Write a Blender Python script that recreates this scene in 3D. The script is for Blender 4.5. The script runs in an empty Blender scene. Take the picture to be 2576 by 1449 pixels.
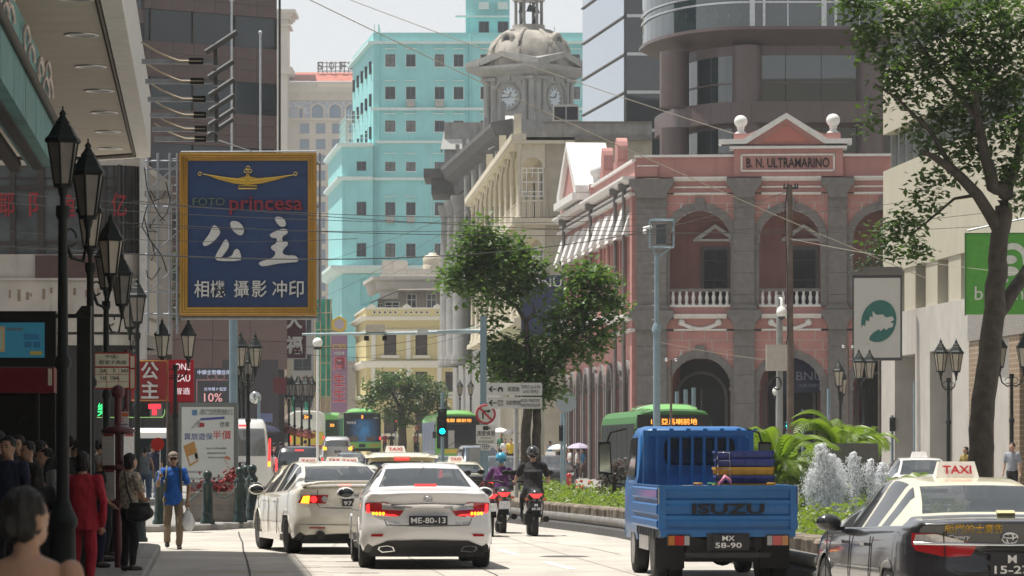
import bpy,bmesh,math,random
from mathutils import Vector,Matrix,Euler
R=math.radians
rnd=random.Random(7)
scene=bpy.context.scene
COL=scene.collection
FP,CX,HY,CAMZ=9000.0,1288.0,1135.0,1.6
cam_d=bpy.data.cameras.new('camera')
cam=bpy.data.objects.new('camera',cam_d);COL.objects.link(cam)
cam.location=(0,0,CAMZ);cam.rotation_euler=(R(90),0,0)
cam_d.sensor_width=36;cam_d.lens=36*FP/2576
cam_d.shift_y=(HY-724.5)/2576
cam_d.clip_start=0.5;cam_d.clip_end=6000
cam_d.dof.use_dof=True;cam_d.dof.focus_distance=60;cam_d.dof.aperture_fstop=9
scene.camera=cam
SUN_EL,SUN_AZ=R(73),R(-70)
SD=Vector((math.sin(SUN_AZ)*math.cos(SUN_EL),math.cos(SUN_AZ)*math.cos(SUN_EL),math.sin(SUN_EL)))
world=bpy.data.worlds.new('World');scene.world=world;world.use_nodes=True
wn=world.node_tree;wn.nodes.clear()
sky=wn.nodes.new('ShaderNodeTexSky');sky.sky_type='NISHITA';sky.sun_disc=False
sky.sun_elevation=SUN_EL;sky.sun_rotation=SUN_AZ
sky.air_density=1.0;sky.dust_density=0.4;sky.ozone_density=1.0
hs=wn.nodes.new('ShaderNodeHueSaturation');hs.inputs['Saturation'].default_value=0.16
bg=wn.nodes.new('ShaderNodeBackground');bg.inputs['Strength'].default_value=0.095
wo=wn.nodes.new('ShaderNodeOutputWorld')
wn.links.new(sky.outputs[0],hs.inputs['Color']);wn.links.new(hs.outputs[0],bg.inputs[0]);wn.links.new(bg.outputs[0],wo.inputs[0])
sun_d=bpy.data.lights.new('sun','SUN');sun_d.energy=4.6;sun_d.angle=R(0.53);sun_d.color=(1.0,0.95,0.87)
sun=bpy.data.objects.new('sun',sun_d);COL.objects.link(sun)
sun.rotation_euler=SD.to_track_quat('Z','Y').to_euler();sun.location=(0,0,100)
scene.view_settings.view_transform='Standard';scene.view_settings.look='None'
scene.view_settings.gamma=1;scene.view_settings.use_curve_mapping=False
scene.view_settings.exposure=0.54
scene.render.engine='CYCLES'
scene.cycles.use_denoising=True
scene.cycles.max_bounces=8;scene.cycles.transparent_max_bounces=24
scene.cycles.caustics_reflective=False;scene.cycles.caustics_refractive=False
scene.cycles.sample_clamp_indirect=6
def gz(Y):
 t=min(1,max(0,(Y-150)/90));return 1.3*t*t*(3-2*t)
def W(x,y,Y):return Vector(((x-CX)/FP*Y,Y,CAMZ+(HY-y)/FP*Y))
def WX(x,Y):return(x-CX)/FP*Y
def WZ(y,Y):return CAMZ+(HY-y)/FP*Y
def SC(Y):return Y/FP
_mats={}
def mat(name,col,rough=0.6,metal=0.0,var=0.10,scale=6.0,bump=0.0,emit=0.0,coat=0.0,trans=0.0,streak=0.0,stain=0.0,spec=0.5,alpha=1.0,brick=None,island=0.0,ior=None,streakv=(2.2,2.2,0.16)):
 if name in _mats:return _mats[name]
 m=bpy.data.materials.new(name);m.use_nodes=True
 nt=m.node_tree;b=nt.nodes['Principled BSDF'];L=nt.links.new
 N=nt.nodes.new
 c4=(*col,1)
 b.inputs['Base Color'].default_value=c4;b.inputs['Roughness'].default_value=rough
 b.inputs['Metallic'].default_value=metal;b.inputs['Specular IOR Level'].default_value=spec
 b.inputs['Coat Weight'].default_value=coat;b.inputs['Coat Roughness'].default_value=0.04
 b.inputs['Transmission Weight'].default_value=trans;b.inputs['Alpha'].default_value=alpha
 if ior:b.inputs['IOR'].default_value=ior
 tc=N('ShaderNodeTexCoord');src=None
 if brick:
  bt=N('ShaderNodeTexBrick');bt.inputs['Scale'].default_value=1.0
  bt.inputs['Brick Width'].default_value=brick[0];bt.inputs['Row Height'].default_value=brick[1]
  bt.inputs['Mortar Size'].default_value=brick[2];bt.inputs['Color1'].default_value=c4
  bt.inputs['Color2'].default_value=(*[v*0.86 for v in col],1);bt.inputs['Mortar'].default_value=(*brick[3],1)
  mp=N('ShaderNodeMapping');mp.inputs['Rotation'].default_value=(R(90),0,0)if len(brick)<5 else brick[4]
  L(tc.outputs['Object'],mp.inputs[0]);L(mp.outputs[0],bt.inputs['Vector']);src=bt.outputs['Color']
 if var>0:
  nz=N('ShaderNodeTexNoise');nz.inputs['Scale'].default_value=scale;nz.inputs['Detail'].default_value=6
  L(tc.outputs['Object'],nz.inputs['Vector'])
  mr=N('ShaderNodeMapRange');mr.inputs['From Min'].default_value=0.3;mr.inputs['From Max'].default_value=0.7
  mr.inputs['To Min'].default_value=1-var;mr.inputs['To Max'].default_value=1+var
  L(nz.outputs['Fac'],mr.inputs['Value'])
  mx=N('ShaderNodeMix');mx.data_type='RGBA';mx.blend_type='MULTIPLY';mx.inputs['Factor'].default_value=1
  mx.inputs[6].default_value=c4
  if src:L(src,mx.inputs[6])
  L(mr.outputs[0],mx.inputs[7]);src=mx.outputs[2]
 if streak>0 or stain>0:
  for amt,sc3,tint in((streak,streakv,0.45),(stain,(0.5,0.5,0.35),0.55)):
   if amt<=0:continue
   mp=N('ShaderNodeMapping');mp.inputs['Scale'].default_value=sc3
   n2=N('ShaderNodeTexNoise');n2.inputs['Scale'].default_value=1.6;n2.inputs['Detail'].default_value=8;n2.inputs['Roughness'].default_value=0.7
   L(tc.outputs['Object'],mp.inputs[0]);L(mp.outputs[0],n2.inputs['Vector'])
   r2=N('ShaderNodeMapRange');r2.inputs['From Min'].default_value=0.52;r2.inputs['From Max'].default_value=0.72
   r2.inputs['To Min'].default_value=0;r2.inputs['To Max'].default_value=amt
   L(n2.outputs['Fac'],r2.inputs['Value'])
   mx=N('ShaderNodeMix');mx.data_type='RGBA'
   mx.inputs[6].default_value=c4;mx.inputs[7].default_value=(*[v*tint for v in(col[0],col[1]*.97,col[2]*.92)],1)
   if src:L(src,mx.inputs[6])
   L(r2.outputs[0],mx.inputs[0]);src=mx.outputs[2]
 if island>0:
  ge=N('ShaderNodeNewGeometry');mr=N('ShaderNodeMapRange')
  mr.inputs['To Min'].default_value=1-island;mr.inputs['To Max'].default_value=1+island
  L(ge.outputs['Random Per Island'],mr.inputs['Value'])
  mx=N('ShaderNodeMix');mx.data_type='RGBA';mx.blend_type='MULTIPLY';mx.inputs['Factor'].default_value=1
  mx.inputs[6].default_value=c4
  if src:L(src,mx.inputs[6])
  L(mr.outputs[0],mx.inputs[7]);src=mx.outputs[2]
 if src:L(src,b.inputs['Base Color'])
 if emit>0:
  b.inputs['Emission Color'].default_value=c4;b.inputs['Emission Strength'].default_value=emit
 if bump>0:
  nb=N('ShaderNodeTexNoise');nb.inputs['Scale'].default_value=scale*5;nb.inputs['Detail'].default_value=5
  bp=N('ShaderNodeBump');bp.inputs['Strength'].default_value=bump;bp.inputs['Distance'].default_value=0.02
  L(tc.outputs['Object'],nb.inputs['Vector']);L(nb.outputs['Fac'],bp.inputs['Height']);L(bp.outputs[0],b.inputs['Normal'])
 _mats[name]=m;return m
class MB:
 def __init__(s):s.v=[];s.f=[];s.m=[];s.s=[]
 def add(s,vs,fs,mi=0,sm=False,M=None):
  o=len(s.v)
  s.v+=[tuple(M@Vector(p))for p in vs]if M is not None else[tuple(p)for p in vs]
  for f in fs:s.f.append(tuple(i+o for i in f));s.m.append(mi);s.s.append(sm)
  return s
 def box(s,x0,x1,y0,y1,z0,z1,mi=0,M=None):
  vs=[(x0,y0,z0),(x1,y0,z0),(x1,y1,z0),(x0,y1,z0),(x0,y0,z1),(x1,y0,z1),(x1,y1,z1),(x0,y1,z1)]
  return s.add(vs,[(0,3,2,1),(4,5,6,7),(0,1,5,4),(1,2,6,5),(2,3,7,6),(3,0,4,7)],mi,False,M)
 def cbox(s,c,d,rot=(0,0,0),mi=0):
  M=Matrix.Translation(c)@Euler(rot).to_matrix().to_4x4()
  return s.box(-d[0]/2,d[0]/2,-d[1]/2,d[1]/2,-d[2]/2,d[2]/2,mi,M)
 def quad(s,a,b,c,d,mi=0):return s.add([a,b,c,d],[(0,1,2,3)],mi)
 def ring(s,rows,mi=0,sm=True,closed=True,cap0=True,cap1=True):
  n=len(rows[0]);vs=[p for r in rows for p in r];fs=[]
  for i in range(len(rows)-1):
   for j in range(n if closed else n-1):
    k=(j+1)%n;fs.append((i*n+j,i*n+k,(i+1)*n+k,(i+1)*n+j))
  s.add(vs,fs,mi,sm)
  if cap0:s.add(rows[0],[tuple(range(n-1,-1,-1))],mi)
  if cap1:s.add(rows[-1],[tuple(range(n))],mi)
  return s
 def cyl(s,p0,p1,r0,r1=None,n=10,mi=0,caps=True,sm=True):
  p0,p1=Vector(p0),Vector(p1);r1=r0 if r1 is None else r1
  d=(p1-p0);q=d.to_track_quat('Z','Y')if d.length>1e-9 else Matrix.Identity(3).to_quaternion()
  rows=[]
  for p,r in((p0,r0),(p1,r1)):
   rows.append([p+q@Vector((r*math.cos(2*math.pi*i/n),r*math.sin(2*math.pi*i/n),0))for i in range(n)])
  return s.ring(rows,mi,sm,True,caps,caps)
 def tube(s,pts,r,n=6,mi=0,sm=True):
  pts=[Vector(p)for p in pts];rows=[]
  for i,p in enumerate(pts):
   d=(pts[min(i+1,len(pts)-1)]-pts[max(i-1,0)]).normalized()
   up=Vector((0,0,1))if abs(d.z)<0.95 else Vector((1,0,0))
   a=d.cross(up).normalized();b=a.cross(d)
   rr=r[i]if isinstance(r,(list,tuple))else r
   rows.append([p+a*rr*math.cos(2*math.pi*k/n)-b*rr*math.sin(2*math.pi*k/n)for k in range(n)])
  return s.ring(rows,mi,sm)
 def lathe(s,prof,c=(0,0,0),n=16,mi=0,sm=True,sx=1,sy=1,rot=0):
  rows=[[(c[0]+r*sx*math.cos(2*math.pi*i/n+rot),c[1]+r*sy*math.sin(2*math.pi*i/n+rot),c[2]+z)for i in range(n)]for r,z in prof]
  return s.ring(rows,mi,sm)
 def prism(s,poly,a0,a1,axis='y',mi=0,sm=False):
  def P(u,v,a):return{'y':(u,a,v),'x':(a,u,v),'z':(u,v,a)}[axis]
  ar=sum(poly[i][0]*poly[(i+1)%len(poly)][1]-poly[(i+1)%len(poly)][0]*poly[i][1]for i in range(len(poly)))
  if(ar<0)!=(axis=='y'):poly=poly[::-1]
  return s.ring([[P(u,v,a0)for u,v in poly],[P(u,v,a1)for u,v in poly]],mi,sm)
 def sph(s,c,r,nu=12,nv=8,mi=0,M=None):
  r=(r,r,r)if not isinstance(r,(tuple,list))else r
  rows=[]
  for j in range(nv+1):
   t=math.pi*(j/nv-.5);t=max(-1.5,min(1.5,t))
   rows.append([(c[0]+r[0]*math.cos(t)*math.cos(2*math.pi*i/nu),c[1]+r[1]*math.cos(t)*math.sin(2*math.pi*i/nu),c[2]+r[2]*math.sin(t))for i in range(nu)])
  if M is not None:rows=[[tuple(M@Vector(p))for p in r_]for r_ in rows]
  return s.ring(rows,mi,True)
 def data(s,name,mats):
  me=bpy.data.meshes.new(name);me.from_pydata(s.v,[],s.f)
  mats=mats if isinstance(mats,(list,tuple))else[mats]
  for m in mats:me.materials.append(m)
  if len(mats)>1:me.polygons.foreach_set('material_index',s.m)
  me.polygons.foreach_set('use_smooth',s.s)
  me.update();return me
 def build(s,name,mats,parent=None,loc=None,rot=None):
  return ob(name,s.data(name,mats),parent,loc,rot)
def ob(name,data,parent=None,loc=None,rot=None,scale=None):
 o=bpy.data.objects.new(name,data);COL.objects.link(o)
 if parent is not None:o.parent=parent
 if loc is not None:o.location=loc
 if rot is not None:o.rotation_euler=rot if isinstance(rot,(tuple,list,Euler))else(0,0,rot)
 if scale is not None:o.scale=scale if isinstance(scale,(tuple,list))else(scale,)*3
 return o
def tag(o,label,cat,group=None):
 o['label']=label;o['category']=cat
 if group:o['group']=group
 return o
def thing(name,label,cat,loc=(0,0,0),rz=0.0,group=None,scale=None):
 return tag(ob(name,None,None,loc,rz,scale),label,cat,group)
def struct(o,kind='structure'):o['kind']=kind;return o
def copy_tree(o,parent=None):
 c=o.copy();COL.objects.link(c)
 if parent is not None:c.parent=parent
 for ch in o.children:copy_tree(ch,c)
 return c
_fontc={}
TMP=bpy.data.scenes.new('workbench')
def evaluated_mesh(o):
 TMP.collection.objects.link(o);vl=TMP.view_layers[0];vl.update()
 return bpy.data.meshes.new_from_object(o.evaluated_get(vl.depsgraph))
def text_data(s,extrude=0.0,offset=0.0):
 key=(s,extrude,offset)
 if key not in _fontc:
  cu=bpy.data.curves.new('text','FONT');cu.body=s;cu.align_x='CENTER';cu.align_y='CENTER'
  cu.extrude=extrude;cu.offset=offset;cu.resolution_u=3;cu.size=1
  t=bpy.data.objects.new('t',cu);me=evaluated_mesh(t)
  bpy.data.objects.remove(t);bpy.data.curves.remove(cu)
  xs=[v.co.x for v in me.vertices]or[0,1];ys=[v.co.y for v in me.vertices]or[0,1]
  _fontc[key]=(me,min(xs),max(xs),min(ys),max(ys))
 return _fontc[key]
def text(name,s,w,h,m,parent,loc,rot=(R(90),0,0),thick=0.02,offset=0.0):
 """lettering fitted into w x h, centred on loc, facing local -y by default"""
 me,x0,x1,y0,y1=text_data(s,0.02,offset)
 me=me.copy();me.materials.clear();me.materials.append(m)
 sx=w/max(1e-6,x1-x0);sy=h/max(1e-6,y1-y0)
 cx,cy=(x0+x1)/2,(y0+y1)/2
 for v in me.vertices:v.co=((v.co.x-cx)*sx,(v.co.y-cy)*sy,v.co.z/0.02*thick/2)
 return ob(name,me,parent,loc,rot)
def wall_open(mb,u0,u1,v0,v1,ops,depth=0.2,y=0.0,mi=0,mi_rev=None):
 """wall in the plane y (facing -y) with rectangular openings and reveals"""
 us=sorted({u0,u1,*[o[0]for o in ops],*[o[1]for o in ops]});vs=sorted({v0,v1,*[o[2]for o in ops],*[o[3]for o in ops]})
 us=[u for u in us if u0<=u<=u1];vs=[v for v in vs if v0<=v<=v1]
 for i in range(len(us)-1):
  run=None
  for j in range(len(vs)-1):
   cu,cv=(us[i]+us[i+1])/2,(vs[j]+vs[j+1])/2
   if any(o[0]<cu<o[1]and o[2]<cv<o[3]for o in ops):
    if run is not None:mb.quad((us[i],y,run),(us[i+1],y,run),(us[i+1],y,vs[j]),(us[i],y,vs[j]),mi);run=None
   elif run is None:run=vs[j]
  if run is not None:mb.quad((us[i],y,run),(us[i+1],y,run),(us[i+1],y,v1),(us[i],y,v1),mi)
 mr=mi if mi_rev is None else mi_rev
 for a,b,c,d in ops:
  y2=y+depth
  mb.quad((a,y,c),(a,y2,c),(a,y2,d),(a,y,d),mr);mb.quad((b,y2,c),(b,y,c),(b,y,d),(b,y2,d),mr)
  mb.quad((a,y2,d),(b,y2,d),(b,y,d),(a,y,d),mr);mb.quad((a,y,c),(b,y,c),(b,y2,c),(a,y2,c),mr)
def arch_wall(mb,u0,u1,v0,v1,cu,r,vs,vb,depth=0.3,y=0.0,mi=0,n=14,mi_rev=None):
 """wall in plane y facing -y with one round-headed opening"""
 mr=mi if mi_rev is None else mi_rev;y2=y+depth
 q=mb.quad
 q((u0,y,v0),(cu-r,y,v0),(cu-r,y,vs),(u0,y,vs),mi);q((cu+r,y,v0),(u1,y,v0),(u1,y,vs),(cu+r,y,vs),mi)
 if vb>v0:q((cu-r,y,v0),(cu+r,y,v0),(cu+r,y,vb),(cu-r,y,vb),mi)
 q((u0,y,vs),(cu-r,y,vs),(cu-r,y,v1),(u0,y,v1),mi);q((cu+r,y,vs),(u1,y,vs),(u1,y,v1),(cu+r,y,v1),mi)
 pts=[(cu-r*math.cos(math.pi*k/n),vs+r*math.sin(math.pi*k/n))for k in range(n+1)]
 for k in range(n):
  a,b=pts[k],pts[k+1]
  q((a[0],y,a[1]),(b[0],y,b[1]),(b[0],y,v1),(a[0],y,v1),mi)
  q((a[0],y,a[1]),(a[0],y2,a[1]),(b[0],y2,b[1]),(b[0],y,b[1]),mr)
 q((cu-r,y,vb),(cu-r,y2,vb),(cu-r,y2,vs),(cu-r,y,vs),mr);q((cu+r,y2,vb),(cu+r,y,vb),(cu+r,y,vs),(cu+r,y2,vs),mr)
def arch_band(mb,cu,vs,r0,r1,y0,y1,mi=0,n=16,a0=0.0,a1=math.pi):
 """raised ring of an arch between radii r0 and r1, from y0 (front) to y1"""
 rows=[]
 for k in range(n+1):
  a=a0+(a1-a0)*k/n;c,s_=-math.cos(a),math.sin(a)
  rows.append([(cu+r0*c,y0,vs+r0*s_),(cu+r1*c,y0,vs+r1*s_),(cu+r1*c,y1,vs+r1*s_),(cu+r0*c,y1,vs+r0*s_)])
 mb.ring(rows,mi,False)
def moulding(mb,path,prof,mi=0):
 """sweep a profile (out, up) along a horizontal polyline; out is to the right of travel"""
 pts=[Vector(p)for p in path];rows=[]
 for i,p in enumerate(pts):
  d0=(pts[i]-pts[i-1]).normalized()if i>0 else(pts[1]-pts[0]).normalized()
  d1=(pts[i+1]-pts[i]).normalized()if i<len(pts)-1 else d0
  n0,n1=Vector((d0.y,-d0.x,0)),Vector((d1.y,-d1.x,0));nn=(n0+n1);nn=nn/max(0.3,nn.length_squared)*2
  rows.append([p+nn*o+Vector((0,0,h))for o,h in prof])
 mb.ring(rows,mi,False)
CORN=[(0,0),(.08,0),(.1,.1),(.22,.16),(.3,.3),(.36,.32),(.36,.42),(0,.42)]
def smooth_curve(keys,x):
 """monotone-ish interpolation through (x, y) keys"""
 if x<=keys[0][0]:return keys[0][1]
 if x>=keys[-1][0]:return keys[-1][1]
 for i in range(len(keys)-1):
  if keys[i][0]<=x<=keys[i+1][0]:
   x0,y0=keys[i];x1,y1=keys[i+1];h=x1-x0;t=(x-x0)/h
   def sl(j):
    if j<=0 or j>=len(keys)-1:
     j2=min(max(j,1),len(keys)-1);return(keys[j2][1]-keys[j2-1][1])/(keys[j2][0]-keys[j2-1][0])
    a=(keys[j][1]-keys[j-1][1])/(keys[j][0]-keys[j-1][0]);b=(keys[j+1][1]-keys[j][1])/(keys[j+1][0]-keys[j][0])
    return 0 if a*b<=0 else 2*a*b/(a+b)
   m0,m1=sl(i)*h,sl(i+1)*h
   return(2*t**3-3*t*t+1)*y0+(t**3-2*t*t+t)*m0+(-2*t**3+3*t*t)*y1+(t**3-t*t)*m1
ORD='first second third fourth fifth sixth seventh eighth ninth tenth eleventh'.split()
M_GLASS=mat('dark_window_glass',(.018,.022,.028),.06,var=.3,scale=.7)
M_BLACKMETAL=mat('black_green_paint',(.007,.012,.011),.55,var=.25,scale=9,spec=.3)
M_GALV=mat('galvanised_steel',(.42,.45,.47),.42,.6,var=.18,scale=8)
M_BLUEGREY=mat('blue_grey_pole_paint',(.19,.27,.32),.5,var=.1)
M_WHITE=mat('white_paint',(.74,.74,.72),.55,var=.06)
M_BLACK=mat('black_plastic',(.010,.010,.011),.5,var=.2,spec=.35)
M_CONC=mat('weathered_concrete',(.30,.29,.27),.85,var=.16,scale=2,streak=.5,stain=.4)
M_ALU=mat('brushed_aluminium',(.55,.56,.57),.35,.8,var=.08)
M_RUBBER=mat('tyre_rubber',(.016,.016,.016),.8,var=.2)
M_CHROME=mat('chrome',(.75,.76,.78),.12,1.0,var=.03)
# ================================================================== the setting: ground, road, pavements
M_ROAD=mat('pale_concrete_road',(.44,.41,.365),.85,var=.16,scale=.7,bump=.2,stain=.4,streak=.3,streakv=(1.3,.03,1))
M_PAVE=mat('grey_paving',(.25,.24,.225),.85,var=.2,scale=7,bump=.4,stain=.3)
M_KERB=mat('granite_kerb',(.30,.29,.27),.8,var=.18,scale=5,bump=.2)
M_DKERB=mat('dark_stone_kerb',(.075,.075,.075),.7,var=.25,scale=4,bump=.2)
def sheet(name,left,right,ys,m,dz,kind='structure'):
 mb=MB();rows=[[(left(y),y,gz(y)+dz),(right(y),y,gz(y)+dz)]for y in ys]
 mb.ring(rows,0,True,False,False,False)
 mb.f=[f[::-1]for f in mb.f]if False else mb.f
 o=mb.build(name,m);o['kind']=kind;return o
ys_all=[-60,0,30,60,90,120,150,160,170,180,190,200,210,220,230,240,300,420,700,1500,3500]
sheet('ground',lambda y:-900-y*.3,lambda y:900+y*.3,ys_all,mat('dull_ground',(.2,.19,.18),.9,scale=.2),-.03)
road=sheet('road',lambda y:-45,lambda y:40,[y for y in ys_all if y<=420],M_ROAD,0)
lk0=lambda Y:-4.6-.084*(Y-46)
M_MARK=mat('worn_road_paint',(.72,.71,.67),.7,var=.15,scale=20)
def flat(mb,pts,z):mb.add([(x,y,z+gz(y))for x,y in pts],[tuple(range(len(pts)))])
for k in range(-1,5):
 y0=48.5+6.7*k;f=lambda Y:.07-.109*(Y-55.4)
 mb=MB();flat(mb,[(f(y0)-.07,y0),(f(y0)+.07,y0),(f(y0+3.1)+.07,y0+3.1),(f(y0+3.1)-.07,y0+3.1)],.004);mb.build('lane_dash',M_MARK,road)
M_CRACK=mat('crack_filler',(.06,.055,.05),.9)
def crack(pts,w):
 mb=MB();pts=[Vector((WX(x,1.6*FP/(y-HY)),1.6*FP/(y-HY),.004))for x,y in pts]
 for a,b in zip(pts,pts[1:]):mb.quad((a.x-w,a.y,.004),(a.x+w,a.y,.004),(b.x+w,b.y,.004),(b.x-w,b.y,.004))
 mb.build('crack',M_CRACK,road)
crack([(632,1475),(628,1440),(621,1410),(612,1385),(610,1365),(603,1350),(600,1338)],.014)
crack([(1290,1475),(1245,1445),(1205,1428),(1180,1418),(1150,1408)],.012)
for x,y,r_ in((1420,1400,.33),(1005,1372,.3)):
 Y=1.6*FP/(y-HY);mb=MB();mb.lathe([(r_+.05,.003),(r_+.05,.005)],n=24);o=mb.build('manhole_surround',mat('old_patch',(.24,.225,.2),.9),road,(WX(x,Y),Y,0));mb=MB();mb.lathe([(r_,.006),(r_,.008)],n=24);mb.build('manhole_cover',mat('iron_cover',(.12,.11,.10),.6,.3,var=.3,scale=20),o)
for k in range(9):
 y0=44+k*5.2;mb=MB();a,b=lk0(y0),4.2-.09*(y0-44)
 flat(mb,[(a,y0),(b,y0+.35),(b,y0+.365),(a,y0+.015)],.003);mb.build('slab_joint',mat('joint_dirt',(.26,.235,.205),.9),road)
for s_ in(-2.6,-.9,1.6):
 mb=MB();flat(mb,[(s_+.35,42),(s_+.37,42),(s_-.085*50+.37,92),(s_-.085*50+.35,92)],.003);mb.build('slab_joint',mat('joint_dirt',(.26,.235,.205),.9),road)
crack([(1560,1395),(1480,1378),(1400,1368),(1330,1360)],.008)
for i in range(8):
 for x0,x1,y0,y1 in((560,640,1386,1450),(690,780,1388,1446)):
  y=y0+(y1-y0)*i/7+rnd.uniform(-2,2);Y=1.6*FP/(y-HY);sh=i*7 if x0>600 else-i*2
  mb=MB();a,b=WX(x0+sh+rnd.uniform(-8,8),Y),WX(x1+sh+rnd.uniform(-14,14),Y)
  if x0<600 and i>5:continue
  flat(mb,[(a,Y),(b,Y-.02),(b,Y+.03),(a,Y+.05)],.004);mb.build('dark_dash',mat('dark_dash_tone',(.16,.145,.125),.9),road)  # short thin dark dashes laid across the road surface
mb=MB();Y=47.4;flat(mb,[(WX(500,Y),Y),(WX(715,Y),Y-.06),(WX(715,Y),Y+.08),(WX(500,Y),Y+.12)],.004);mb.build('yellow_line',mat('worn_yellow_paint',(.55,.42,.10),.8,var=.4,scale=30),road)
def pavement(name,poly,h=.12,kerb=None,km=None,kw=.16,klen=1.0,kh=0.0):
 """raised pavement; kerb = list of points along which separate kerb stones are laid"""
 mb=MB();n=len(poly)
 top=[(x,y,gz(y)+h)for x,y in poly];bot=[(x,y,gz(y)-.02)for x,y in poly]
 mb.add(top,[tuple(range(n))]);mb.ring([bot,top],0,False,True,False,False)
 o=mb.build(name,M_PAVE);o['kind']='structure'
 if kerb:
  pts=[Vector((x,y,0))for x,y in kerb];i=0
  for a,b in zip(pts,pts[1:]):
   L_=(b-a).length;k=max(1,round(L_/klen));rz=math.atan2(b.y-a.y,b.x-a.x)
   for j in range(k):
    c=a.lerp(b,(j+.5)/k);l=L_/k-.012
    g=MB();hh=h+.006+kh+rnd.uniform(-.004,.004)
    g.prism([(-kw/2,-.02),(kw/2,-.02),(kw/2,hh-.025),(kw/2-.025,hh),(-kw/2+.025,hh),(-kw/2,hh-.025)],-l/2,l/2,'x')
    g.build('kerb_stone',km or M_KERB,o,(c.x,c.y,gz(c.y)),(0,0,rz+rnd.uniform(-.006,.006)))
 return o
def lk(Y):return-4.8-.084*(Y-46)
cor=[(lk(56.5)-.0,56.5),(lk(57.6)-.25,57.6),(lk(58.3)-.9,58.3),(-8.5,58.6)]
pavement('pavement_bus_stop',[(-45,0),(lk(0),0),(lk(30),30),*cor,(-45,59)],.12,[(lk(38),38),(lk(56.5),56.5),*cor[1:],(-12,58.8)],kw=.26)
def rk(Y):return-5.3-.084*(Y-76)
pavement('pavement_corner',[(-45,70.2),(-8,70.2),(-6.9,70.8),(-5.9,73),(rk(76),76),(rk(150),150),(rk(240),240),(rk(330),330),(-60,330),(-60,150)],.13,[(-14,70.2),(-8,70.2),(-6.9,70.8),(-5.9,73),(rk(76),76),(rk(100),100)],kw=.22,klen=.8)
pavement('pavement_right',[(20.6-.08*30,30),(60,30),(60,134),(9.8,136),(9.8,128),(20.6-.08*120,118)],.13)
pavement('pavement_bank',[(3.3,144),(9,140.5),(60,140.5),(60,190),(1.2,190),(.6,176)],.13)
pavement('pavement_arcade',[(-1.2,194),(40,194),(40,330),(-9,330),(-6,262)],.13)
MK=[(3.95,40),(3.54,46.6),(2.9,56),(2.04,66.4),(1.49,70.6),(-.06,80.4),(-.25,88),(-.2,140)]
med=pavement('median',MK+[(1.6,140),(2.0,112),(4,95),(9,84),(10.5,60),(9.5,44),(6,40)],.10)
KD=MB()
pts=[Vector((x,y,0))for x,y in MK[:7]]
for a,b in zip(pts,pts[1:]):
 k=max(1,round((b-a).length/.55));rz=math.atan2(b.y-a.y,b.x-a.x)
 for j in range(k):
  c=a.lerp(b,(j+.5)/k);l=(b-a).length/k-.01;g=MB()
  g.prism([(-.12,-.02),(.12,-.02),(.10,.13),(.02,.20),(-.12,.20)],-l/2,l/2,'x');g.build('base_stone',M_DKERB,med,c,rz)
 g=MB();g.cyl((0,0,0),((b-a).length-.02,0,0),.085,n=10)
 o=g.build('kerb_roll',mat('kerb_roll_stone',(.16,.155,.145),.75,var=.25,scale=6,bump=.2),med,(a.x,a.y,.26),rz)
# ================================================================== helper for windows
_wc={}
def window(parent,u,v,w,h,y,style,frame_m,pane_m,rot=None,org=(0,0,0)):
 """window at local u (left), v (bottom) in a wall plane y, recessed frame with its own pane"""
 key=(round(w,2),round(h,2),style,frame_m.name,pane_m.name)
 if key not in _wc:
  f=MB();t=min(.07,w*.07)
  f.box(0,w,0,.06,0,t);f.box(0,w,0,.06,h-t,h);f.box(0,t,.001,.059,t,h-t);f.box(w-t,w,.001,.059,t,h-t)
  if style in('two','grid'):f.box(w/2-t/2,w/2+t/2,.002,.058,t,h-t)
  if style=='grid':f.box(t,w-t,.004,.056,h*.62,h*.62+t*.8)
  if style=='two':
   f.box(t*2,w/2-t*1.4,.003,.05,h*.18,h*.18+t*.5);f.box(w/2+t*1.4,w-t*2,.003,.05,h*.18,h*.18+t*.5)
  p=MB();p.quad((t*.5,.04,t*.5),(w-t*.5,.04,t*.5),(w-t*.5,.04,h-t*.5),(t*.5,.04,h-t*.5))
  _wc[key]=(f.data('window',frame_m),p.data('pane',pane_m))
 fd,pd=_wc[key]
 M=Matrix.Translation(org)@(Euler((0,0,rot or 0)).to_matrix().to_4x4())
 o=ob('window',fd,parent,M@Vector((u,y,v)),(0,0,rot or 0));ob('pane',pd,o)
 return o
# ================================================================== cyan hotel
HYd=350.0;hs_=HYd/FP
hotel=thing('hotel_building','tall turquoise painted hotel block with white ledges and small windows','building',(WX(939,HYd),HYd,gz(HYd)))
M_CY=mat('turquoise_paint',(.29,.64,.65),.75,var=.07,scale=.6,streak=.32,stain=.15)
M_CYL=mat('pale_ledge_paint',(.62,.74,.72),.7,var=.08,streak=.3)
M_HWF=mat('dark_window_frame',(.06,.07,.08),.5)
hx=lambda x:(x-939)*hs_
hz=lambda y:CAMZ+(HY-y)*hs_-gz(HYd)
cols=[(968.7,995),(1020.8,1046),(1092.7,1118.7),(1140.5,1166.5),(1208,1234),(1256,1282),(1304,1330),(1352,1378),(1434.6,1460)]
rows=[(136,167.5),(217.7,249.7),(302.8,331.5),(407,430.4),(508,542),(612,646.4)]
ops=[];
for(a,b)in cols:
 for(t,bt)in rows:ops.append((hx(a),hx(b),hz(bt),hz(t)))
g=MB();wall_open(g,0,hx(1580),hz(1150),hz(82),ops,.25);
g.quad((0,0,hz(82)),(hx(1580),0,hz(82)),(hx(1580),16,hz(82)),(0,16,hz(82)))
g.quad((0,0.6,hz(82)),(0,0,hz(82)),(0,0,hz(668)),(0,.6,hz(668)))
sd=Vector((-3.0,22,0))
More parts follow.
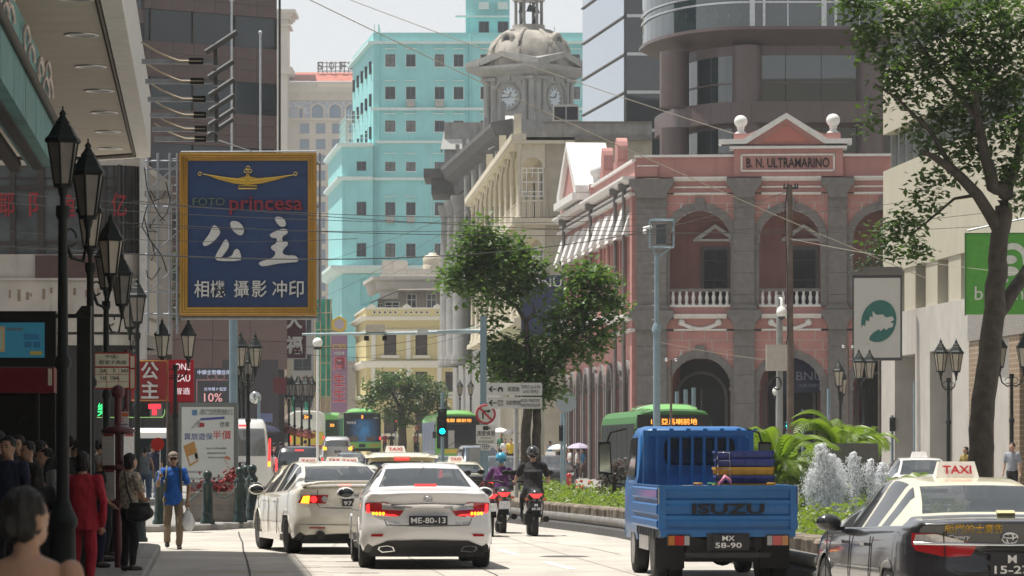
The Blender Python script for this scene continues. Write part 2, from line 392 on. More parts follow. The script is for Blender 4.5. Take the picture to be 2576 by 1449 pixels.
g.quad((sd.x,sd.y,hz(668)),(0,0,hz(668)),(0,0,hz(82)),(sd.x,sd.y,hz(82)))
g.build('wall',M_CY,hotel)
PANES=[M_GLASS,M_GLASS,mat('greyer_glass',(.05,.06,.07),.1),mat('curtained_glass',(.16,.16,.15),.3,var=.3,scale=3)]
for i,(a,b,c,d)in enumerate(ops):
 window(hotel,a+.02,c+.02,b-a-.04,d-c-.04,.12,'two' if rnd.random()<.75 else 'grid',M_HWF,rnd.choice(PANES))
 if rnd.random()<.16:g=MB();g.box(a+.1,b-.1,-.45,.1,c-.75,c-.15);g.build('air_conditioner',mat('old_ac_case',(.42,.42,.38),.7,streak=.5),hotel)
for yy,x0,x1 in((107,939,1580),(274,939,1580),(357,945,1580),(450,875,1580)):
 g=MB();g.box(hx(x0)-.25 if x0<945 else hx(x0),hx(x1),-.3,.02,hz(yy)-.15,hz(yy)+.12);g.build('ledge',M_CYL,hotel)
for(a,b)in cols:
 for yy in(122.7,203,286,386,494.7):
  g=MB();g.box(hx(a)-.1,hx(b)+.1,-.22,.02,hz(yy)-.05,hz(yy)+.03);g.build('window_hood',M_CYL,hotel)
 for(t,bt)in rows:
  g=MB();g.box(hx(a)-.06,hx(b)+.06,-.08,.02,hz(bt)-.1,hz(bt)-.02);g.build('sill',M_CYL,hotel)
for xx,y0,y1 in((953,62,660),(1175,110,330),(1183,86,345),(926,370,660),(1086,395,560)):
 g=MB();g.cyl((hx(xx),-.12,hz(y1)),(hx(xx),-.12,hz(y0)),.07 if xx!=1086 else .03);g.build('drain_pipe',M_CY if xx!=1086 else M_CYL,hotel)
for k in range(5):
 for yy in(140,222,305):
  t=(k+.5)/5;g=MB();p=sd*t
  g.cbox((p.x-.05,p.y,hz(yy)-1.0),(.3,1.1,1.2));g.build('side_window',M_GLASS,hotel)
g=MB();moulding(g,[(sd.x,sd.y,hz(107)-.1),(0,0,hz(107)-.1)],[(0,0),(.5,0),(.5,.25),(0,.25)]);g.build('ledge',M_CYL,hotel)
g=MB();wx0=hx(861);wops=[(hx(897),hx(921.8),hz(bt),hz(t))for t,bt in rows[3:]]
wall_open(g,wx0,-.002,hz(1150),hz(366),wops,.25,y=-.4)
g.quad((wx0,-.4,hz(366)),(0,-.4,hz(366)),(0,14,hz(366)),(wx0-2,14,hz(366)))
g.quad((wx0-2.4,20,hz(1150)),(wx0,-.4,hz(1150)),(wx0,-.4,hz(366)),(wx0-2.4,20,hz(366)))
g.build('wing_wall',M_CY,hotel)
for(a,b,c,d)in wops:window(hotel,a+.02,c+.02,b-a-.04,d-c-.04,-.28,'two',M_HWF,M_GLASS)
for yy in(366,450):
 g=MB();moulding(g,[(wx0-2.4,20,hz(yy)-.2),(wx0,-.4,hz(yy)-.2),(0,-.4,hz(yy)-.2)],[(0,0),(.35,.05),(.5,.2),(.5,.38),(0,.38)]);g.build('ledge',M_CYL,hotel)
g=MB();moulding(g,[(wx0-2.4,20,hz(690)),(wx0,-.4,hz(690)),(hx(1200),-.4,hz(690))],[(0,0),(.5,.1),(.9,.35),(1.2,.5),(1.2,.8),(0,.8)]);g.build('cornice',M_CYL,hotel)
g=MB();wall_open(g,wx0+.05,hx(1200),hz(1150),hz(690),[(hx(907.7),hx(935),hz(770),hz(700.8))],.3,y=-.6);g.build('podium_wall',M_CY,hotel)
g=MB();g.box(hx(907.7),hx(935),-.35,-.3,hz(770),hz(700.8));g.build('shutter',M_GLASS,hotel)
g=MB()
for i in range(11):
 x=hx(868)+i*(hx(936)-hx(868))/10;g.cyl((x,2,hz(366)),(x,2,hz(285)+(1-i/10)*.6),.025,n=4)
for i in range(8):z=hz(366)+(hz(285)-hz(366))*i/7;g.cyl((hx(868),2,z),(hx(936),2,z),.022,n=4)
for i in range(9):
 y=2+i*1.2;g.cyl((hx(868)-i*.13,y,hz(366)),(hx(868)-i*.13,y,hz(285)),.025,n=4)
for i in range(6):z=hz(366)+(hz(285)-hz(366))*i/5;g.cyl((hx(868),2,z),(hx(868)-1.2,12,z),.022,n=4)
g.build('roof_cage',M_CYL,hotel)
g=MB();px0,px1=hx(1171),hx(1282)
pops=[(hx(1204),hx(1230),hz(82),hz(49)),(hx(1252),hx(1279),hz(82),hz(49))]
wall_open(g,px0,px1,hz(84),hz(-120),pops,.3,y=1.5)
g.quad((px0,12,hz(84)),(px0,1.5,hz(84)),(px0,1.5,hz(-120)),(px0,12,hz(-120)));g.build('penthouse',M_CY,hotel)
for p in pops:window(hotel,p[0],p[2],p[1]-p[0],p[3]-p[2],1.7,'two',M_HWF,M_GLASS)
g=MB();g.box(px0-1,px1,.9,1.52,hz(40),hz(36));g.build('ledge',M_CYL,hotel)
for xx in(1204,1252):
 g=MB();g.box(hx(xx),hx(xx+26),.9,1.5,hz(20),hz(2));g.build('air_conditioner_shelf',M_CYL,hotel)
for xx,hh in((939,22),(953,10)):
 g=MB();g.cyl((hx(xx)+.1,.3,hz(82)),(hx(xx)+.1,.3,hz(82-hh)),.05);g.build('roof_pole',M_CYL,hotel)
g=MB();g.cyl((hx(1396),3,hz(82)),(hx(1396),3,hz(58)),.04);g.build('roof_pole',M_GALV,hotel)
# ================================================================== far hotel with red tiled roof
FY=800.0;fs=FY/FP
far=thing('tall_hotel','distant cream hotel with red tiled roof, arched windows and roof letters','building',(WX(700,FY),FY,gz(FY)))
fx=lambda x:(x-700)*fs;fz=lambda y:CAMZ+(HY-y)*fs-gz(FY)
M_SOF=mat('cream_stucco',(.60,.54,.44),.8,var=.05,scale=.3)
M_SOT=mat('blue_pattern_tiles',(.42,.45,.50),.6,var=.35,scale=1.4)
M_SOG=mat('pale_blue_glass',(.16,.24,.33),.15,var=.1)  # panes in a lighter, bluer tone than the other windows
M_REDT=mat('red_roof_tiles',(.42,.12,.08),.75,var=.25,scale=.9)
g=MB();fo=[]
for a,b in((753.7,778),(794.5,818.6),(835,859),(876,900),(917,941)):
 for k in range(16):y0=310+39.6*k;fo.append((fx(a),fx(b),fz(y0+26),fz(y0)))
wall_open(g,fx(714),fx(990),fz(1100),fz(303),fo,.4);g.quad((fx(700),14,fz(1100)),(fx(714),0,fz(1100)),(fx(714),0,fz(303)),(fx(700),14,fz(303)));g.build('wall',M_SOF,far)
for a,b,c,d in fo:window(far,a,c,b-a,d-c,.25,'two',mat('grey_frame',(.25,.25,.26),.5),M_SOG)
g=MB();ac=[(757,6.5,262),(843,15,0),(803,15,0),(884,15,0),(925,15,0)]
ub=[fx(714),fx(775),fx(823),fx(863.5),fx(904.5),fx(990)]
for(cx_,r,_),(u0,u1)in zip([(757,5,0),(799,14.5,0),(843,14.5,0),(884,14.5,0),(925,14.5,0)],zip(ub,ub[1:])):
 arch_wall(g,u0,u1,fz(303),fz(250),fx(cx_),r*fs,fz(277),fz(297),.5)
g.quad((fx(700),14,fz(303)),(fx(714),0,fz(303)),(fx(714),0,fz(250)),(fx(700),14,fz(250)));g.build('tiled_frieze',M_SOT,far)
for cx_,r in((757,5),(799,14.5),(843,14.5),(884,14.5),(925,14.5)):
 g=MB();g.box(fx(cx_-r-1),fx(cx_+r+1),.35,.4,fz(299),fz(261));g.build('arched_pane',M_SOG,far)
 g=MB();arch_band(g,fx(cx_),fz(277),r*fs,(r+4)*fs,-.15,.1);g.box(fx(cx_-r-4),fx(cx_-r),-.15,.1,fz(297),fz(277));g.box(fx(cx_+r),fx(cx_+r+4),-.15,.1,fz(297),fz(277));g.build('arch_surround',M_SOF,far)
g=MB();moulding(g,[(fx(700),14,fz(305)),(fx(712),0,fz(305)),(fx(990),0,fz(305))],[(0,0),(.5,.1),(.5,.7),(0,.7)]);g.build('string_course',M_SOF,far)
g=MB();moulding(g,[(fx(698),14,fz(254)),(fx(712),-.2,fz(254)),(fx(990),-.2,fz(254))],[(0,0),(.4,.2),(.8,1.2),(1.4,2.0),(1.4,3.0),(.9,3.0),(.9,4.2),(0,4.2)]);g.build('cornice',M_SOF,far)
for k in range(8):g=MB();g.box(fx(722+k*27),fx(726+k*27),-1.4,0,fz(247),fz(238));g.build('bracket',M_SOF,far)
g=MB();g.add([(fx(706),0,fz(204)),(fx(990),0,fz(204)),(fx(990),5,fz(176)),(fx(742),5,fz(176)),(fx(706),12,fz(204)),(fx(742),7,fz(176))],[(0,1,2,3),(4,0,3,5)]);g.build('roof',M_REDT,far)
g=MB()
for k in range(12):g.cyl((fx(798+k*11),4,fz(178)),(fx(798+k*11),4,fz(150)),.12,n=4)
for yy in(174,163,153):g.cyl((fx(796),4,fz(yy)),(fx(940),4,fz(yy)),.1,n=4)
M_DKS=mat('dark_sign_steel',(.12,.11,.11),.6);lf=g.build('letter_frame',M_DKS,far)
for ch,xx in zip('SOFITEL',(803,832,861,885,905,925,945)):text('roof_letter',ch,14*fs,20*fs,M_DKS,far,(fx(xx),3.6,fz(161)),thick=.3,offset=.02)
g=MB();g.box(fx(672),fx(727),-6,3,fz(900),fz(56));g.box(fx(668),fx(735),-7,4,fz(74),fz(70));
g.box(fx(664),fx(740),-7.5,4.5,fz(50),fz(43));g.box(fx(660),fx(748),-8,5,fz(43),fz(34));g.box(fx(668),fx(735),-7,4,fz(56),fz(50));g.box(fx(668),fx(739),-7,4,fz(194),fz(176));g.build('corner_tower',M_SOF,far)
# ================================================================== brown tiled tower on the left
BY=185.0;bs=BY/FP;brz=R(34)
bt=thing('brown_office_tower','brown tiled office tower with dark ribbon windows behind the blue sign','building',(WX(696,BY),BY,gz(BY)),brz)
bz=lambda y:CAMZ+(HY-y)*bs-gz(BY)
M_BRN=mat('brown_granite_tile',(.085,.055,.047),.42,var=.14,scale=1.5)
M_BRJ=mat('dark_tile_joint',(.03,.025,.025),.8)
Wd=13.0
g=MB();g.box(-Wd,-.0,.12,14,-2,bz(-150));g.build('core',M_BRJ,bt)
bands=[(930,790),(760,676),(620,541),(456,376),(292,212),(125,46.6),(-40,-120)]
tl=MB();tl.box(.006,1.3-.006,-.03,.1,0.006,1-.006);tile={}
def tilebox(w,h):
 k=(round(w,3),round(h,3))
 if k not in tile:q=MB();q.box(.007,w-.007,-.03,.1,.007,h-.007);tile[k]=q.data('panel',M_BRN)
 return tile[k]
segs=[]
for i in range(1,len(bands)-1):segs.append((bz(bands[i][1]),bz(bands[i+1][0])))
for(z0,z1)in segs:
 hh=(z1-z0)/3
 for r_ in range(3):
  n=10
  for k in range(n):
   w=1.22
   if k>=8:continue
   ob('panel',tilebox(w,hh),bt,(-(k+1)*w,0,z0+r_*hh))
for(b0,t0)in bands[1:]:
 z0,z1=bz(b0),bz(t0)
 for k in range(4):
  g=MB();g.quad((-(k+1)*2.44+.03,.1,z0),(-k*2.44-.03,.1,z0),(-k*2.44-.03,.1,z1),(-(k+1)*2.44+.03,.1,z1));g.build('ribbon_window',mat('ribbon_glass',(.02,.028,.034),.04,var=.5,scale=.25),bt)
  g=MB();g.box(-(k)*2.44-.05,-k*2.44+.02,.0,.12,z0,z1);g.build('mullion',mat('bronze_mullion',(.05,.045,.04),.4,.5),bt)
g=MB();g.cyl((.12,-.1,-1),(.12,-.1,bz(-150)),.07,n=6);g.build('corner_pipe',M_BLACKMETAL,bt)
g=MB();g.cyl((-9.3,.2,0),(-9.3,.2,bz(-150)),1.5,n=24);g.build('glazed_bay',mat('bay_glass',(.02,.022,.026),.07,var=.4,scale=.4),bt)
for k in range(14):
 g=MB();z=bz(760)+k*1.72;g.cyl((-9.3,.2,z),(-9.3,.2,z+.14 if k%2 else z+.7),1.54,n=24);g.build('bay_band',M_BRN,bt)
M_BRP=mat('pinkish_granite_panel',(.17,.115,.10),.5,var=.1,scale=1)
pd_=MB();pd_.box(.012,2.2-.012,-.3,0,.012,1.45-.012);pdm=pd_.data('panel',M_BRP)
for r_ in range(3):
 for k in range(5):ob('panel',pdm,bt,(-(k+1)*2.2+.4,-.1,bz(930)+r_*1.45+(.0)))
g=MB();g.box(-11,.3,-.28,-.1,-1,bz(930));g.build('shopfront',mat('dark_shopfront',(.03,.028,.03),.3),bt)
for xx,yt in((583,0),(655,82)):
 p=W(xx,560,150);q=W(xx,yt,150);g=MB();g.cyl(p,q,.045);g.sph(q,.09);
 tag(g.build('flagpole',M_GALV),'slim steel flagpole with ball top in front of brown tower' if xx==655 else 'tall thin pole behind the stacked floodlights','pole')
# ================================================================== pink bank with arcades
PY=150.0;ps=PY/FP;prz=R(-4)
bank=thing('bank_building','pink colonial bank with grey stone arcades, balustrades and white trim','building',(WX(1600,PY),PY,0),prz)
M_PNK=mat('salmon_pink_paint',(.44,.22,.20),.78,var=.10,scale=.8,streak=.3,stain=.12)
M_PBL=mat('salmon_block',(.43,.21,.19),.78,var=.14,scale=1.5,streak=.2)
M_STO=mat('grey_granite',(.17,.16,.155),.8,var=.16,scale=4,bump=.2,streak=.15)
M_WTR=mat('white_trim',(.70,.69,.67),.65,var=.07,streak=.3)
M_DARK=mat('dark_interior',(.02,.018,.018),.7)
bx_=lambda x:(x-1600)*ps;bz_=lambda y:CAMZ+(HY-y)*ps
BW=bx_(2330)
piers=[(1615,1677),(1846,1897),(2082,2128),(2312,2362)]
bays=[(1677,1846,1761,),(1897,2082,1986),(2128,2312,2220)]
zc0=bz_(797);ztop=bz_(393)
DEP=.55
for(a,b,c)in bays:
 u0,u1,cu=bx_(a),bx_(b),bx_(c);r=min(77,(b-a)/2-8)*ps
 g=MB();arch_wall(g,u0-.02,u1+.02,.0,bz_(833),cu,r,bz_(976),0,DEP);g.build('lower_bay_wall',M_WTR,bank)
 g=MB();arch_wall(g,u0-.02,u1+.02,bz_(772),bz_(489),cu,r,bz_(606),bz_(772)+.01,DEP);g.build('upper_bay_wall',M_WTR,bank)
 for(zlo,zhi,vs)in((bz_(976),bz_(833),bz_(976)),(bz_(606),bz_(489),bz_(606))):
  nrow=6 if vs<bz_(800)else 5;hh=(zhi-zlo)/nrow;ro=(92*ps)
  for k in range(nrow):
   z0,z1=zlo+k*hh,zlo+(k+1)*hh;off=.32 if k%2 else 0
   x=u0-off
   while x<u1:
    xa,xb=max(x,u0),min(x+.95,u1);x+=.95
    wf=lambda z:math.sqrt(max(0,ro*ro-(z-vs)**2))if abs(z-vs)<ro else 0
    w0,w1=wf(z0+.018),wf(z1-.018);polys=[]
    if xb<=cu-w0 or xa>=cu+w0 or w0==0:polys=[[(xa,z0),(xb,z0),(xb,z1),(xa,z1)]]
    else:
     l0,l1=cu-w0,min(cu-w1,xb);r0,r1=cu+w0,max(cu+w1,xa)
     if xa<l1-.05:polys.append([(xa,z0),(max(l0,xa+.04),z0),(max(l1,xa+.05),z1),(xa,z1)])
     if xb>r1+.05:polys.append([(min(r0,xb-.04),z0),(xb,z0),(xb,z1),(min(r1,xb-.05),z1)])
    for P_ in polys:
     c0=sum(p[0]for p in P_)/4;P_=[(x_+(.018 if x_<c0 else-.018),z_+(.018 if z_==z0 else-.018))for x_,z_ in P_]
     m_=MB();m_.prism(P_,-.035,.02);m_.build('block',M_PBL,bank)
 for vs in(bz_(976),bz_(606)):
  g=MB();arch_band(g,cu,vs,r-.002,95*ps,-.09,.2,n=18);g.box(cu-.2,cu+.2,-.16,.1,vs+r-.05,vs+r+.5);g.build('stone_arch',M_STO,bank)
  zb=0 if vs<bz_(800)else bz_(772)
  for s in(-1,1):
   g=MB();xa=cu+s*r;xb=u0-.01 if s<0 else u1+.01
   g.box(min(xa,xb)-.001,max(xa,xb)+.001,-.08,.25,zb,vs-.12);g.box(min(xa,xb)-.06,max(xa,xb)+.06,-.14,.3,vs-.12,vs+.02);g.build('arch_pier',M_STO,bank)
 g=MB();zb0,zb1=bz_(772),bz_(728);g.box(cu-r,cu+r,-.02,.2,zb1-.1,zb1+.02);g.build('handrail',M_STO,bank)
 g=MB();g.box(cu-r,cu+r,-.06,.26,zb0-.02,zb0+.08);g.build('balustrade_base',M_WTR,bank)
 nb=9;L_=zb1-.1-zb0-.08
 if '_bal' not in globals():
  q=MB();q.lathe([(.085,0),(.085,.06),(.05,.09),(.075,.22),(.085,.32),(.05,.42),(.045,.5),(.07,.56),(.08,L_)],n=10);_bal=q.data('baluster',M_WTR)
 for k in range(nb):ob('baluster',_bal,bank,(cu-r+(k+.5)*2*r/nb,.08,zb0+.08))
 g=MB();g.box(u0,u1,2.6,2.7,bz_(790),bz_(489));g.build('loggia_wall',M_PNK,bank)
 g=MB();g.box(bx_(c-2),bx_(c+74),2.5,2.6,bz_(772),bz_(612));g.build('door_surround',M_STO,bank)
 g=MB();g.box(bx_(c+8),bx_(c+66),2.46,2.5,bz_(772),bz_(622));dd=g.build('door',M_GLASS,bank)
 g=MB();g.box(bx_(c+36),bx_(c+38),2.42,2.46,bz_(772),bz_(622));g.box(bx_(c+8),bx_(c+66),2.425,2.455,bz_(650),bz_(647));g.box(bx_(c+8),bx_(c+66),2.425,2.455,bz_(700),bz_(697));g.build('door_mullion',mat('brown_door_frame',(.09,.055,.04),.6),dd)
 g=MB();p0,p1,pt=bx_(c-20),bx_(c+92),bx_(c+36)
 g.prism([(p0,bz_(600)),(p1,bz_(600)),(p1,bz_(594)),(p0,bz_(594))],2.2,2.6);g.prism([(p0,bz_(594)),(pt,bz_(556)),(p1,bz_(594)),(p1-.3,bz_(594)),(pt,bz_(566)),(p0+.3,bz_(594))],2.25,2.6);g.build('door_pediment',M_WTR,bank)
 g=MB();g.tube([(cu-.75+.15*k,-.08,bz_(815)-.22*math.sin(math.pi*k/10))for k in range(11)],.09);g.sph((cu-.78,-.06,bz_(812)),.15);g.sph((cu+.78,-.06,bz_(812)),.15);g.build('garland',M_WTR,bank)
 g=MB();g.box(u0,u1,3.6,3.7,0,bz_(833));g.build('arcade_wall',M_PNK,bank)
 g=MB();g.box(cu-.9,cu+1.2,3.3,3.6,0,bz_(905));ad_=g.build('arcade_door',M_DARK,bank);g=MB();arch_band(g,cu,bz_(976)-.35,1.0,1.12,3.2,3.3,n=12);g.box(cu-1.12,cu-1.0,3.2,3.3,0,bz_(976)-.35);g.box(cu+1.0,cu+1.12,3.2,3.3,0,bz_(976)-.35);g.box(cu-.04,cu+.04,3.24,3.3,0,bz_(976));g.box(cu-1,cu+1,3.24,3.3,2.6,2.68);g.build('door_frame',M_STO,ad_)
g=MB();g.box(0,BW,0.56,2.6,bz_(800),bz_(790));g.box(0,BW,.56,3.7,bz_(489),bz_(470));g.box(0,BW,.56,3.7,bz_(835),bz_(826));g.box(BW,BW+.2,0,12,0,ztop);g.build('floor_slabs',M_CONC,bank)
for a,b in piers:
 u0,u1=bx_(a),bx_(b)
 if a==1615:u0=0.02
 for z0,z1 in((0,bz_(800)),(bz_(797),bz_(470))):
  n=6;
  for k in range(n):
   m_=MB();h_=(z1-z0)/n;m_.box(u0,u1,-.22,.56,z0+k*h_+.006,z0+(k+1)*h_-.006);m_.build('stone',M_STO,bank)
 for zz in(bz_(800),bz_(470)):
  g=MB();g.prism([(u0-.0,zz-.5),(u1,zz-.5),(u1+.02,zz-.45),(u1+.02,zz-.3),(u1+.18,zz-.05),(u1+.3,zz+.05),(u1+.3,zz+.3),(u0-.3,zz+.3),(u0-.3,zz+.05),(u0-.18,zz-.05),(u0-.02,zz-.3),(u0-.02,zz-.45)],-.5,.3);g.build('capital',M_STO,bank)
 g=MB();g.prism([(u0-.12,bz_(790)),(u1+.12,bz_(790)),(u1+.12,bz_(775)),(u1,bz_(768)),(u0,bz_(768)),(u0-.12,bz_(775))],-.36,.3);g.build('pier_base',M_STO,bank)
for(a,b,c)in bays:
 u0,u1=bx_(a)+.0,bx_(b)-.0
 for y0,y1,o in((802,791,.3),(833,828,.12),(457,447,.34),(492,486,.14),(474,470,.08)):
  g=MB();g.prism([(-.56,bz_(y0)),(o*.5,bz_(y0)),(o,bz_(y1)-.06),(o,bz_(y1)),(-.56,bz_(y1))][::-1],u0+.3,u1-.3,'x');
  g.v=[(x,-y,z)for x,y,z in g.v];g.f=[f[::-1]for f in g.f];g.build('trim',M_WTR,bank)
 for y0,y1 in((791,772),(828,802),(486,457)):
  g=MB();g.box(u0,u1,-.01,.5,bz_(y0),bz_(y1));g.build('pink_band',M_PNK,bank)
g=MB();g.box(0,BW,-.1,.3,bz_(447),bz_(397));g.box(0,.9,-.22,.32,bz_(445),bz_(420));g.build('parapet',M_PNK,bank)
g=MB();g.box(-.06,BW,-.25,.36,bz_(397),bz_(391));g.box(.05,.95,-.3,.36,bz_(420),bz_(417));g.build('parapet_coping',M_WTR,bank)
g=MB();a,b=bx_(1846),bx_(2118);g.box(a,b,-.3,.4,bz_(447),bz_(378));pk=bx_(1977)
g.prism([(bx_(1815),bz_(366)),(bx_(2130),bz_(366)),(pk,bz_(302))],-.28,.4);g.build('pediment',M_PNK,bank)
g=MB();g.box(bx_(1835),bx_(2128),-.5,.5,bz_(378),bz_(372))
L0,R0,i0=bx_(1808),bx_(2140),.14
g.prism([(L0,bz_(366)),(L0,bz_(354)),(bx_(1868),bz_(354)),(pk,bz_(289)),(bx_(2080),bz_(354)),(R0,bz_(354)),(R0,bz_(366)),(bx_(2072),bz_(366)),(pk,bz_(303)),(bx_(1876),bz_(366))],-.55,.45);g.build('pediment_cornice',M_WTR,bank)
g=MB();g.prism([(bx_(1912),bz_(362)),(bx_(2040),bz_(362)),(pk,bz_(318))],-.33,-.2);g.build('tympanum',mat('deep_pink_paint',(.45,.16,.13),.75,var=.05),bank)
g=MB();a,b,c,d=bx_(1863),bx_(2098),bz_(435),bz_(391)
g.box(a,b,-.36,-.29,c,c+.07);g.box(a,b,-.36,-.29,d-.07,d);g.box(a,a+.07,-.36,-.29,c,d);g.box(b-.07,b,-.36,-.29,c,d);g.build('plaque_frame',M_WTR,bank)
text('plaque_lettering','B. N. ULTRAMARINO',(b-a)*.88,(d-c)*.56,M_BLACK,bank,((a+b)/2,-.325,(c+d)/2),thick=.04,offset=.012)
def urn(parent,loc,s=1.0):
 q=MB();q.box(-.36,.36,-.36,.36,0,.3);u=q.build('urn_pedestal',M_PNK,parent,loc);u.scale=(s,s,s)
 q=MB();q.lathe([(.3,.3),(.3,.36),(.2,.42),(.15,.52),(.2,.6),(.18,.66),(.25,.72),(.33,.86),(.34,1.0),(.28,1.14),(.16,1.24),(.02,1.27)],n=18);q.build('urn',M_WTR,u)
urn(bank,(bx_(1863),0,bz_(354)),.82);urn(bank,(bx_(2094),0,bz_(354)),.85)
SL=28.0;sang=math.atan2(-1,.095)-prz
ca,sa=math.cos(-prz),math.sin(-prz)
far_w=Vector((-.095*SL,SL,0));fl=Vector((far_w.x*ca-far_w.y*sa,far_w.x*sa+far_w.y*ca,0))
def sp(name,mb,m):return mb.build(name,m,bank,fl+Vector((-.0,0,0)),sang)
NB=9;bwid=(SL-1.2)/NB
zs1=bz_(797)
for k in range(NB):
 u0=.2+k*bwid;u1=u0+bwid;cu=(u0+u1)/2
 g=MB();arch_wall(g,u0,u1,0,zs1-.3,cu,.95,4.3,0,.5);sp('side_lower_bay',g,M_PBL)
 g=MB();arch_band(g,cu,4.3,.95,1.2,-.12,.1,n=10);g.box(cu-1.25,cu-.95,-.12,.1,0,4.35);g.box(cu+.95,cu+1.25,-.12,.1,0,4.35);sp('side_stone_arch',g,M_STO)
 g=MB();g.box(cu-.95,cu+.95,.45,.5,0,5.3);sp('side_shop_window',g,M_GLASS)
 ops_=[(cu-.6,cu+.6,zs1+.9,zs1+3.5)]
 g=MB();wall_open(g,u0,u1,zs1-.3,bz_(457),ops_,.35);sp('side_upper_bay',g,M_PNK)
 g=MB();g.box(cu-.6,cu+.6,.3,.34,zs1+.9,zs1+3.5);sp('side_window',g,M_GLASS)
 g=MB();g.box(cu-.85,cu-.6,-.1,.05,zs1+.8,zs1+3.6);g.box(cu+.6,cu+.85,-.1,.05,zs1+.8,zs1+3.6);g.box(cu-.9,cu+.9,-.18,.05,zs1+.6,zs1+.8);sp('window_surround',g,M_PBL)
 g=MB();z=zs1+3.55;g.add([(cu-.5,-.62,z),(cu+.5,-.62,z),(cu+.75,-.2,z+1.25),(cu-.75,-.2,z+1.25),(cu-.55,.0,z),(cu+.55,.0,z),(cu+.75,0,z+1.25),(cu-.75,0,z+1.25)],[(0,1,2,3),(3,2,6,7),(1,5,6,2),(4,0,3,7),(4,5,1,0)]);sp('keystone',g,M_WTR)
 for j in(-1,1):
  g=MB();x=cu+j*1.15;g.add([(x-.28,-.42,z-.1),(x+.28,-.42,z-.1),(x+.38,-.12,z+.9),(x-.38,-.12,z+.9),(x+.38,0,z+.9),(x-.38,0,z+.9),(x-.28,0,z-.1),(x+.28,0,z-.1)],[(0,1,2,3),(3,2,4,5),(1,7,4,2),(6,0,3,5)]);sp('voussoir',g,M_WTR)
 if k in(2,6):
  q=MB();zb=zs1-1.1;q.lathe([(.05,0),(.6,.25),(1.1,.6),(1.45,.95),(1.5,1.1),(0.01,1.1)],c=(cu,0,zb),n=20,sy=.7);sp('bow_balcony_bowl',q,M_PNK)
  q=MB();q.lathe([(1.55,1.08),(1.62,1.2),(1.6,1.3),(.1,1.3)],c=(cu,0,zb),n=20,sy=.7);q.lathe([(1.5,2.2),(1.55,2.24),(1.55,2.34),(1.4,2.34)],c=(cu,0,zb),n=20,sy=.7);sp('bow_balcony_rail',q,M_WTR)
  for j in range(9):
   a=math.pi+math.pi*(j+.5)/9;o=ob('baluster',_bal,bank);
   p=Matrix.Translation(fl)@Euler((0,0,sang)).to_matrix().to_4x4()@Vector((cu+1.5*math.cos(a),1.05*math.sin(a),zb+1.3));o.location=p;o.scale=(1,1,1.25)
for(y0,y1,o_)in((806,789,.5),(835,826,.25),(458,443,.55),(492,484,.3),(474,468,.2)):
 g=MB();g.prism([(.02,bz_(y0)),(o_*.5,bz_(y0)),(o_,bz_(y1)-.1),(o_,bz_(y1)),(.02,bz_(y1))],-.1,SL,'x');g.v=[(x,-y,z)for x,y,z in g.v];g.f=[f[::-1]for f in g.f];sp('side_trim',g,M_WTR)
g=MB();g.box(0,SL-.3,.0,.4,bz_(447),bz_(405));g.box(0,.8,-.15,.42,bz_(447),bz_(395));
sp('side_parapet',g,M_PNK);g=MB();g.box(-.05,SL-.3,-.12,.45,bz_(405),bz_(398));sp('side_coping',g,M_WTR)
for u in(7.7,16.7,21.8,.3):
 g=MB();zt=bz_(398);g.box(u-.6,u+.6,-.1,.6,zt,zt+.35);g.prism([(u-.5,zt+.35),(u+.5,zt+.35),(u+.5,zt+.8)]+[(u+.5*math.cos(a),zt+.8+.6*math.sin(a))for a in[math.pi*j/8 for j in range(1,8)]]+[(u-.5,zt+.8)],-.05,.4);sp('side_crest',g,M_PNK)
gu,gw,gz0=7.6,3.6,bz_(412)
g=MB();g.prism([(gu-gw,gz0),(gu+gw,gz0),(gu,gz0+2.2)],-.5,.7);g.box(gu-gw+.3,gu+gw-.3,-.35,.5,bz_(457),gz0);sp('side_gable',g,M_PNK)
g=MB();t_=.32
g.prism([(gu-gw-.5,gz0),(gu-gw-.5,gz0+t_),(gu,gz0+2.65),(gu+gw+.5,gz0+t_),(gu+gw+.5,gz0),(gu+gw-.2,gz0),(gu,gz0+2.3),(gu-gw+.2,gz0)],-.7,1.2);g.box(gu-gw-.5,gu+gw+.5,-.85,.5,gz0-.35,gz0-.02);sp('side_gable_cornice',g,M_WTR)
for j in range(3):
 g=MB();g.box(gu-2.6+j*1.75,gu-1.0+j*1.75,-.42,-.3,bz_(452),bz_(452)+1.3);sp('attic_window',g,M_GLASS)
for u in(gu+gw+1.3,gu-gw-1.0):
 p=Matrix.Translation(fl)@Euler((0,0,sang)).to_matrix().to_4x4()@Vector((u,.2,bz_(412)));urn(bank,p,.95)
for u in(SL-1.6,SL-4.6,14.2,3.0):
 g=MB();g.cyl((u,-.3,0),(u,-.3,bz_(470)),.09,n=6);g.box(u-.15,u+.15,-.55,-.05,bz_(472),bz_(455));sp('downpipe',g,M_STO)
g=MB();g.box(0,SL,1.0,1.1,0,bz_(420));sp('side_core',g,M_CONC)
g=MB();g.box(SL-.75,SL-.02,-.16,.4,.0,bz_(457));sp('corner_strip',g,M_PBL)
bn=thing('hanging_banner','navy blue hanging bank banner behind the street tree','banner',W(1365,770,174))
g=MB();g.box(-1.05,1.05,-.03,.03,-1.5,1.5);g.build('cloth',mat('navy_banner',(.012,.022,.075),.6,var=.1),bn)
text('lettering','BNU',1.35,.42,M_WHITE,bn,(.25,-.045,1.15),thick=.02)
fa=thing('fascia_sign','dark navy arch-shaped bank sign inside the pink arcade','sign',W(2030,955,151.5))
g=MB();n=16;g.prism([(1.2*math.cos(math.pi*k/n),.1+1.2*math.sin(math.pi*k/n)*.9)for k in range(n+1)]+[(-1.2,-.55),(1.2,-.55)],-.05,.05);g.build('panel',mat('navy_sign',(.012,.02,.07),.35),fa)
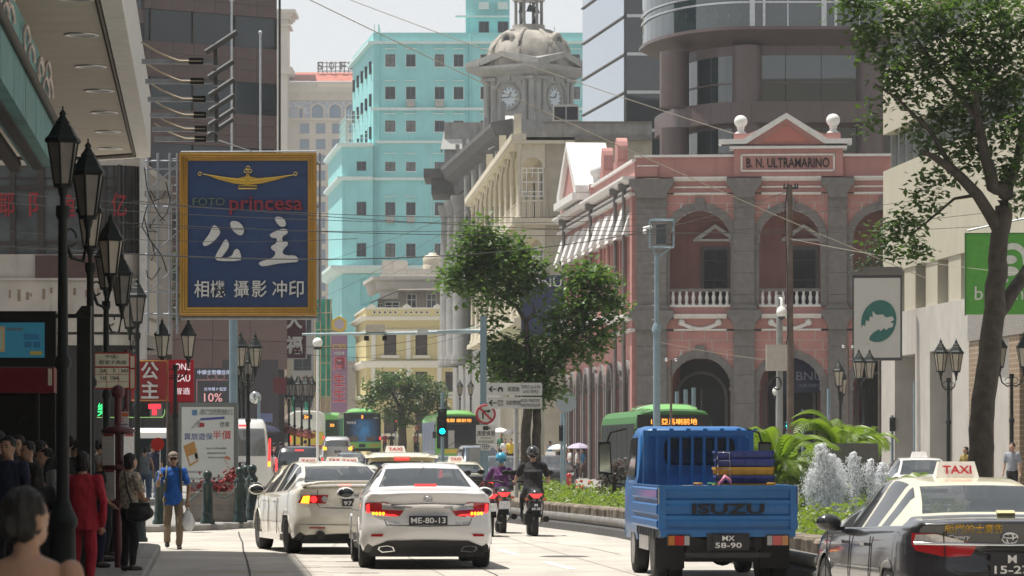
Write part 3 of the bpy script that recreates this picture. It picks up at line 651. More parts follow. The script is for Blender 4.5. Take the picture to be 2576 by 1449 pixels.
text('lettering','BNU',1.1,.36,mat('dull_white',(.3,.34,.42),.5),fa,(.1,-.07,.15),thick=.02);text('small_lettering','大西洋銀行',.95,.16,mat('dull_white',(.3,.34,.42),.5),fa,(.1,-.07,-.25),thick=.02)
# ================================================================== curved office tower behind the bank
TY=172.0;ts=TY/FP
tw=thing('curved_office_tower','curved dark glass office tower with mauve granite columns behind pink bank','building',(WX(1890,TY),TY,0))
M_MAU=mat('mauve_granite',(.125,.093,.09),.42,var=.08,scale=1.2)
M_TG=mat('tower_glass',(.015,.03,.034),.02,var=.5,scale=.15,spec=.9,ior=1.65)
tz=lambda y:CAMZ+(HY-y)*ts
def plan(off,n=14,xr=12.0):
 """plan outline: quarter ellipse on the left, then straight; off pushes it outwards"""
 a,b=4.3+off,9.0+off
 return[(-a*math.cos(math.pi/2*k/n),9.0-b*math.sin(math.pi/2*k/n))for k in range(n+1)]+[(xr*(j+1)/7,-off)for j in range(7)]
def belt(name,y0,y1,off0,off1,m,panes=False,gap=.0):
 A,B=plan(off0),plan(off1)
 if not panes:
  g=MB();g.ring([[(x,y,tz(y0))for x,y in A],[(x,y,tz(y1))for x,y in B]],0,False,False,False,False);g.build(name,m,tw);return
 for i in range(len(A)-1):
  g=MB();(x0,y_0),(x1,y_1)=A[i],A[i+1];(X0,Y0),(X1,Y1)=B[i],B[i+1];t=gap
  g.quad((x0+(x1-x0)*t,y_0+(y_1-y_0)*t,tz(y0)),(x1-(x1-x0)*t,y_1-(y_1-y_0)*t,tz(y0)),(X1-(X1-X0)*t,Y1-(Y1-Y0)*t,tz(y1)),(X0+(X1-X0)*t,Y0+(Y1-Y0)*t,tz(y1)),0)
  g.build(name,m,tw)
belt('column_core',560,60,-1.02,-1.02,M_BRJ)
belt('granite_panel',308,255,.0,.0,M_MAU,True,.006)
g=MB();g.ring([[(x,y,tz(255))for x,y in plan(0)],[(x,y,tz(255))for x,y in plan(-1.0)]],0,False,False,False,False);g.ring([[(x,y,tz(308))for x,y in plan(-1.0)],[(x,y,tz(308))for x,y in plan(0)]],0,False,False,False,False);g.build('ledge',M_MAU,tw)
belt('glass_pane',255,134,-.85,-.85,M_TG,True,.008)
belt('head_panel',134,108,-.8,-.8,M_MAU,True,.006)
belt('glass_pane',380,318,-.85,-.85,M_TG,True,.008);belt('glass_pane',560,396,-.85,-.85,M_TG,True,.008);belt('granite_panel',396,380,-.7,-.7,M_MAU,True,.006)
belt('head_panel',318,308,-.8,-.8,M_MAU,True,.006)
belt('lower_transom',206,202,-.8,-.8,M_MAU)
belt('flared_soffit',112,78,-.9,.75,M_MAU);belt('soffit_edge',78,70,.78,.78,M_MAU)
belt('glass_pane',70,-90,.6,.6,M_TG,True,.006)
for yy in(12,-8,-70):belt('rail',yy,yy-5,.68,.68,M_ALU)
for i,(x,y)in enumerate(plan(.66)):
 if i in(14,16):
  g=MB();g.box(x-.12,x+.12,y-.12,y+.12,tz(70),tz(-90));g.box(x+.5,x+.62,y-.12,y+.12,tz(70),tz(-90));g.build('steel_fin',M_ALU,tw)
for xx,off in((-.15,.0),(5.85,0.0),(-3.55,2.4),(11.6,0)):
 for z0,z1 in((tz(255),tz(112)),(tz(420),tz(308))):
  g=MB();g.cyl((xx,.75+off,z0),(xx,.75+off,z1),.72,n=28);g.build('column',M_MAU,tw)
# ================================================================== mirror glass tower
GY=205.0
gt=thing('glass_tower','mirror glass office tower with pale sky-reflecting side and dark side','building',(WX(1573,GY),GY,0))
gz_=lambda y:CAMZ+(HY-y)*GY/FP
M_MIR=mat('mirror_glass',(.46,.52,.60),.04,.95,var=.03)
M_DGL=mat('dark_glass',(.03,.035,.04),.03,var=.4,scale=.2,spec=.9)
M_MUL=mat('grey_mullion',(.10,.105,.11),.5,.3)
Ld=Vector((-.15,1,0)).normalized();Lw=14.6
g=MB();g.box(0,9,.3,12,0,gz_(-100));g.build('core',M_BRJ,gt)
fh=(gz_(56)-gz_(152))
z=gz_(1000);k=0
while z<gz_(-80):
 for j in range(5):
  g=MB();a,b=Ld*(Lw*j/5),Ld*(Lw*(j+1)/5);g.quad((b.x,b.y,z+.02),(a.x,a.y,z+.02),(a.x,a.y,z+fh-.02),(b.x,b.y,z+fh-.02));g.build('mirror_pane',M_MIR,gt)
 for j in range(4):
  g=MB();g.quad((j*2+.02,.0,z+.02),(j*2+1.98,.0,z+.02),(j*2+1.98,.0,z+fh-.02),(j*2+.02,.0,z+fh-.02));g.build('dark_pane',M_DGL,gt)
 g=MB();p=Ld*Lw;n_=Vector((-1,-.15,0)).normalized()*.06
 g.tube([Vector((0,0,z))+n_,p+n_+Vector((0,0,z))],.07,n=4);g.build('mullion',M_MUL,gt)
 g=MB();g.box(-.02,8,-.08,.02,z-.09,z+.09);g.build('mullion',M_ALU,gt)
 z+=fh;k+=1
g=MB();g.box(-.08,.08,-.08,.08,0,gz_(-80));g.build('corner_mullion',M_MUL,gt)
# ================================================================== cream arcaded house with balconies
VY=192.0;vs_=VY/FP
ve=thing('balcony_house','cream colonial house with slender balcony columns and latticed screens','building',(WX(1305,VY),VY,gz(VY)))
M_CRM=mat('cream_plaster',(.42,.38,.30),.85,var=.14,scale=1.6,streak=.6,stain=.5)
M_CRL=mat('pale_cream_trim',(.62,.57,.45),.8,var=.08,streak=.25)
vx=lambda x:(x-1305)*vs_;vz=lambda y:CAMZ+(HY-y)*vs_-gz(VY)
g=MB();g.box(vx(1372),vx(1640),0,10,-1,vz(352));g.build('end_wall',M_CRM,ve)
g=MB();g.box(vx(1366),vx(1640),-.1,.5,vz(346),vz(308));g.build('parapet',M_CONC,ve)
g=MB();g.box(vx(1300),vx(1640),-.35,.5,vz(354),vz(346));g.box(vx(1366),vx(1640),-.2,.6,vz(309),vz(306));g.build('cornice',mat('grey_cornice',(.2,.19,.175),.85,var=.2,streak=.5),ve)
vd=Vector((-3.15/49,1,0));VL=49
vn=Vector((-1,-.064,0)).normalized()
for kf,(zf,zt)in enumerate(((vz(552),vz(362)),(vz(800),vz(566)))):
 for k in range(10):
  p=vd*(VL*k/9.5);g=MB();r_=.13
  g.lathe([(.2,0),(.2,.15),(r_,.25),(r_*.85,zt-zf-.45),(.16,zt-zf-.4),(.22,zt-zf-.1),(.22,zt-zf)],c=(p.x,p.y,zf),n=10);g.build('balcony_column',M_CRL,ve)
  if k<9:
   a=p;b=vd*(VL*(k+1)/9.5)
   q=MB();q.tube([a+Vector((0,0,zf+1.0)),b+Vector((0,0,zf+1.0))],.06,n=4)
   for j in range(1,14):c=a.lerp(b,j/14);q.cyl((c.x,c.y,zf),(c.x,c.y,zf+1.0),.025,n=4,caps=False)
   q.build('balcony_railing',M_CRL,ve)
   q=MB();m_=10
   pts=[a.lerp(b,j/m_)+Vector((0,0,zt-.9+.8*math.sin(math.pi*j/m_)))for j in range(m_+1)]
   top=[a.lerp(b,j/m_)+Vector((0,0,zt))for j in range(m_+1)]
   q.ring([pts,top],0,False,False,False,False);q.build('arch_spandrel',M_CRL,ve)
 q=MB();e=vd*VL
 q.prism([(0-.35,-.35),(e.x-.35,e.y),(e.x+3.2,e.y),(3.0,-.35)],zt,zt+.35,'z');q.prism([(-.25,-.3),(e.x-.25,e.y),(e.x+3.2,e.y),(3.0,-.3)],zf-.3,zf-.02,'z');q.build('balcony_slab',M_CRL,ve)
 q=MB();off=vn*-1.9
 q.quad(tuple(e+off+Vector((0,0,zf))),tuple(off+Vector((0,0,zf))),tuple(off+Vector((0,0,zt))),tuple(e+off+Vector((0,0,zt))));q.build('inner_wall',M_CRM,ve)
 for k in range(8):
  c=vd*(VL*(k+.5)/8)+off+vn*.06;q=MB();t1=vd.normalized()*.7
  q.quad(tuple(c+t1+Vector((0,0,zf+.1))),tuple(c-t1+Vector((0,0,zf+.1))),tuple(c-t1+Vector((0,0,zt-.9))),tuple(c+t1+Vector((0,0,zt-.9))));q.build('shutter_door',mat('grey_shutter',(.22,.22,.2),.7),ve)
 u0,u1=vx(1313),vx(1366);q=MB();zl0,zl1=zf+1.25,zt-1.3
 for x in(u0,u0+(u1-u0)*.22,u0+(u1-u0)*.5,u0+(u1-u0)*.78,u1):q.box(x-.025,x+.025,-.025,.025,zl0 if x not in(u0+(u1-u0)*.5,)else zl1-.5,zl1)
 for z in(zl0,zl0+(zl1-zl0)*.16,zl0+(zl1-zl0)*.5,zl0+(zl1-zl0)*.84,zl1):q.box(u0,u1,-.022,.022,z-.025,z+.025)
 q.build('lattice_screen',M_WHITE,ve)
 q=MB();q.box(u0,u1,-.03,.03,zf+.95,zf+1.05)
 for j in range(10):x=u0+(u1-u0)*(j+.5)/10;q.box(x-.02,x+.02,-.02,.02,zf,zf+.95)
 q.build('end_railing',M_CRL,ve)
 q=MB();arch_wall(q,u0-.1,u1+.15,zt-1.3,zt,(u0+u1)/2,(u1-u0)/2-.02,zt-1.25,zt-1.3,.12,n=10);q.build('end_arch',M_CRL,ve)
e=vd*VL;q=MB();off=vn*-1.95
q.quad(tuple(e+off+Vector((0,0,-1))),tuple(off+Vector((0,0,-1))),tuple(off+Vector((0,0,vz(800)))),tuple(e+off+Vector((0,0,vz(800)))));q.build('street_wall',M_CRM,ve)
q=MB();q.prism([(-.4,-.4),(e.x-.4,e.y),(e.x+.4,e.y),(.4,-.4)],vz(354),vz(338),'z');q.build('roof_edge',M_CRL,ve)
for k in range(3):
 q=MB();c=vd*(1+k*13);q.prism([(c.x-.2,c.y-1.0),(c.x+.2,c.y-1.0),(c.x+.2,c.y+1.0),(c.x-.2,c.y+1.0)],vz(338),vz(338)+1.1,'z');q.build('parapet_block',M_CRL,ve)
ac=thing('air_conditioner','large twin fan outdoor air conditioner on the grey parapet','air conditioner',W(1424,305,VY+1))
g=MB();g.box(-.7,.7,0,.8,-.05,.85);g.build('case',mat('pale_grey_case',(.5,.5,.48),.6),ac)
for s in(-1,1):
 g=MB();g.box(s*.33-.3,s*.33+.3,-.02,.02,.08,.78);g.build('grille',mat('dark_grille',(.02,.022,.03),.6),ac)
 g=MB();g.cyl((s*.33,.4,.85),(s*.33,.4,.93),.28,n=16);g.build('fan_ring',M_CONC,ac)
# ================================================================== grey post office and clock tower
OY=245.0
po=thing('post_office','grey stone post office with giant columns and heavy dark cornices','building',(.05,OY,gz(OY)))
M_PO=mat('grey_render',(.26,.26,.25),.85,var=.14,scale=1.5,streak=.6,stain=.4)
M_POD=mat('weathered_dark_cornice',(.10,.10,.098),.9,var=.3,scale=1.5,streak=.5)
od=Vector((-4.85/45,1,0));OL=45;on=Vector((-1,-.108,0)).normalized()
h_=22.2
oe=od*OL
g=MB();g.prism([(0,0),(oe.x,oe.y),(oe.x+16,oe.y),(12,0)],-1,h_,'z');g.build('body',M_PO,po)
g=MB()
path=[tuple(oe+Vector((0,0,h_))),(0,0,h_)]
moulding(g,path,[(0,-1.6),(.3,-1.6),(.5,-1.1),(.5,-.7),(1.2,-.3),(1.5,.3),(1.5,.6),(0,.9)]);g.build('cornice',M_POD,po)
for k in range(8):
 p=od*(OL*(k+.3)/8)+on*.7;g=MB()
 if k in(6,7,5):
  g.lathe([(.85,0),(.85,.5),(.7,.8),(.66,9),(.58,h_-10.5),(.62,h_-10.3),(.85,h_-9.6),(.85,h_-9.3)],c=(p.x,p.y,7.0),n=20);g.build('giant_column',M_PO,po)
 else:
  g.cyl((p.x,p.y,12),(p.x,p.y,h_-1.2),.35,n=8);g.build('pilaster',M_PO,po)
 g=MB();p2=od*(OL*(k+.3)/8);g.cbox((p2.x-.5,p2.y,h_+1.5),(.32,.32,1.3));g.build('attic_baluster',M_PO,po)
g=MB();p=oe;g.prism([(p.x-1.6,p.y-6),(p.x-1.6,p.y+1),(p.x+3,p.y+1),(p.x+3,p.y-6)],h_-1.5,h_-.2,'z');g.prism([(p.x-2.2,p.y-6.6),(p.x-2.2,p.y+1),(p.x+3,p.y+1),(p.x+3,p.y-6.6)],h_-.2,h_+.5,'z');g.build('corner_entablature',M_POD,po)
g=MB();g.prism([(p.x-.6,p.y-4),(p.x-.6,p.y),(p.x+5,p.y),(p.x+5,p.y-4)],h_+.5,h_+4.4,'z');g.build('attic_block',M_PO,po)
g=MB();g.add([(p.x-.9,p.y-4.4,h_+2.2),(p.x+1.6,p.y-4.4,h_+2.2),(p.x+1.7,p.y-3.6,h_+3.9),(p.x-.6,p.y-3.6,h_+3.9),(p.x-.9,p.y,h_+2.2),(p.x-.6,p.y,h_+3.9)],[(0,1,2,3),(4,0,3,5)]);g.build('attic_coping',mat('pale_cement',(.5,.5,.48),.8,var=.1),po)  # coping in a paler cement tone than the walls
for xx,yy,w_,hh in((1280,286,28,32),(1258,332,36,38)):
 q=W(xx,yy,250)-Vector((.05,OY,gz(OY)));g=MB();s_=250/FP
 g.add([(q.x-w_*s_*.4,q.y,q.z-hh*s_),(q.x+w_*s_*.8,q.y,q.z-hh*s_),(q.x+w_*s_*.5,q.y+1.5,q.z),(q.x-w_*s_*.4,q.y+1.5,q.z),(q.x-w_*s_*.9,q.y+3,q.z-hh*s_)],[(0,1,2,3),(4,0,3)]);g.build('gable_slab',mat('pale_cement',(.5,.5,.48),.8),po)  # sloping slabs in the same paler cement tone
g=MB();s_=250/FP
for x0,x1,y0,y1 in((1290,1345,330,300),(1345,1400,330,280),(1400,1440,330,262)):g.box(WX(x0,250)-.05,WX(x1,250)-.05,5,12,WZ(y0+20,250)-1.3,WZ(y1,250)-1.3)
g.build('roof_block',M_PO,po)
CY_=262.0;cs=CY_/FP
ct=thing('clock_tower','grey domed clock tower with open bell lantern and two clock faces','tower',(WX(1330,CY_),CY_,gz(CY_)),R(53.4))
cz=lambda y:CAMZ+(HY-y)*cs-gz(CY_)
hw=160*cs/2*.99
M_CT=mat('tower_stone',(.34,.34,.325),.85,var=.12,scale=1.6,streak=.5,stain=.3)
M_DOME=mat('stained_dome_stone',(.34,.32,.285),.85,var=.3,scale=.9,streak=.8,stain=.5)
g=MB();g.box(-hw,hw,-hw,hw,8,cz(195));g.build('shaft',M_CT,ct)
for s in((1,1),(-1,-1),(1,-1),(-1,1)):
 for k,o in((0,.0),(.62,0)):
  for ax in(0,1):
   g=MB();a=s[0]*(hw-.28-k);b=s[1]*hw*1.02
   if ax:a,b=s[0]*hw*1.02,s[1]*(hw-.28-k)
   g.cyl((a,b,cz(330)),(a,b,cz(208)),.22,n=10);g.cbox((a,b,cz(205)),(.6,.6,.22));g.build('pilaster',M_CT,ct)
g=MB();o=hw;
prof=[(0,-.9),(.1,-.9),(.12,-.5),(.35,-.35),(.9,-.05),(1.0,.1),(1.0,.3),(0,.35)]
rows=[]
for sx,sy in((-1,-1),(1,-1),(1,1),(-1,1),(-1,-1)):rows.append([((o+a)*sx,(o+a)*sy,cz(183)+b)for a,b in prof])
g.ring(rows,0,False,True,False,False);g.build('cornice',M_CT,ct)
for ax in range(4):
 Mx=Matrix.Rotation(math.pi/2*ax,4,'Z');yf=-hw
 def fp(name,mb,m):mb.v=[tuple(Mx@Vector(v))for v in mb.v];mb.build(name,m,ct)
 g=MB();z0=cz(183)+.3;g.prism([(-hw-.2,z0),(hw+.2,z0),(0,cz(152))],yf-.5,yf+.6);fp('pediment',g,M_CT)
 g=MB();t=.3;g.prism([(-hw-1.05,z0),(-hw-1.05,z0+t),(0,cz(152)+.42),(hw+1.05,z0+t),(hw+1.05,z0),(hw-.1,z0),(0,cz(152)+.02),(-hw+.1,z0)],yf-1.0,yf+.3);fp('raking_cornice',g,M_CT)
 if ax in(0,3):
  zc_=cz(251);g=MB();g.lathe([(.98,-.14),(.98,.1),(.74,.14),(.74,-.1)],n=28);g.v=[(x,yf-z,y+zc_)for x,y,z in g.v];fp('clock_surround',g,M_CT)
  g=MB();g.cyl((0,yf-.02,zc_),(0,yf-.06,zc_),.75,n=28);fp('clock_face',g,mat('clock_dial',(.55,.62,.66),.5))
  g=MB()
  for k in range(12):
   a=math.pi/6*k;g.cbox((.62*math.sin(a),yf-.08,zc_+.62*math.cos(a)),(.06,.02,.14),(0,a,0))
  fp('hour_marks',g,M_BLACK)
  for L_,w_,a in((.4,.07,R(22)),(.6,.05,R(270))):
   g=MB();g.cbox((math.sin(a)*L_/2,yf-.1,zc_+math.cos(a)*L_/2),(w_,.02,L_),(0,a,0));fp('clock_hand',g,M_BLACK)
  g=MB();arch_band(g,0,zc_+.1,1.25,1.45,yf-.14,yf+.1,n=16);g.box(-1.45,-1.25,yf-.14,yf+.1,cz(330),zc_+.1);g.box(1.25,1.45,yf-.14,yf+.1,cz(330),zc_+.1);g.box(-.18,.18,yf-.25,yf,zc_+1.2,zc_+1.9);fp('arch_moulding',g,M_CT)
  g=MB();g.lathe([(.5,-.25),(.62,0),(.5,.25),(.3,.25),(.3,-.25)],n=18);g.v=[(x,yf*.62-z-1.05,y*1.2+cz(110))for x,y,z in g.v];fp('oculus_frame',g,M_DOME)
  g=MB();g.cyl((0,yf*.62-1.1,cz(110)),(0,yf*.62-1.25,cz(110)),.36,n=16);fp('oculus_glass',g,M_GLASS)
  g=MB()
  for sg in(-1,1):g.tube([(sg*(.6+.15*k),yf*.62-1.1-.02*k,cz(112)-.1-.04*k*k+.12*math.sin(k*2))for k in range(8)],[.12,.13,.15,.13,.12,.11,.09,.05],n=8)
  fp('scroll_ornament',g,M_DOME)
  g=MB();g.sph((0,yf-.3,cz(152)+.72),.22);g.cbox((0,yf-.3,cz(152)+.45),(.5,.4,.25));fp('pediment_ball',g,M_DOME)
g=MB();R0=106*cs;zb=cz(183)
g.lathe([(R0,0),(R0*1.0,.7),(R0*.97,1.3),(R0*.88,1.9),(R0*.73,2.4),(R0*.52,2.75),(R0*.36,2.85)],c=(0,0,zb+.2),n=48)
g.build('dome',M_DOME,ct)
g=MB()
for k in range(8):
 a=2*math.pi*(k+.5)/8;pts=[(R0*1.01*q*math.cos(a),R0*1.01*q*math.sin(a),zb+.2+z)for q,z in((1,0),(1,.7),(.97,1.3),(.88,1.9),(.73,2.4),(.52,2.75),(.36,2.87))];g.tube(pts,.16,n=6)
g.build('dome_rib',M_DOME,ct)
zl=cz(80)
g=MB();g.lathe([(1.9,-.35),(1.75,0),(1.35,.2),(1.2,.55),(1.2,.75)],c=(0,0,zl-.3),n=16);g.build('lantern_base',M_DOME,ct)
for k in range(6):
 a=2*math.pi*(k+.25)/6;g=MB();g.lathe([(.14,0),(.12,.2),(.11,1.7),(.16,1.85)],c=(.95*math.cos(a),.95*math.sin(a),zl+.4),n=8);g.build('lantern_column',M_PO,ct)
g=MB();g.lathe([(1.2,0),(1.25,.2),(1.1,.35),(.95,1.0),(.6,1.5),(.1,1.9)],c=(0,0,zl+2.25),n=20);g.build('lantern_cap',mat('white_dome_paint',(.62,.62,.6),.7),ct)
for(x,z)in((-.4,.95),(.4,.95),(-.45,1.9),(.1,2.0),(.5,1.9)):
 g=MB();g.lathe([(.3,0),(.26,.08),(.19,.28),(.15,.42),(.05,.5),(.04,.7)],c=(x,-x*.6,zl+z-.5),n=12);g.build('bell',mat('dark_bronze',(.05,.06,.06),.5,.6),ct)
# ================================================================== yellow colonial building and roofs behind it
YY=310.0;ys_=YY/FP
ye=thing('yellow_building','pale yellow colonial building with white pilasters and pierced parapet','building',(WX(921,YY),YY,gz(YY)))
yx=lambda x:(x-921)*ys_;yz=lambda y:CAMZ+(HY-y)*ys_-gz(YY)
M_YEL=mat('pale_yellow_paint',(.62,.53,.27),.8,var=.05,streak=.1);M_YW=mat('cream_white_trim',(.72,.70,.62),.75,var=.05,streak=.1)
wd=[(966,997),(1045,1075),(1120,1150),(1196,1226)]
yo=[]
for a,b in wd:yo+=[(yx(a),yx(b),yz(893),yz(842)),(yx(a),yx(b),yz(985),yz(935)),(yx(a),yx(b),yz(1090),yz(1030))]
g=MB();wall_open(g,0,yx(1280),-1,yz(796),yo,.3);g.quad((-1.6,16,-1),(0,0,-1),(0,0,yz(796)),(-1.6,16,yz(796)));g.build('wall',M_YEL,ye)
for o in yo:g=MB();g.box(o[0],o[1],.22,.28,o[2],o[3]);g.build('shutter',mat('brown_black_shutter',(.045,.032,.03),.6),ye);g=MB();g.box(o[0]-.25,o[1]+.25,-.22,0,o[2]-.28,o[2]-.05);g.build('sill',M_YW,ye)
for x in(934,1022,1100,1173,1250):g=MB();g.box(yx(x),yx(x+11),-.15,.05,yz(905),yz(835));g.box(yx(x),yx(x+11),-.15,.05,yz(1000),yz(925));g.build('pilaster',M_YW,ye)
for y0,y1,o in((806,796,.5),(835,829,.2),(925,908,.45),(1003,995,.4)):
 g=MB();moulding(g,[(-1.6,16,yz(y0)),(0,0,yz(y0)),(yx(1280),0,yz(y0))],[(0,0),(o*.5,0),(o,(yz(y1)-yz(y0))*.7),(o,yz(y1)-yz(y0)),(0,yz(y1)-yz(y0))]);g.build('cornice',M_YW,ye)
g=MB();moulding(g,[(-1.6,16,yz(796)),(0,0,yz(796)),(yx(1280),0,yz(796))],[(-.3,0),(.05,0),(.05,yz(776)-yz(796)),(-.3,yz(776)-yz(796))]);g.build('parapet',M_YEL,ye)
g=MB();moulding(g,[(-1.6,16,yz(778)),(0,0,yz(778)),(yx(1280),0,yz(778))],[(-.35,0),(.15,0),(.15,.15),(-.35,.15)]);g.build('parapet_coping',M_YW,ye)
for k in range(22):
 x=942+k*13.2;
 if k%6==5:continue
 g=MB();g.cyl((yx(x),-.08,yz(786)),(yx(x),-.02,yz(786)),.17,n=10);o=g.build('pierced_ring',M_YW,ye);g=MB();g.cyl((yx(x),-.1,yz(786)),(yx(x),-.05,yz(786)),.1,n=8);g.build('hole',M_GLASS,o)
for x in(925,1013,1090,1165):g=MB();g.prism([(yx(x),yz(776)),(yx(x+20),yz(776)),(yx(x+20),yz(770)),(yx(x+10),yz(764)),(yx(x),yz(770))],-.1,.5);g.build('crest',M_YW,ye)
wh=thing('white_roof_house','off white rendered building with moulded cornice and rooftop parapet','building',(WX(955,322),322,gz(322)))
k_=322/FP;qx=lambda x:(x-955)*k_;qz=lambda y:CAMZ+(HY-y)*k_-gz(322)
M_OW=mat('stained_off_white',(.55,.52,.47),.85,var=.08,streak=.45,stain=.3)
g=MB();g.box(0,qx(1300),0,8,-1,qz(690));g.build('wall',M_OW,wh)
g=MB();moulding(g,[(-1.2,10,qz(735)),(0,0,qz(735)),(qx(1300),0,qz(735))],[(0,0),(.3,.3),(.4,.9),(.7,1.1),(.7,1.4),(0,1.4)]);g.build('cornice',M_OW,wh)
g=MB();g.box(.2,qx(1300),.1,7,qz(691),qz(676));g.build('parapet',M_OW,wh)
g=MB();g.box(qx(958),qx(1020),3,7,qz(692),qz(650));g.build('stair_hut',M_OW,wh)
g=MB();g.box(qx(1146),qx(1260),3,7,qz(692),qz(590));g.build('white_tower',mat('white_render',(.68,.68,.66),.8,streak=.2),wh)
tk=thing('water_tank','cream ribbed plastic water tank on the white roof','tank',W(1088,692,323))
g=MB();g.lathe([(.8,0),(.86,.1),(.86,.9),(.8,1.0),(.86,1.1),(.86,1.5),(.7,1.75),(.35,1.85),(.35,2.0),(.05,2.02)],n=20);g.build('tank_body',mat('tank_cream',(.58,.53,.42),.6),tk)
sh=thing('rooftop_shack','weathered rooftop shack with sloping corrugated roof and white window frames','shack',(WX(935,315),315,gz(315)))
k_=315/FP;sx_=lambda x:(x-935)*k_;sz_=lambda y:CAMZ+(HY-y)*k_-gz(315)
g=MB();g.box(sx_(1002),sx_(1280),0,4,sz_(790),sz_(735));g.box(sx_(950),sx_(1002),.2,4,sz_(790),sz_(752));g.build('wall',mat('stained_plaster',(.32,.28,.23),.9,var=.2,streak=.6),sh)
g=MB();g.add([(sx_(932),-.8,sz_(762)),(sx_(1000),-.9,sz_(731)),(sx_(1280),-.9,sz_(731)),(sx_(1280),5,sz_(716)),(sx_(1000),5,sz_(720)),(sx_(932),5,sz_(756)),(sx_(932),-.8,sz_(765)),(sx_(1000),-.9,sz_(735)),(sx_(1280),-.9,sz_(735))],[(0,1,4,5),(1,2,3,4),(6,7,1,0),(7,8,2,1)]);g.build('roof',mat('rusty_sheet',(.14,.12,.10),.9,var=.4,scale=1.5),sh)
for x0,x1,y0,y1 in((1023,1048,781,739),(1073,1098,781,739),(968,1005,788,759),(949,964,788,764)):window(sh,sx_(x0),sz_(y0),sx_(x1)-sx_(x0),sz_(y1)-sz_(y0),-.05,'grid',M_WHITE,M_GLASS)
# ================================================================== left side buildings
M_LW=mat('old_painted_wall',(.24,.225,.205),.85,var=.1,scale=1,streak=.4,stain=.3)
nb=thing('corner_block','tall building above the bus stop pavement with projecting canopy','building',(0,0,0))
def nl(Y):return-8.2-.086*(Y-40)
g=MB();g.prism([(nl(12),12),(nl(58.4),58.4),(-24,59),(-24,12)],0,22,'z');g.build('wall',M_LW,nb)
CZ=6.35;ce=lambda Y:-5.85-.086*(Y-58)
g=MB();g.prism([(ce(26)-.02,26),(ce(57.2)-.02,57.2),(ce(58)-1.2,58),(-12,58.2),(-12,26)],CZ+.06,CZ+.9,'z');g.build('canopy_slab',mat('canopy_fill',(.3,.29,.27),.8),nb)
M_SOFT=mat('beige_soffit_board',(.40,.36,.31),.75,var=.05,scale=2)
Y=26.0
while Y<57.4:
 Y2=min(Y+.72,57.9);g=MB();a=ce(Y)-.24;b=ce(Y2)-.24
 if Y2>57.3:b-=.9
 g.prism([(-11,Y+.006),(a,Y+.006),(b,Y2-.006),(-11,Y2-.006)],CZ,CZ+.05,'z');g.build('soffit_board',M_SOFT,nb);Y=Y2
g=MB();g.prism([(ce(26)-.22,26),(ce(57.2)-.22,57.2),(ce(57.2),57.2),(ce(26),26)],CZ-.05,CZ+.95,'z');g.prism([(ce(57.2)-.22,57.2),(ce(58)-1.3,58),(ce(58)-1.2,58.15),(ce(57.2),57.25)],CZ-.05,CZ+.95,'z');g.build('canopy_fascia',mat('white_fascia',(.55,.54,.52),.6,var=.08,streak=.3),nb)
g=MB();g.tube([(ce(26)-.26,26,CZ-.012),(ce(57)-.26,57,CZ-.012),(ce(58)-1.2,57.9,CZ-.012),(-10.5,57.95,CZ-.012)],.03,n=4);g.build('soffit_trim',mat('dark_trim',(.10,.085,.075),.7),nb)
for xx,yy in((205,86),(228,166),(250,227),(262,282),(272,330),(278,372),(190,-5)):
 Yd=(CZ-CAMZ)*FP/(HY-yy);p=Vector((WX(xx,Yd),Yd,CZ-.004))
 g=MB();g.lathe([(.2,0),(.2,-.012),(.16,-.012),(.15,0)],n=18);o=g.build('downlight',M_ALU,nb,p);g=MB();g.cyl((0,0,-.003),(0,0,-.006),.15,n=16);g.build('lens',mat('dull_lens',(.12,.11,.1),.3),o)
ts_=thing('neon_signboard','faded teal shop signboard with bubble shapes above the bus stop','sign',(0,0,0))
M_TEAL=mat('faded_teal_panel',(.10,.24,.24),.6,var=.12,scale=3,streak=.6,stain=.5)
def tx(Y):return WX(135,42)-.081*(Y-42)
z0t,z1t,z2t=WZ(421,42),WZ(313,42),WZ(185,42)
for(a,b,m_,off)in((z0t,z1t,M_TEAL,0),(z1t+.03,z2t,mat('teal_bubble_panel',(.14,.33,.33),.55,var=.1,streak=.4,stain=.5),-.06)):
 n=0;Y=20.0
 while Y<42:
  g=MB();g.prism([(tx(Y)+off,Y+.01),(tx(Y+2)+off,Y+1.99),(tx(Y+2)-.3,Y+1.99),(tx(Y)-.3,Y+.01)],a,b,'z');g.build('sign_panel',m_,ts_);Y+=2
g=MB();g.tube([(tx(20)+.03,20,z1t+.015),(tx(42)+.03,42,z1t+.015)],.05,n=6);g.build('sign_rail',mat('dark_rusty_rail',(.05,.045,.04),.7),ts_)
M_BUB=mat('pale_pink_tube',(.6,.5,.48),.4)
for k in range(26):
 Y=24+rnd.random()*17.5;z=z1t+.15+rnd.random()*(z2t-z1t-.3);r_=rnd.uniform(.1,.22);g=MB()
 g.tube([(tx(Y)-.03+.02,Y+r_*math.cos(a*.4)*1.4,z+r_*math.sin(a*.4))for a in range(11)],.02,n=5);g.build('neon_bubble',M_BUB,ts_)
g=MB();
for k in range(10):
 z=z2t+.1;g.cyl((tx(22+k*1.3)-.02,22+k*1.3,z+rnd.uniform(-.05,.05)),(tx(23.2+k*1.3)-.02,23.2+k*1.3,z+rnd.uniform(-.05,.05)),.09,n=8)
g.build('cable_duct',mat('rusty_duct',(.07,.055,.045),.8,var=.4,scale=8),ts_)
for k in range(5):
 g=MB();o=-.12-k*.26;g.prism([(tx(20)+o,20),(tx(42)+o,42),(tx(42)+o-.12,42),(tx(20)+o-.12,20)],z0t-.03-.03*k,z0t+.09-.03*k,'z');g.build('underside_slat',mat('dark_timber_slat',(.03,.027,.025),.7),ts_)
RY=92.0;rs=RY/FP
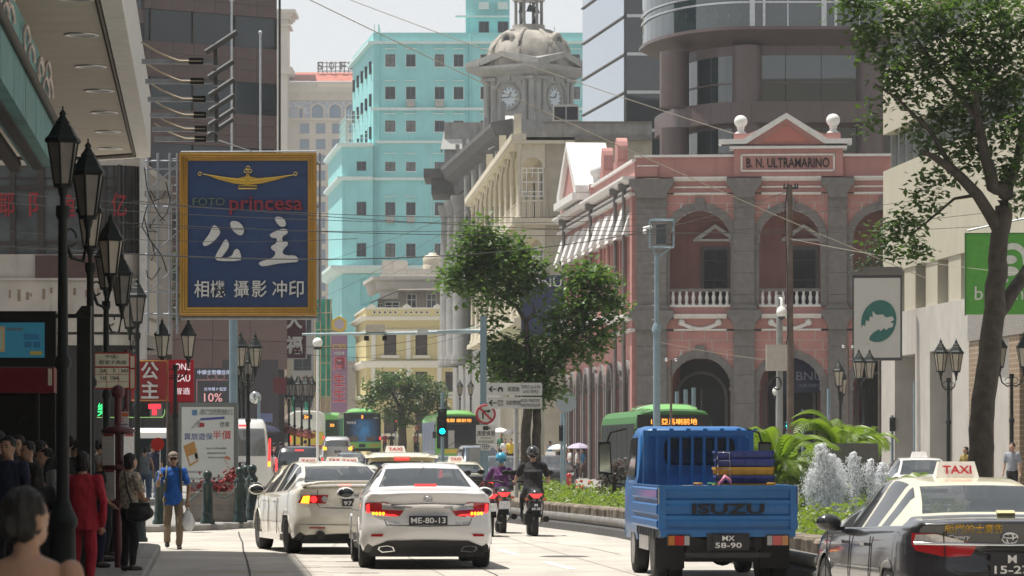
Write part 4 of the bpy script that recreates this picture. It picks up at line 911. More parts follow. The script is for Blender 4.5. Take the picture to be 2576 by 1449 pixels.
rb=thing('rounded_corner_building','pale old building with rounded corner, dark framed window band and rust stains','building',(WX(330,RY),RY,0))
rx=lambda x:(x-330)*rs;rz_=lambda y:CAMZ+(HY-y)*rs
def rplan(off=0.0,n=8):
 R_=.62+off;return[(-6.0,-off)]+[(-.45+R_*math.sin(math.pi/2*k/n)*1.0,.62-R_*math.cos(math.pi/2*k/n))for k in range(n+1)]+[(-.45+R_,4.5)]
def rband(name,y0,y1,off,m):
 g=MB();P=rplan(off);Q=rplan(-.4);z0,z1=rz_(y0),rz_(y1)
 g.ring([[(x,y,z0)for x,y in P],[(x,y,z1)for x,y in P]],0,False,False,False,False)
 g.ring([[(x,y,z1)for x,y in P],[(x,y,z1)for x,y in Q]],0,False,False,False,False);g.ring([[(x,y,z0)for x,y in Q],[(x,y,z0)for x,y in P]],0,False,False,False,False)
 g.build(name,m,rb)
M_RB=mat('rust_stained_render',(.40,.37,.33),.85,var=.12,scale=1.5,streak=.5,stain=.35)
rband('sill_band',700,640,.06,M_RB);rband('fascia_band',790,706,.10,M_RB);rband('ledge',706,700,.16,M_RB);rband('curved_band',835,798,.04,mat('cream_render',(.44,.41,.36),.85,streak=.3));rband('curved_band',868,842,.02,mat('cream_render',(.44,.41,.36),.85));rband('dark_line',842,835,-.02,M_BRJ);rband('dark_line',798,790,-.02,M_BRJ)
rband('head_band',416,398,.05,M_RB)
g=MB();P=rplan(-.05);g.ring([[(x,y,rz_(642))for x,y in P],[(x,y,rz_(414))for x,y in P]],0,False,False,False,False);g.build('window_glass',mat('grey_glass',(.075,.085,.09),.1,var=.6,scale=1.2),rb)
M_FR=mat('brown_black_frame',(.03,.022,.02),.5)
for xx,w_ in((-60,6),(25,14),(95,16),(150,6),(208,14),(258,8),(297,7)):
 g=MB();g.box(rx(xx),rx(xx+w_),-.04,.1,rz_(642),rz_(414));g.build('mullion',M_FR,rb)
for k in range(9):
 a=math.pi/2*(k)/9;g=MB();x,y=-.45+.62*math.sin(a),.62-.62*math.cos(a);g.cyl((x,y,rz_(642)),(x,y,rz_(414)),.022,n=5);g.build('bar',M_FR,rb)
for yy,h_ in((606,10),(468,9),(446,5)):
 g=MB();P=rplan(-.0);g.ring([[(x,y,rz_(yy+h_))for x,y in P],[(x,y,rz_(yy))for x,y in P]],0,False,False,False,False);g.build('transom',M_FR,rb)
for xx,ch in((18,'耶'),(86,'阝'),(172,'鱼'),(300,'亿')):
 text('window_lettering',ch,38*rs if ch!='阝' else 24*rs,60*rs,mat('red_film',(.26,.01,.015),.5),rb,(rx(xx),-.07,rz_(515)),thick=.01,offset=.01)
g=MB();g.box(rx(90),rx(272),-.14,-.1,rz_(706),rz_(643));g.build('brown_panel',mat('maroon_brown_board',(.07,.035,.03),.6,var=.15),rb)
for k in range(14):
 g=MB();x=20+k*21+rnd.uniform(-6,6);g.box(rx(x),rx(x+rnd.uniform(3,9)),-.113,-.1,rz_(750+rnd.uniform(-12,12)),rz_(740-rnd.uniform(0,20)));g.build('rust_mark',mat('rust_mark',(.22,.16,.11),.9,var=.4,scale=30),rb)
g=MB();g.box(rx(352),rx(366),-.1,.4,rz_(1000),rz_(388));g.build('corner_pilaster',mat('white_post',(.45,.44,.43),.7,streak=.3),rb)
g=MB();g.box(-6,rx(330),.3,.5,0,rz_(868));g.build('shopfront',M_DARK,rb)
g=MB();g.box(-6,.2,.5,9,rz_(868),rz_(396));g.build('upper_storeys',M_LW,rb)
M_STL=mat('pale_steel',(.27,.29,.32),.45,.4,var=.15)
sc_=thing('sign_scaffold','lattice of pale steel pipes and ladder holding the blue sign','scaffold',(0,0,0))
SY=84.0
def seg(parent,name,a,b,r,Y=SY,m=None,dY=0,n=6):
 g=MB();g.cyl(W(a[0],a[1],Y),W(b[0],b[1],Y+dY),r,n=n);return g.build(name,m or M_STL,parent)
for x0 in(372,397,427,446):seg(sc_,'upright',(x0,840),(x0,385),.03)
for yy in(405,425,520,640,735,790):seg(sc_,'cross_pipe',(365,yy),(455,yy),.024)
for k in range(4):
 seg(sc_,'diagonal',(372,480+k*85),(452,410+k*85),.02);
for k in range(20):seg(sc_,'ladder_rung',(427,400+k*22),(446,400+k*22),.012)
g=MB();
for k in range(7):
 a=[W(rnd.uniform(362,420),rnd.uniform(420,700),SY-.3)for _ in range(2)];b=[a[0]]+[a[0].lerp(a[1],t)+Vector((rnd.uniform(-.15,.15),0,-.25*math.sin(math.pi*t)))for t in(.25,.5,.75)]+[a[1]];g.tube(b,.014,n=4)
g.build('cables',M_BLACK,sc_)
g=MB();
for k in range(7):
 t0=k*.16;g.prism([(W(365,485,SY+.5).x+t0,W(0,485,SY).z-.02),(W(365,485,SY+.5).x+t0+.15,W(0,485,SY).z-.02),(W(365,485,SY+.5).x+t0+.075,W(0,500,SY).z)],SY+.2,SY+.9)
g.box(W(362,0,SY).x,W(430,0,SY).x,SY+.2,SY+1.0,WZ(487,SY),WZ(478,SY));
tag(g.build('shop_awning',mat('grey_awning',(.25,.23,.22),.8)),'small grey scalloped awning behind the scaffold','awning')
bg_=thing('shop_billboard','big blue shop sign with gold border and white brushed characters','sign',W(624,589,SY))
k_=SY/FP;sw,shh=171*k_,204*k_
g=MB();g.box(-sw+.15,sw-.15,-.05,.3,-shh+.15,shh-.15);g.build('panel',mat('royal_blue_sign',(.008,.036,.12),.5,var=.08,scale=3),bg_)
M_GOLD=mat('gold_sign_paint',(.42,.21,.016),.5,var=.08);M_GT=mat('gold_tube',(.62,.42,.10),.3,.3)
fw=20*k_
g=MB();g.box(-sw,sw,-.11,.32,shh-fw,shh);g.box(-sw,sw,-.11,.32,-shh,-shh+fw);g.box(-sw,-sw+fw,-.108,.318,-shh+fw,shh-fw);g.box(sw-fw,sw,-.108,.318,-shh+fw,shh-fw);g.build('frame',M_GOLD,bg_)
for k in range(3):
 i=fw*(.2+.3*k);g=MB();g.tube([(-sw+i,-.13,-shh+i),(sw-i,-.13,-shh+i),(sw-i,-.13,shh-i),(-sw+i,-.13,shh-i),(-sw+i,-.13,-shh+i)],.012,n=5);g.build('neon_tube',M_GT,bg_)
cxp=lambda x:(x-624)*k_;czp=lambda y:(589-y)*k_
g=MB();g.prism([(cxp(x),czp(y))for x,y in((510,437),(560,446),(600,449),(618,445),(624,435),(630,445),(648,449),(700,445),(740,440),(700,452),(660,462),(624,466),(588,462),(550,452))],-.12,-.04);g.build('emblem',mat('emblem_gold',(.55,.34,.04),.4,.3),bg_)
g=MB()
for x,y in((504,438),(744,438),(619,431),(625,423),(630,431)):g.tube([(cxp(x)+.04*math.cos(a*.8),-.13,czp(y)+.04*math.sin(a*.8))for a in range(9)],.012,n=5)
g.tube([(cxp(512),-.13,czp(439)),(cxp(616),-.13,czp(455)),(cxp(624),-.13,czp(440)),(cxp(632),-.13,czp(455)),(cxp(738),-.13,czp(441))],.012,n=5)
g.tube([(cxp(601),-.1,czp(475)),(cxp(647),-.1,czp(475)),(cxp(647),-.1,czp(468)),(cxp(601),-.1,czp(468)),(cxp(601),-.1,czp(475))],.018,n=5);g.build('emblem_tubes',mat('emblem_tube',(.75,.55,.12),.3,.3),bg_)
text('shop_lettering','FOTO',80*k_,19*k_,mat('olive_letter',(.09,.13,.09),.5),bg_,(cxp(526),-.09,czp(508)),thick=.06)
text('shop_lettering','princesa',184*k_,46*k_,mat('dark_red_letter',(.20,.012,.03),.4),bg_,(cxp(670),-.1,czp(518)),thick=.09,offset=.012)
M_SIL=mat('silver_letter',(.55,.55,.54),.4,.1,var=.12,scale=20)
strokes=[[(547,556),(553,553),(562,560),(566,571),(558,582),(547,592),(534,600),(526,600),(524,594),(531,585),(541,572)],[(590,545),(602,544),(613,549),(620,559),(621,570),(615,577),(607,575),(596,567),(589,556)],[(578,583),(585,592),(586,603),(573,621),(562,630),(580,627),(594,622),(598,610),(606,606),(611,612),(615,625),(613,634),(560,634),(553,628),(557,617),(568,600)],[(697,537),(708,534),(720,538),(727,549),(723,557),(712,557),(703,549)],[(684,575),(700,567),(720,561),(731,564),(730,573),(716,579),(717,592),(730,590),(731,598),(722,605),(716,616),(727,622),(748,621),(757,628),(756,636),(738,637),(702,640),(668,647),(657,641),(662,635),(694,628),(702,614),(690,608),(688,601),(703,594),(704,582),(690,582)]]
g=MB()
for st in strokes:
 cx_=sum(p[0]for p in st)/len(st);cy_=sum(p[1]for p in st)/len(st)
 out=[(cxp((x-540)*1.07+540-12 if x<640 else(x-700)*1.0+694),czp((y-590)*1.12+608))for x,y in st]
 pts=[]
 for i in range(len(out)):
  a,b=Vector(out[i]),Vector(out[(i+1)%len(out)]);pts+=[a.lerp(b,.25),a.lerp(b,.75)]
 g.prism([(p.x,p.y)for p in pts],-.16,-.04)
g.build('brushed_characters',M_SIL,bg_)
for x,ch in((508,'相'),(549,'機'),(608,'攝'),(653,'影'),(704,'冲'),(746,'印')):text('small_character',ch,37*k_,42*k_,M_SIL,bg_,(cxp(x),-.09,czp(727)),thick=.06,offset=.008)
g=MB()
for yy in(442,520,620):
 for x in(498,560,624,690,762):g.cyl((cxp(x),-.14,czp(yy)),(cxp(x),-.04,czp(yy)),.012,n=5)
g.build('bolts',M_BLACK,bg_)
seg(bg_,'top_rail',(455,382),(797,381),.02,SY-.1);bg_.children[-1].matrix_parent_inverse=Matrix.Translation(-bg_.location)
seg(sc_,'bottom_pipe',(455,800),(800,800),.05,SY+.2);seg(sc_,'side_pole',(805,810),(805,385),.025,SY+.2);
for yy in(411,520,770):seg(sc_,'side_arm',(795,yy),(806,yy),.04,SY+.2)
seg(sc_,'mast',(587,1050),(587,795),.11,SY+8,M_BLUEGREY)
for k,(yy,xl,xr)in enumerate(((155,357,548),(205,366,548),(250,372,550),(290,378,550),(325,383,550),(350,389,548))):
 Yd=58*(HY-358)/(HY-yy)*.985;f=thing('floodlight','galvanised arm with tilted floodlight, %s from the top of the stack'%('first second third fourth fifth lowest'.split()[k]),'floodlight',W(xl,yy,Yd),0,'floodlights lighting the blue sign')
 s_=Yd/FP;L_=(xr-xl)*s_
 g=MB();g.box(0,L_,-.035,.035,-6*s_,6*s_);g.build('arm',M_STL,f)
 g=MB();g.box(L_-.05,L_+.0,-.05,.05,-10*s_,(30 if k else 45)*s_);g.build('bracket',mat('dark_bracket',(.10,.11,.12),.5,.3),f)
 g=MB();g.cbox((L_+.05,-.05,30*s_ if k else 48*s_),(75*s_*(1.25 if k==0 else 1),.28,.055),(R(12),R(-33),0));g.build('lamp_head',mat('grey_lamp_case',(.09,.095,.095),.5,.2),f)
 g=MB();g.cbox((L_+.05,-.065,30*s_-.03 if k else 48*s_-.03),(66*s_*(1.25 if k==0 else 1),.24,.01),(R(12),R(-33),0));g.build('lamp_glass',M_GLASS,f)
 g=MB();g.box(L_-.36,L_-.18,-.07,.07,-8*s_,8*s_);g.build('driver_box',M_BLACK,f)
 g=MB();g.tube([(0,-.06,.24),(L_*.2,-.07,.12),(L_*.38,-.07,.04),(L_*.5,-.06,.0),(L_*.8,-.06,.0)],.014,n=5);g.build('cable',mat('beige_cable',(.45,.38,.28),.6),f)
seg(sc_,'stay',(548,352),(632,380),.012,60,None,24)
# ================================================================== cream building on the right
def cfx(Z):return 25.15-.08*Z
cb=thing('cream_office_building','cream office building with ribbon windows and white marble ground floor','building',(cfx(135),135,0),math.atan2(-1,.08))
M_CB=mat('cream_panel',(.44,.41,.32),.75,var=.05,scale=.8,streak=.2);M_MAR=mat('white_marble',(.52,.49,.45),.45,var=.08,scale=1.5,streak=.3)
c135=lambda y:CAMZ+(HY-y)*135/FP
CL=45.0
def cbp(n,mb,m):return mb.build(n,m,cb)
H0=c135(902);H1=c135(795);H2=c135(684);H3=c135(600)
zz=[c135(795),c135(690),c135(583),c135(432),c135(338),c135(50),c135(-60)]
g=MB();g.box(0,CL,.3,14,H1,zz[6]+4);cbp('core',g,M_CB)
for a,b in((zz[1]-.1,zz[2]),(zz[3],zz[4]),(c135(250),zz[5])):
 pass
bandsC=[(c135(690),c135(432)),(c135(340),c135(178)),(c135(86),c135(-90))]
for a,b in bandsC:
 n=15
 for k in range(n):
  g=MB();g.box(k*3+.004,k*3+2.996,-.35,.3,a,b);cbp('spandrel_panel',g,M_CB)
for a,b in((c135(432),c135(340)),(c135(178),c135(86))):
 for k in range(30):
  g=MB();g.quad((k*1.5+.03,.15,a),(k*1.5+1.47,.15,a),(k*1.5+1.47,.15,b),(k*1.5+.03,.15,b));cbp('window_pane',g,mat('green_tint_glass',(.03,.05,.05),.06,var=.4,scale=.4))
  g=MB();g.box(k*1.5-.03,k*1.5+.03,-.05,.15,a,b);cbp('mullion',g,M_ALU)
for k in range(11):
 g=MB();g.box(k*4.0,k*4.0+2.1,-.3,.3,H1,c135(690));cbp('pier',g,M_CB)
 g=MB();g.box(k*4.0+2.1,k*4.0+4.0,.1,.2,H1,c135(690));cbp('window_pane',g,M_GLASS)
 g=MB();g.box(k*4.0+3.0,k*4.0+3.06,.04,.12,H1,c135(690));cbp('mullion',g,M_BLACK)
for k in range(9):
 g=MB();g.box(k*5+.004,k*5+4.996,-.45,.3,H0,H1-.0);cbp('marble_panel',g,M_MAR)
for k in range(7):
 g=MB();g.box(k*6.6+.2,k*6.6+2.9,-.45,3.2,0,H0);cbp('marble_pier',g,M_MAR)
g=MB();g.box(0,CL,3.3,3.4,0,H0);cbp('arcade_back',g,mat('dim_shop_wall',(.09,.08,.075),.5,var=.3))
g=MB();g.box(0,CL,.3,3.3,H0,H0+.1);cbp('arcade_ceiling',g,M_MAR)
for k in range(6):
 g=MB();g.box(k*6.6+3.6,k*6.6+5.9,3.25,3.3,.3,3.2);cbp('shop_window',g,M_GLASS)
br=thing('tiled_shop_building','brown brick-tiled shop building at the right edge of the street','building',(cfx(117.5),117.5,0),math.atan2(-1,.08))
M_BK=mat('brown_tile_brick',(.27,.19,.12),.7,var=.12,brick=(.42,.16,.012,(.42,.36,.28)))
for k in range(4):
 g=MB();g.box(k*6,k*6+1.5,-.75,1.2,0,5.2);g.build('tile_pier',M_BK,br)
 g=MB();g.box(k*6+1.5,k*6+6,.6,.7,0,3.6);g.build('shop_window',M_GLASS,br)
g=MB();g.box(0,26,-.8,-.42,5.2,6.1);g.build('upper_wall',mat('grey_small_tile',(.30,.28,.26),.6,var=.1,brick=(.2,.08,.008,(.2,.19,.18))),br)
for i,(x0,x1,yt,Y,c,lab)in enumerate(((690,722,700,262,(.42,.34,.27),'beige narrow building beyond the maroon vertical sign'),(722,800,600,320,(.24,.24,.245),'grey concrete block with dark windows behind the green netting'))):
 t=thing('street_building',lab,'building',(WX(x0,Y),Y,gz(Y)));k2=Y/FP;m_=mat('street_wall_%d'%i,c,.85,var=.12,streak=.4)
 w_=(x1-x0)*k2;h_=CAMZ+(HY-yt)*k2;op=[]
 n=max(1,int(w_/2.6))
 for j in range(n):
  for r_ in range(int(h_/3.3)):u=w_*(j+.5)/n;op.append((u-.8,u+.8,r_*3.3+.9,r_*3.3+2.4))
 g=MB();wall_open(g,0,w_,-1,h_,op,.25);g.build('wall',m_,t)
 g=MB();g.box(0,w_,.3,6,-1,h_-.02);g.build('core',m_,t)
 for o in op:window(t,o[0],o[2],1.6,1.5,.15,'two',M_HWF,M_GLASS)
gt2=thing('street_building','grey low building at the far end of the street','building',(WX(560,330),330,gz(330)));g=MB();g.box(-8,11,0,6,-1,12);g.build('wall',mat('street_wall_0',(.3,.27,.24),.85),gt2)
tow=thing('pale_office_block','pale office block under scaffolding at the end of the street','building',(WX(790,345),345,gz(345)));g=MB();g.box(-2.5,5,0,6,-1,9);g.build('wall',mat('pale_stone_wall',(.42,.38,.33),.85,var=.15,streak=.3),tow)
# ================================================================== street lamps
M_LG=mat('frosted_lamp_glass',(.42,.38,.31),.35,var=.12,scale=5);M_LGD=mat('shade_toned_lamp_glass',(.16,.15,.135),.3,var=.2,scale=5)  # second glass is the same pane with shade put into its colour
def lantern_parts(glass):
 n=6;zb,zt,rb,rt=0,.56,.115,.205
 fr=MB()
 for k in range(n):
  a=2*math.pi*(k+.5)/n;fr.cyl((rb*math.cos(a),rb*math.sin(a),zb),(rt*math.cos(a),rt*math.sin(a),zt),.014,n=5)
 fr.lathe([(rb*1.05,-.03),(rb*1.08,.015),(rb*.9,.02)],n=6,rot=math.pi/6,sm=False);fr.lathe([(.03,-.27),(.035,-.16),(.05,-.12),(.07,-.03)],n=8)
 ro=MB();ro.lathe([(rt*1.06,.54),(rt*1.2,.56),(rt*1.16,.60),(rt*.95,.64),(rt*.62,.76),(rt*.46,.79),(rt*.5,.81),(rt*.3,.86),(rt*.18,.9),(rt*.24,.93),(rt*.05,.98),(.012,1.02)],n=6,rot=math.pi/6,sm=False)
 pa=MB();a0,a1=2*math.pi*.5/n,2*math.pi*1.5/n;f=.97
 pa.quad((rb*f*math.cos(a0),rb*f*math.sin(a0),zb+.02),(rb*f*math.cos(a1),rb*f*math.sin(a1),zb+.02),(rt*f*math.cos(a1),rt*f*math.sin(a1),zt-.01),(rt*f*math.cos(a0),rt*f*math.sin(a0),zt-.01))
 return fr.data('lantern',M_BLACKMETAL),ro.data('lantern_roof',M_BLACKMETAL),pa.data('glass_pane',glass)
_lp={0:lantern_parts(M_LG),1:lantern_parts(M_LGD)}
_post={}
def post_data(h):
 if h not in _post:
  g=MB();g.lathe([(.17,0),(.17,.12),(.14,.16),(.125,.7),(.15,.74),(.15,.8),(.1,.9),(.065,1.0),(.06,2.3),(.085,2.34),(.085,2.40),(.055,2.45),(.045,h-.15),(.07,h-.1),(.07,h)],n=14);_post[h]=g.data('post',M_BLACKMETAL)
 return _post[h]
def lamp(label,X,Y,arm=0.0,dim=0,gr='double lantern street lamps',spread=.33,drop=0.0,single=False,base=None,basket=False,htot=4.95,split=True,s=1.0,ls=1.0,off=None):
 z=gz(Y)+.12 if base is None else base
 t=thing('street_lamp',label,'street lamp',(X,Y,z),arm,gr,scale=s)
 h=htot-1.02*ls-.15;ob('post',post_data(round(h-.05,2)),t)
 offs=[(0,0)]if single else off or[(-spread,0),(spread,-drop)]
 fd,rd,pd=_lp[dim]
 for(x,dz)in offs:
  if not single and x:
   g=MB();sg=1 if x>0 else-1
   g.tube([(0,0,h-.35),(x*.35,0,h-.42+dz*.5),(x*.8,0,h-.3+dz),(x,0,h+dz-.02)],.022,n=6);g.tube([(x*.3+.09*sg*math.cos(q*.7),0,h-.25+.09*math.sin(q*.7)+dz*.4)for q in range(9)],.012,n=5);g.build('arm',M_BLACKMETAL,t)
  l=ob('lantern',fd,t,(x,0,h+.15+dz),scale=ls);ob('lantern_roof',rd,l)
  for k in range(6):ob('glass_pane',pd,l,rot=(0,0,2*math.pi*k/6))
 if basket:
  for sg in(-1,1):
   g=MB();g.lathe([(.05,0),(.17,.06),(.2,.22),(.18,.22)],c=(sg*.28,0,1.9),n=10);g.build('flower_pot',mat('terracotta',(.26,.07,.04),.8),t)
   g=MB()
   for k in range(26):
    p=Vector((sg*.28+rnd.uniform(-.2,.2),rnd.uniform(-.2,.2),2.13+rnd.uniform(-.05,.16)));g.cbox(p,(.07,.05,.03),(rnd.random()*3,rnd.random()*3,0))
   o=g.build('flowers',mat('pink_flowers',(.45,.16,.18)if Y>200 else(.16,.05,.05),.8,island=.5),t);o['kind']='stuff'
 return t
lamp('nearest dark street lamp beside the queue, top in front of the soffit',WX(158,36),36,R(55),1,ls=.78,off=[(0,0),(.38,-.3)])
lamp('second street lamp from the left with sunlit green roof',WX(227,46.5),46.5,R(55),0,ls=.8,off=[(0,0),(.4,-.34)])
lamp('third street lamp from the left behind the bus stop flag',WX(281,58),57.2,R(55),1,ls=.85,off=[(0,0),(.38,-.25)])
lamp('fourth street lamp from the left before the scaffold',WX(333,70),70.9,R(125),1,ls=.9,off=[(0,0),(.3,-.1)])
lamp('double lantern lamp with both lanterns facing, above the red shop signs',WX(441,93),93,R(4),0,spread=.34)
lamp('tall black lamp right of the bank advert panel',WX(624,104),104,R(50),0,spread=.3)
lamp('black lamp just behind the lamp beside the advert panel',WX(612,116),116,R(60),1,spread=.3,drop=.15)
lamp('hindmost of three black lamps beside the advert panel',WX(602,128),128,R(60),1,spread=.3,drop=.15)
for k,(x,y)in enumerate(((778,964),(759,963),(741,968),(727,957),(713,954),(700,953),(692,952))):
 Y=150.0
 for _ in range(40):Y=(3.3+gz(Y)+.12)*FP/(HY-y)*.5+Y*.5
 Y=min(Y,170+6*k)
 lamp('black lamp with hanging flower pots, %s from the right in the far left row'%ORD[k],WX(x,Y),Y,R(70),1,'far lamps with flower pots on the left',basket=True,s=1.0)
for k,(x,y)in enumerate(((1005,1008),(1023,1000),(1051,990),(1075,981),(1100,972),(1123,965),(1157,956),(1184,956))):
 Y=170.0
 for _ in range(60):Y=(3.3+gz(Y)+.12)*FP/(HY-y)*.4+Y*.6
 lamp('lamp with pink flower baskets before the far tree, %s from the left'%ORD[k],WX(x,Y),Y,R(80),0,'far lamps with pink flowers',basket=True,single=True)
lamp('double street lamp in front of the white marble piers',WX(2386,110),110,R(18),0,spread=.26)
lamp('double street lamp at the right edge beyond the tree trunk',WX(2545,104),104,R(6),0,spread=.36)
lamp('double street lamp below the white emblem sign',WX(2174,121),121,R(20),0,spread=.2)
lamp('street lamp by the grey arcade pier behind the palms',WX(2114,135),135,R(65),0,spread=.2,drop=.3)
lamp('dim street lamp in the dark gap under the emblem sign',WX(2247,139),139,R(80),1,single=True,htot=4.3)
# ================================================================== bus stop: display, shelter, flag, information drums
bsx=lambda x,Y:WX(x,Y)
ds=thing('passenger_display','black framed bus arrival screen on a thick black post','display',(WX(212,40),40,.12))
g=MB();g.box(-.075,.075,-.075,.075,0,WZ(785,40)-.12);g.prism([(-.09,WZ(800,40)-.12),(.08,WZ(800,40)-.12),(.08,WZ(770,40)-.12),(-.02,WZ(770,40)-.12),(-.09,WZ(790,40)-.12)],-.08,.08);g.build('post',M_BLACK,ds)
k4=40/FP;g=MB();g.box((-60-212)*k4,(142-212)*k4,-.06,.06,WZ(923,40)-.12,WZ(783,40)-.12);g.box((142-212)*k4,-.05,-.03,.03,WZ(800,40)-.12,WZ(790,40)-.12);g.build('frame',M_BLACK,ds)
g=MB();g.box((-55-212)*k4,(114-212)*k4,-.07,-.058,WZ(900,40)-.12,WZ(812,40)-.12);scn=g.build('screen',mat('lit_blue_screen',(.03,.16,.24),.3,emit=.22,var=.1,scale=3),ds)
for i,(x0,x1,y0,y1,c)in enumerate(((20,60,832,826,(.06,.09,.11)),(62,100,855,840,(.025,.11,.2)),(64,82,875,860,(.02,.1,.17)),(86,104,875,860,(.02,.1,.17)),(78,108,893,884,(.25,.2,.04)),(-10,14,885,822,(.32,.2,.09)),(-8,9,878,830,(.2,.26,.2)))):
 g=MB();g.box((x0-212)*k4,(x1-212)*k4,-.076-.002*i,-.069,WZ(y0,40)-.12,WZ(y1,40)-.12);g.build('screen_panel',mat('screen_panel_%d'%i,c,.4,emit=.2),scn)
sh2=thing('bus_shelter','dark bus shelter with deep red fascia at the left edge','shelter',(WX(0,46),46,.12))
k5=46/FP;g=MB();g.box(-1.4,138*k5,-.1,1.2,WZ(988,46)-.12,WZ(925,46)-.12);g.build('red_fascia',mat('deep_red_panel',(.16,.008,.016),.4),sh2)
g=MB();g.box(124*k5,133*k5,-.13,-.1,WZ(970,46)-.12,WZ(928,46)-.12);g.build('white_plate',mat('cream_plate',(.6,.56,.48),.5),sh2)
for x in(-1.3,.45,.66):
 g=MB();g.box(x,x+.05,.0,.05,0,WZ(988,46)-.12);g.build('post',M_BLACK,sh2)
g=MB();g.box(-1.4,.68,.9,.94,.3,WZ(988,46)-.12);g.build('back_glass',mat('dark_shelter_glass',(.012,.013,.014),.1),sh2)
fl=thing('bus_stop_flag','cream and red bus stop sign listing routes 3A 5 5AX 10 10A','sign',(WX(318,52),52,.12))
k6=52/FP
def flag(x0,x1,y0,y1,Y,rows_,parent,yo):
 w=(x1-x0)*k6;z0,z1=WZ(y1,52)-.12,WZ(y0,52)-.12;cx=((x0+x1)/2-318)*k6
 g=MB();g.box(cx-w/2,cx+w/2,yo-.02,yo+.02,z0,z1);p=g.build('board',mat('red_board',(.40,.02,.03),.5),parent)
 zm=z0+(z1-z0)*.60
 for a,b in((zm+.012,z1-.02),(z0+.02,zm-.012)):
  g=MB();g.box(cx-w/2+.02,cx+w/2-.02,yo-.026,yo-.019,a,b);g.build('cream_face',mat('cream_face',(.75,.74,.58),.5),p)
 return cx,w,z0,zm,z1,p
cx_,w_,z0_,zm_,z1_,p_=flag(238,329,887,979,52,0,fl,-.06);M_TX=mat('black_print',(.015,.015,.015),.6)
text('stop_name','中區/',w_*.36,(z1_-z0_)*.11,M_TX,p_,(cx_-.0,-.088,z0_+(z1_-z0_)*.89),thick=.002);text('stop_name','殷皇子馬路',w_*.76,(z1_-z0_)*.11,M_TX,p_,(cx_+.01,-.088,z0_+(z1_-z0_)*.73),thick=.002)
for t_,x,z,ww in(('3A',-.24,.5,.17),('5',.06,.5,.07),('5AX',.36,.5,.23),('10',-.24,.3,.15),('10A',.08,.3,.24)):text('route_number',t_,w_*ww,(z1_-z0_)*.10,M_TX,p_,(cx_+x*w_,-.088,z0_+(z1_-z0_)*z),thick=.002,offset=.01)
for k in(1,2):g=MB();x=cx_-w_/2+w_*(k/3+.02);g.box(x-.003,x+.003,-.0885,-.086,z0_+.02,zm_-.015);g.build('grid_line',mat('red_board',(.4,.02,.03),.5),p_)
for k in(1,2):g=MB();z=z0_+(zm_-z0_)*k/3;g.box(cx_-w_/2+.02,cx_+w_/2-.02,-.0885,-.086,z-.003,z+.003);g.build('grid_line',mat('red_board',(.4,.02,.03),.5),p_)
flag(300,341,892,980,52,0,fl,.06)
g=MB();g.cyl((0,0,0),(0,0,WZ(880,52)-.12),.035);g.build('post',mat('maroon_post',(.10,.02,.025),.5),fl)
dr=thing('information_drum_post','maroon post with two tiers of timetable drums','information post',(WX(297,45.5),45.5,.12));k7=45.5/FP
g=MB();g.cyl((0,0,0),(0,0,WZ(990,45.5)-.12),.045);g.sph((0,0,WZ(990,45.5)-.1),.09);g.build('post',mat('maroon_post',(.10,.02,.025),.5),dr)
for(ya,yb,r_)in((1180,1075,.21),(1265,1165,.18)):
 z0,z1=WZ(yb+(ya-yb),45.5)-.12,WZ(yb,45.5)-.12
 g=MB();g.lathe([(r_*.9,z1-.08),(r_*1.05,z1-.06),(r_*1.05,z1-.03),(r_*.5,z1+.02),(.05,z1+.03)],n=14);g.build('drum_cap',mat('maroon_paint',(.08,.015,.02),.45),dr);g=MB();g.lathe([(r_*.95,z0),(r_*.95,z0+.03)],n=14);g.build('drum_base',mat('maroon_paint',(.08,.015,.02),.45),dr)
 for k in range(4):
  a=R(-55+-90*k+20);g=MB();g.cbox((math.cos(a)*r_*.85,math.sin(a)*r_*.85,(z0+z1)/2-.02),(.012,r_*.95,z1-z0-.14),(0,0,a));o=g.build('timetable',mat('timetable_paper',(.7,.69,.67),.6,var=.12,scale=25),dr)
  g=MB();g.cbox((math.cos(a)*r_*.86,math.sin(a)*r_*.86,z1-.1),(.014,r_*.8,.03),(0,0,a));g.build('red_heading',mat('red_heading',(.35,.06,.06),.6),o)
np_=thing('notice_plate','white notice plate reading N2 on the bus stop post','sign',(WX(312,49),49,.12));k8=49/FP
g=MB();g.box(-13*k8,13*k8,-.07,-.055,WZ(1082,49)-.12,WZ(1036,49)-.12);q=g.build('plate',mat('white_notice',(.6,.6,.6),.5),np_);g=MB();g.box(-13*k8,13*k8,-.074,-.069,WZ(1048,49)-.12,WZ(1038,49)-.12);g.build('orange_heading',mat('orange_head',(.6,.16,.06),.6),q);text('plate_lettering','N2',.06,.055,mat('red_print',(.5,.02,.03),.6),np_,(-.035,-.073,WZ(1056,49)-.12),thick=.002,offset=.02)
text('plate_lettering','永寧廣場總站',.11,.02,M_TX,np_,(0,-.073,WZ(1068,49)-.12),thick=.002);g=MB();g.cyl((0,-.02,0),(0,-.02,WZ(1030,49)-.12),.03);g.build('post',mat('maroon_post',(.1,.02,.025),.5),np_)
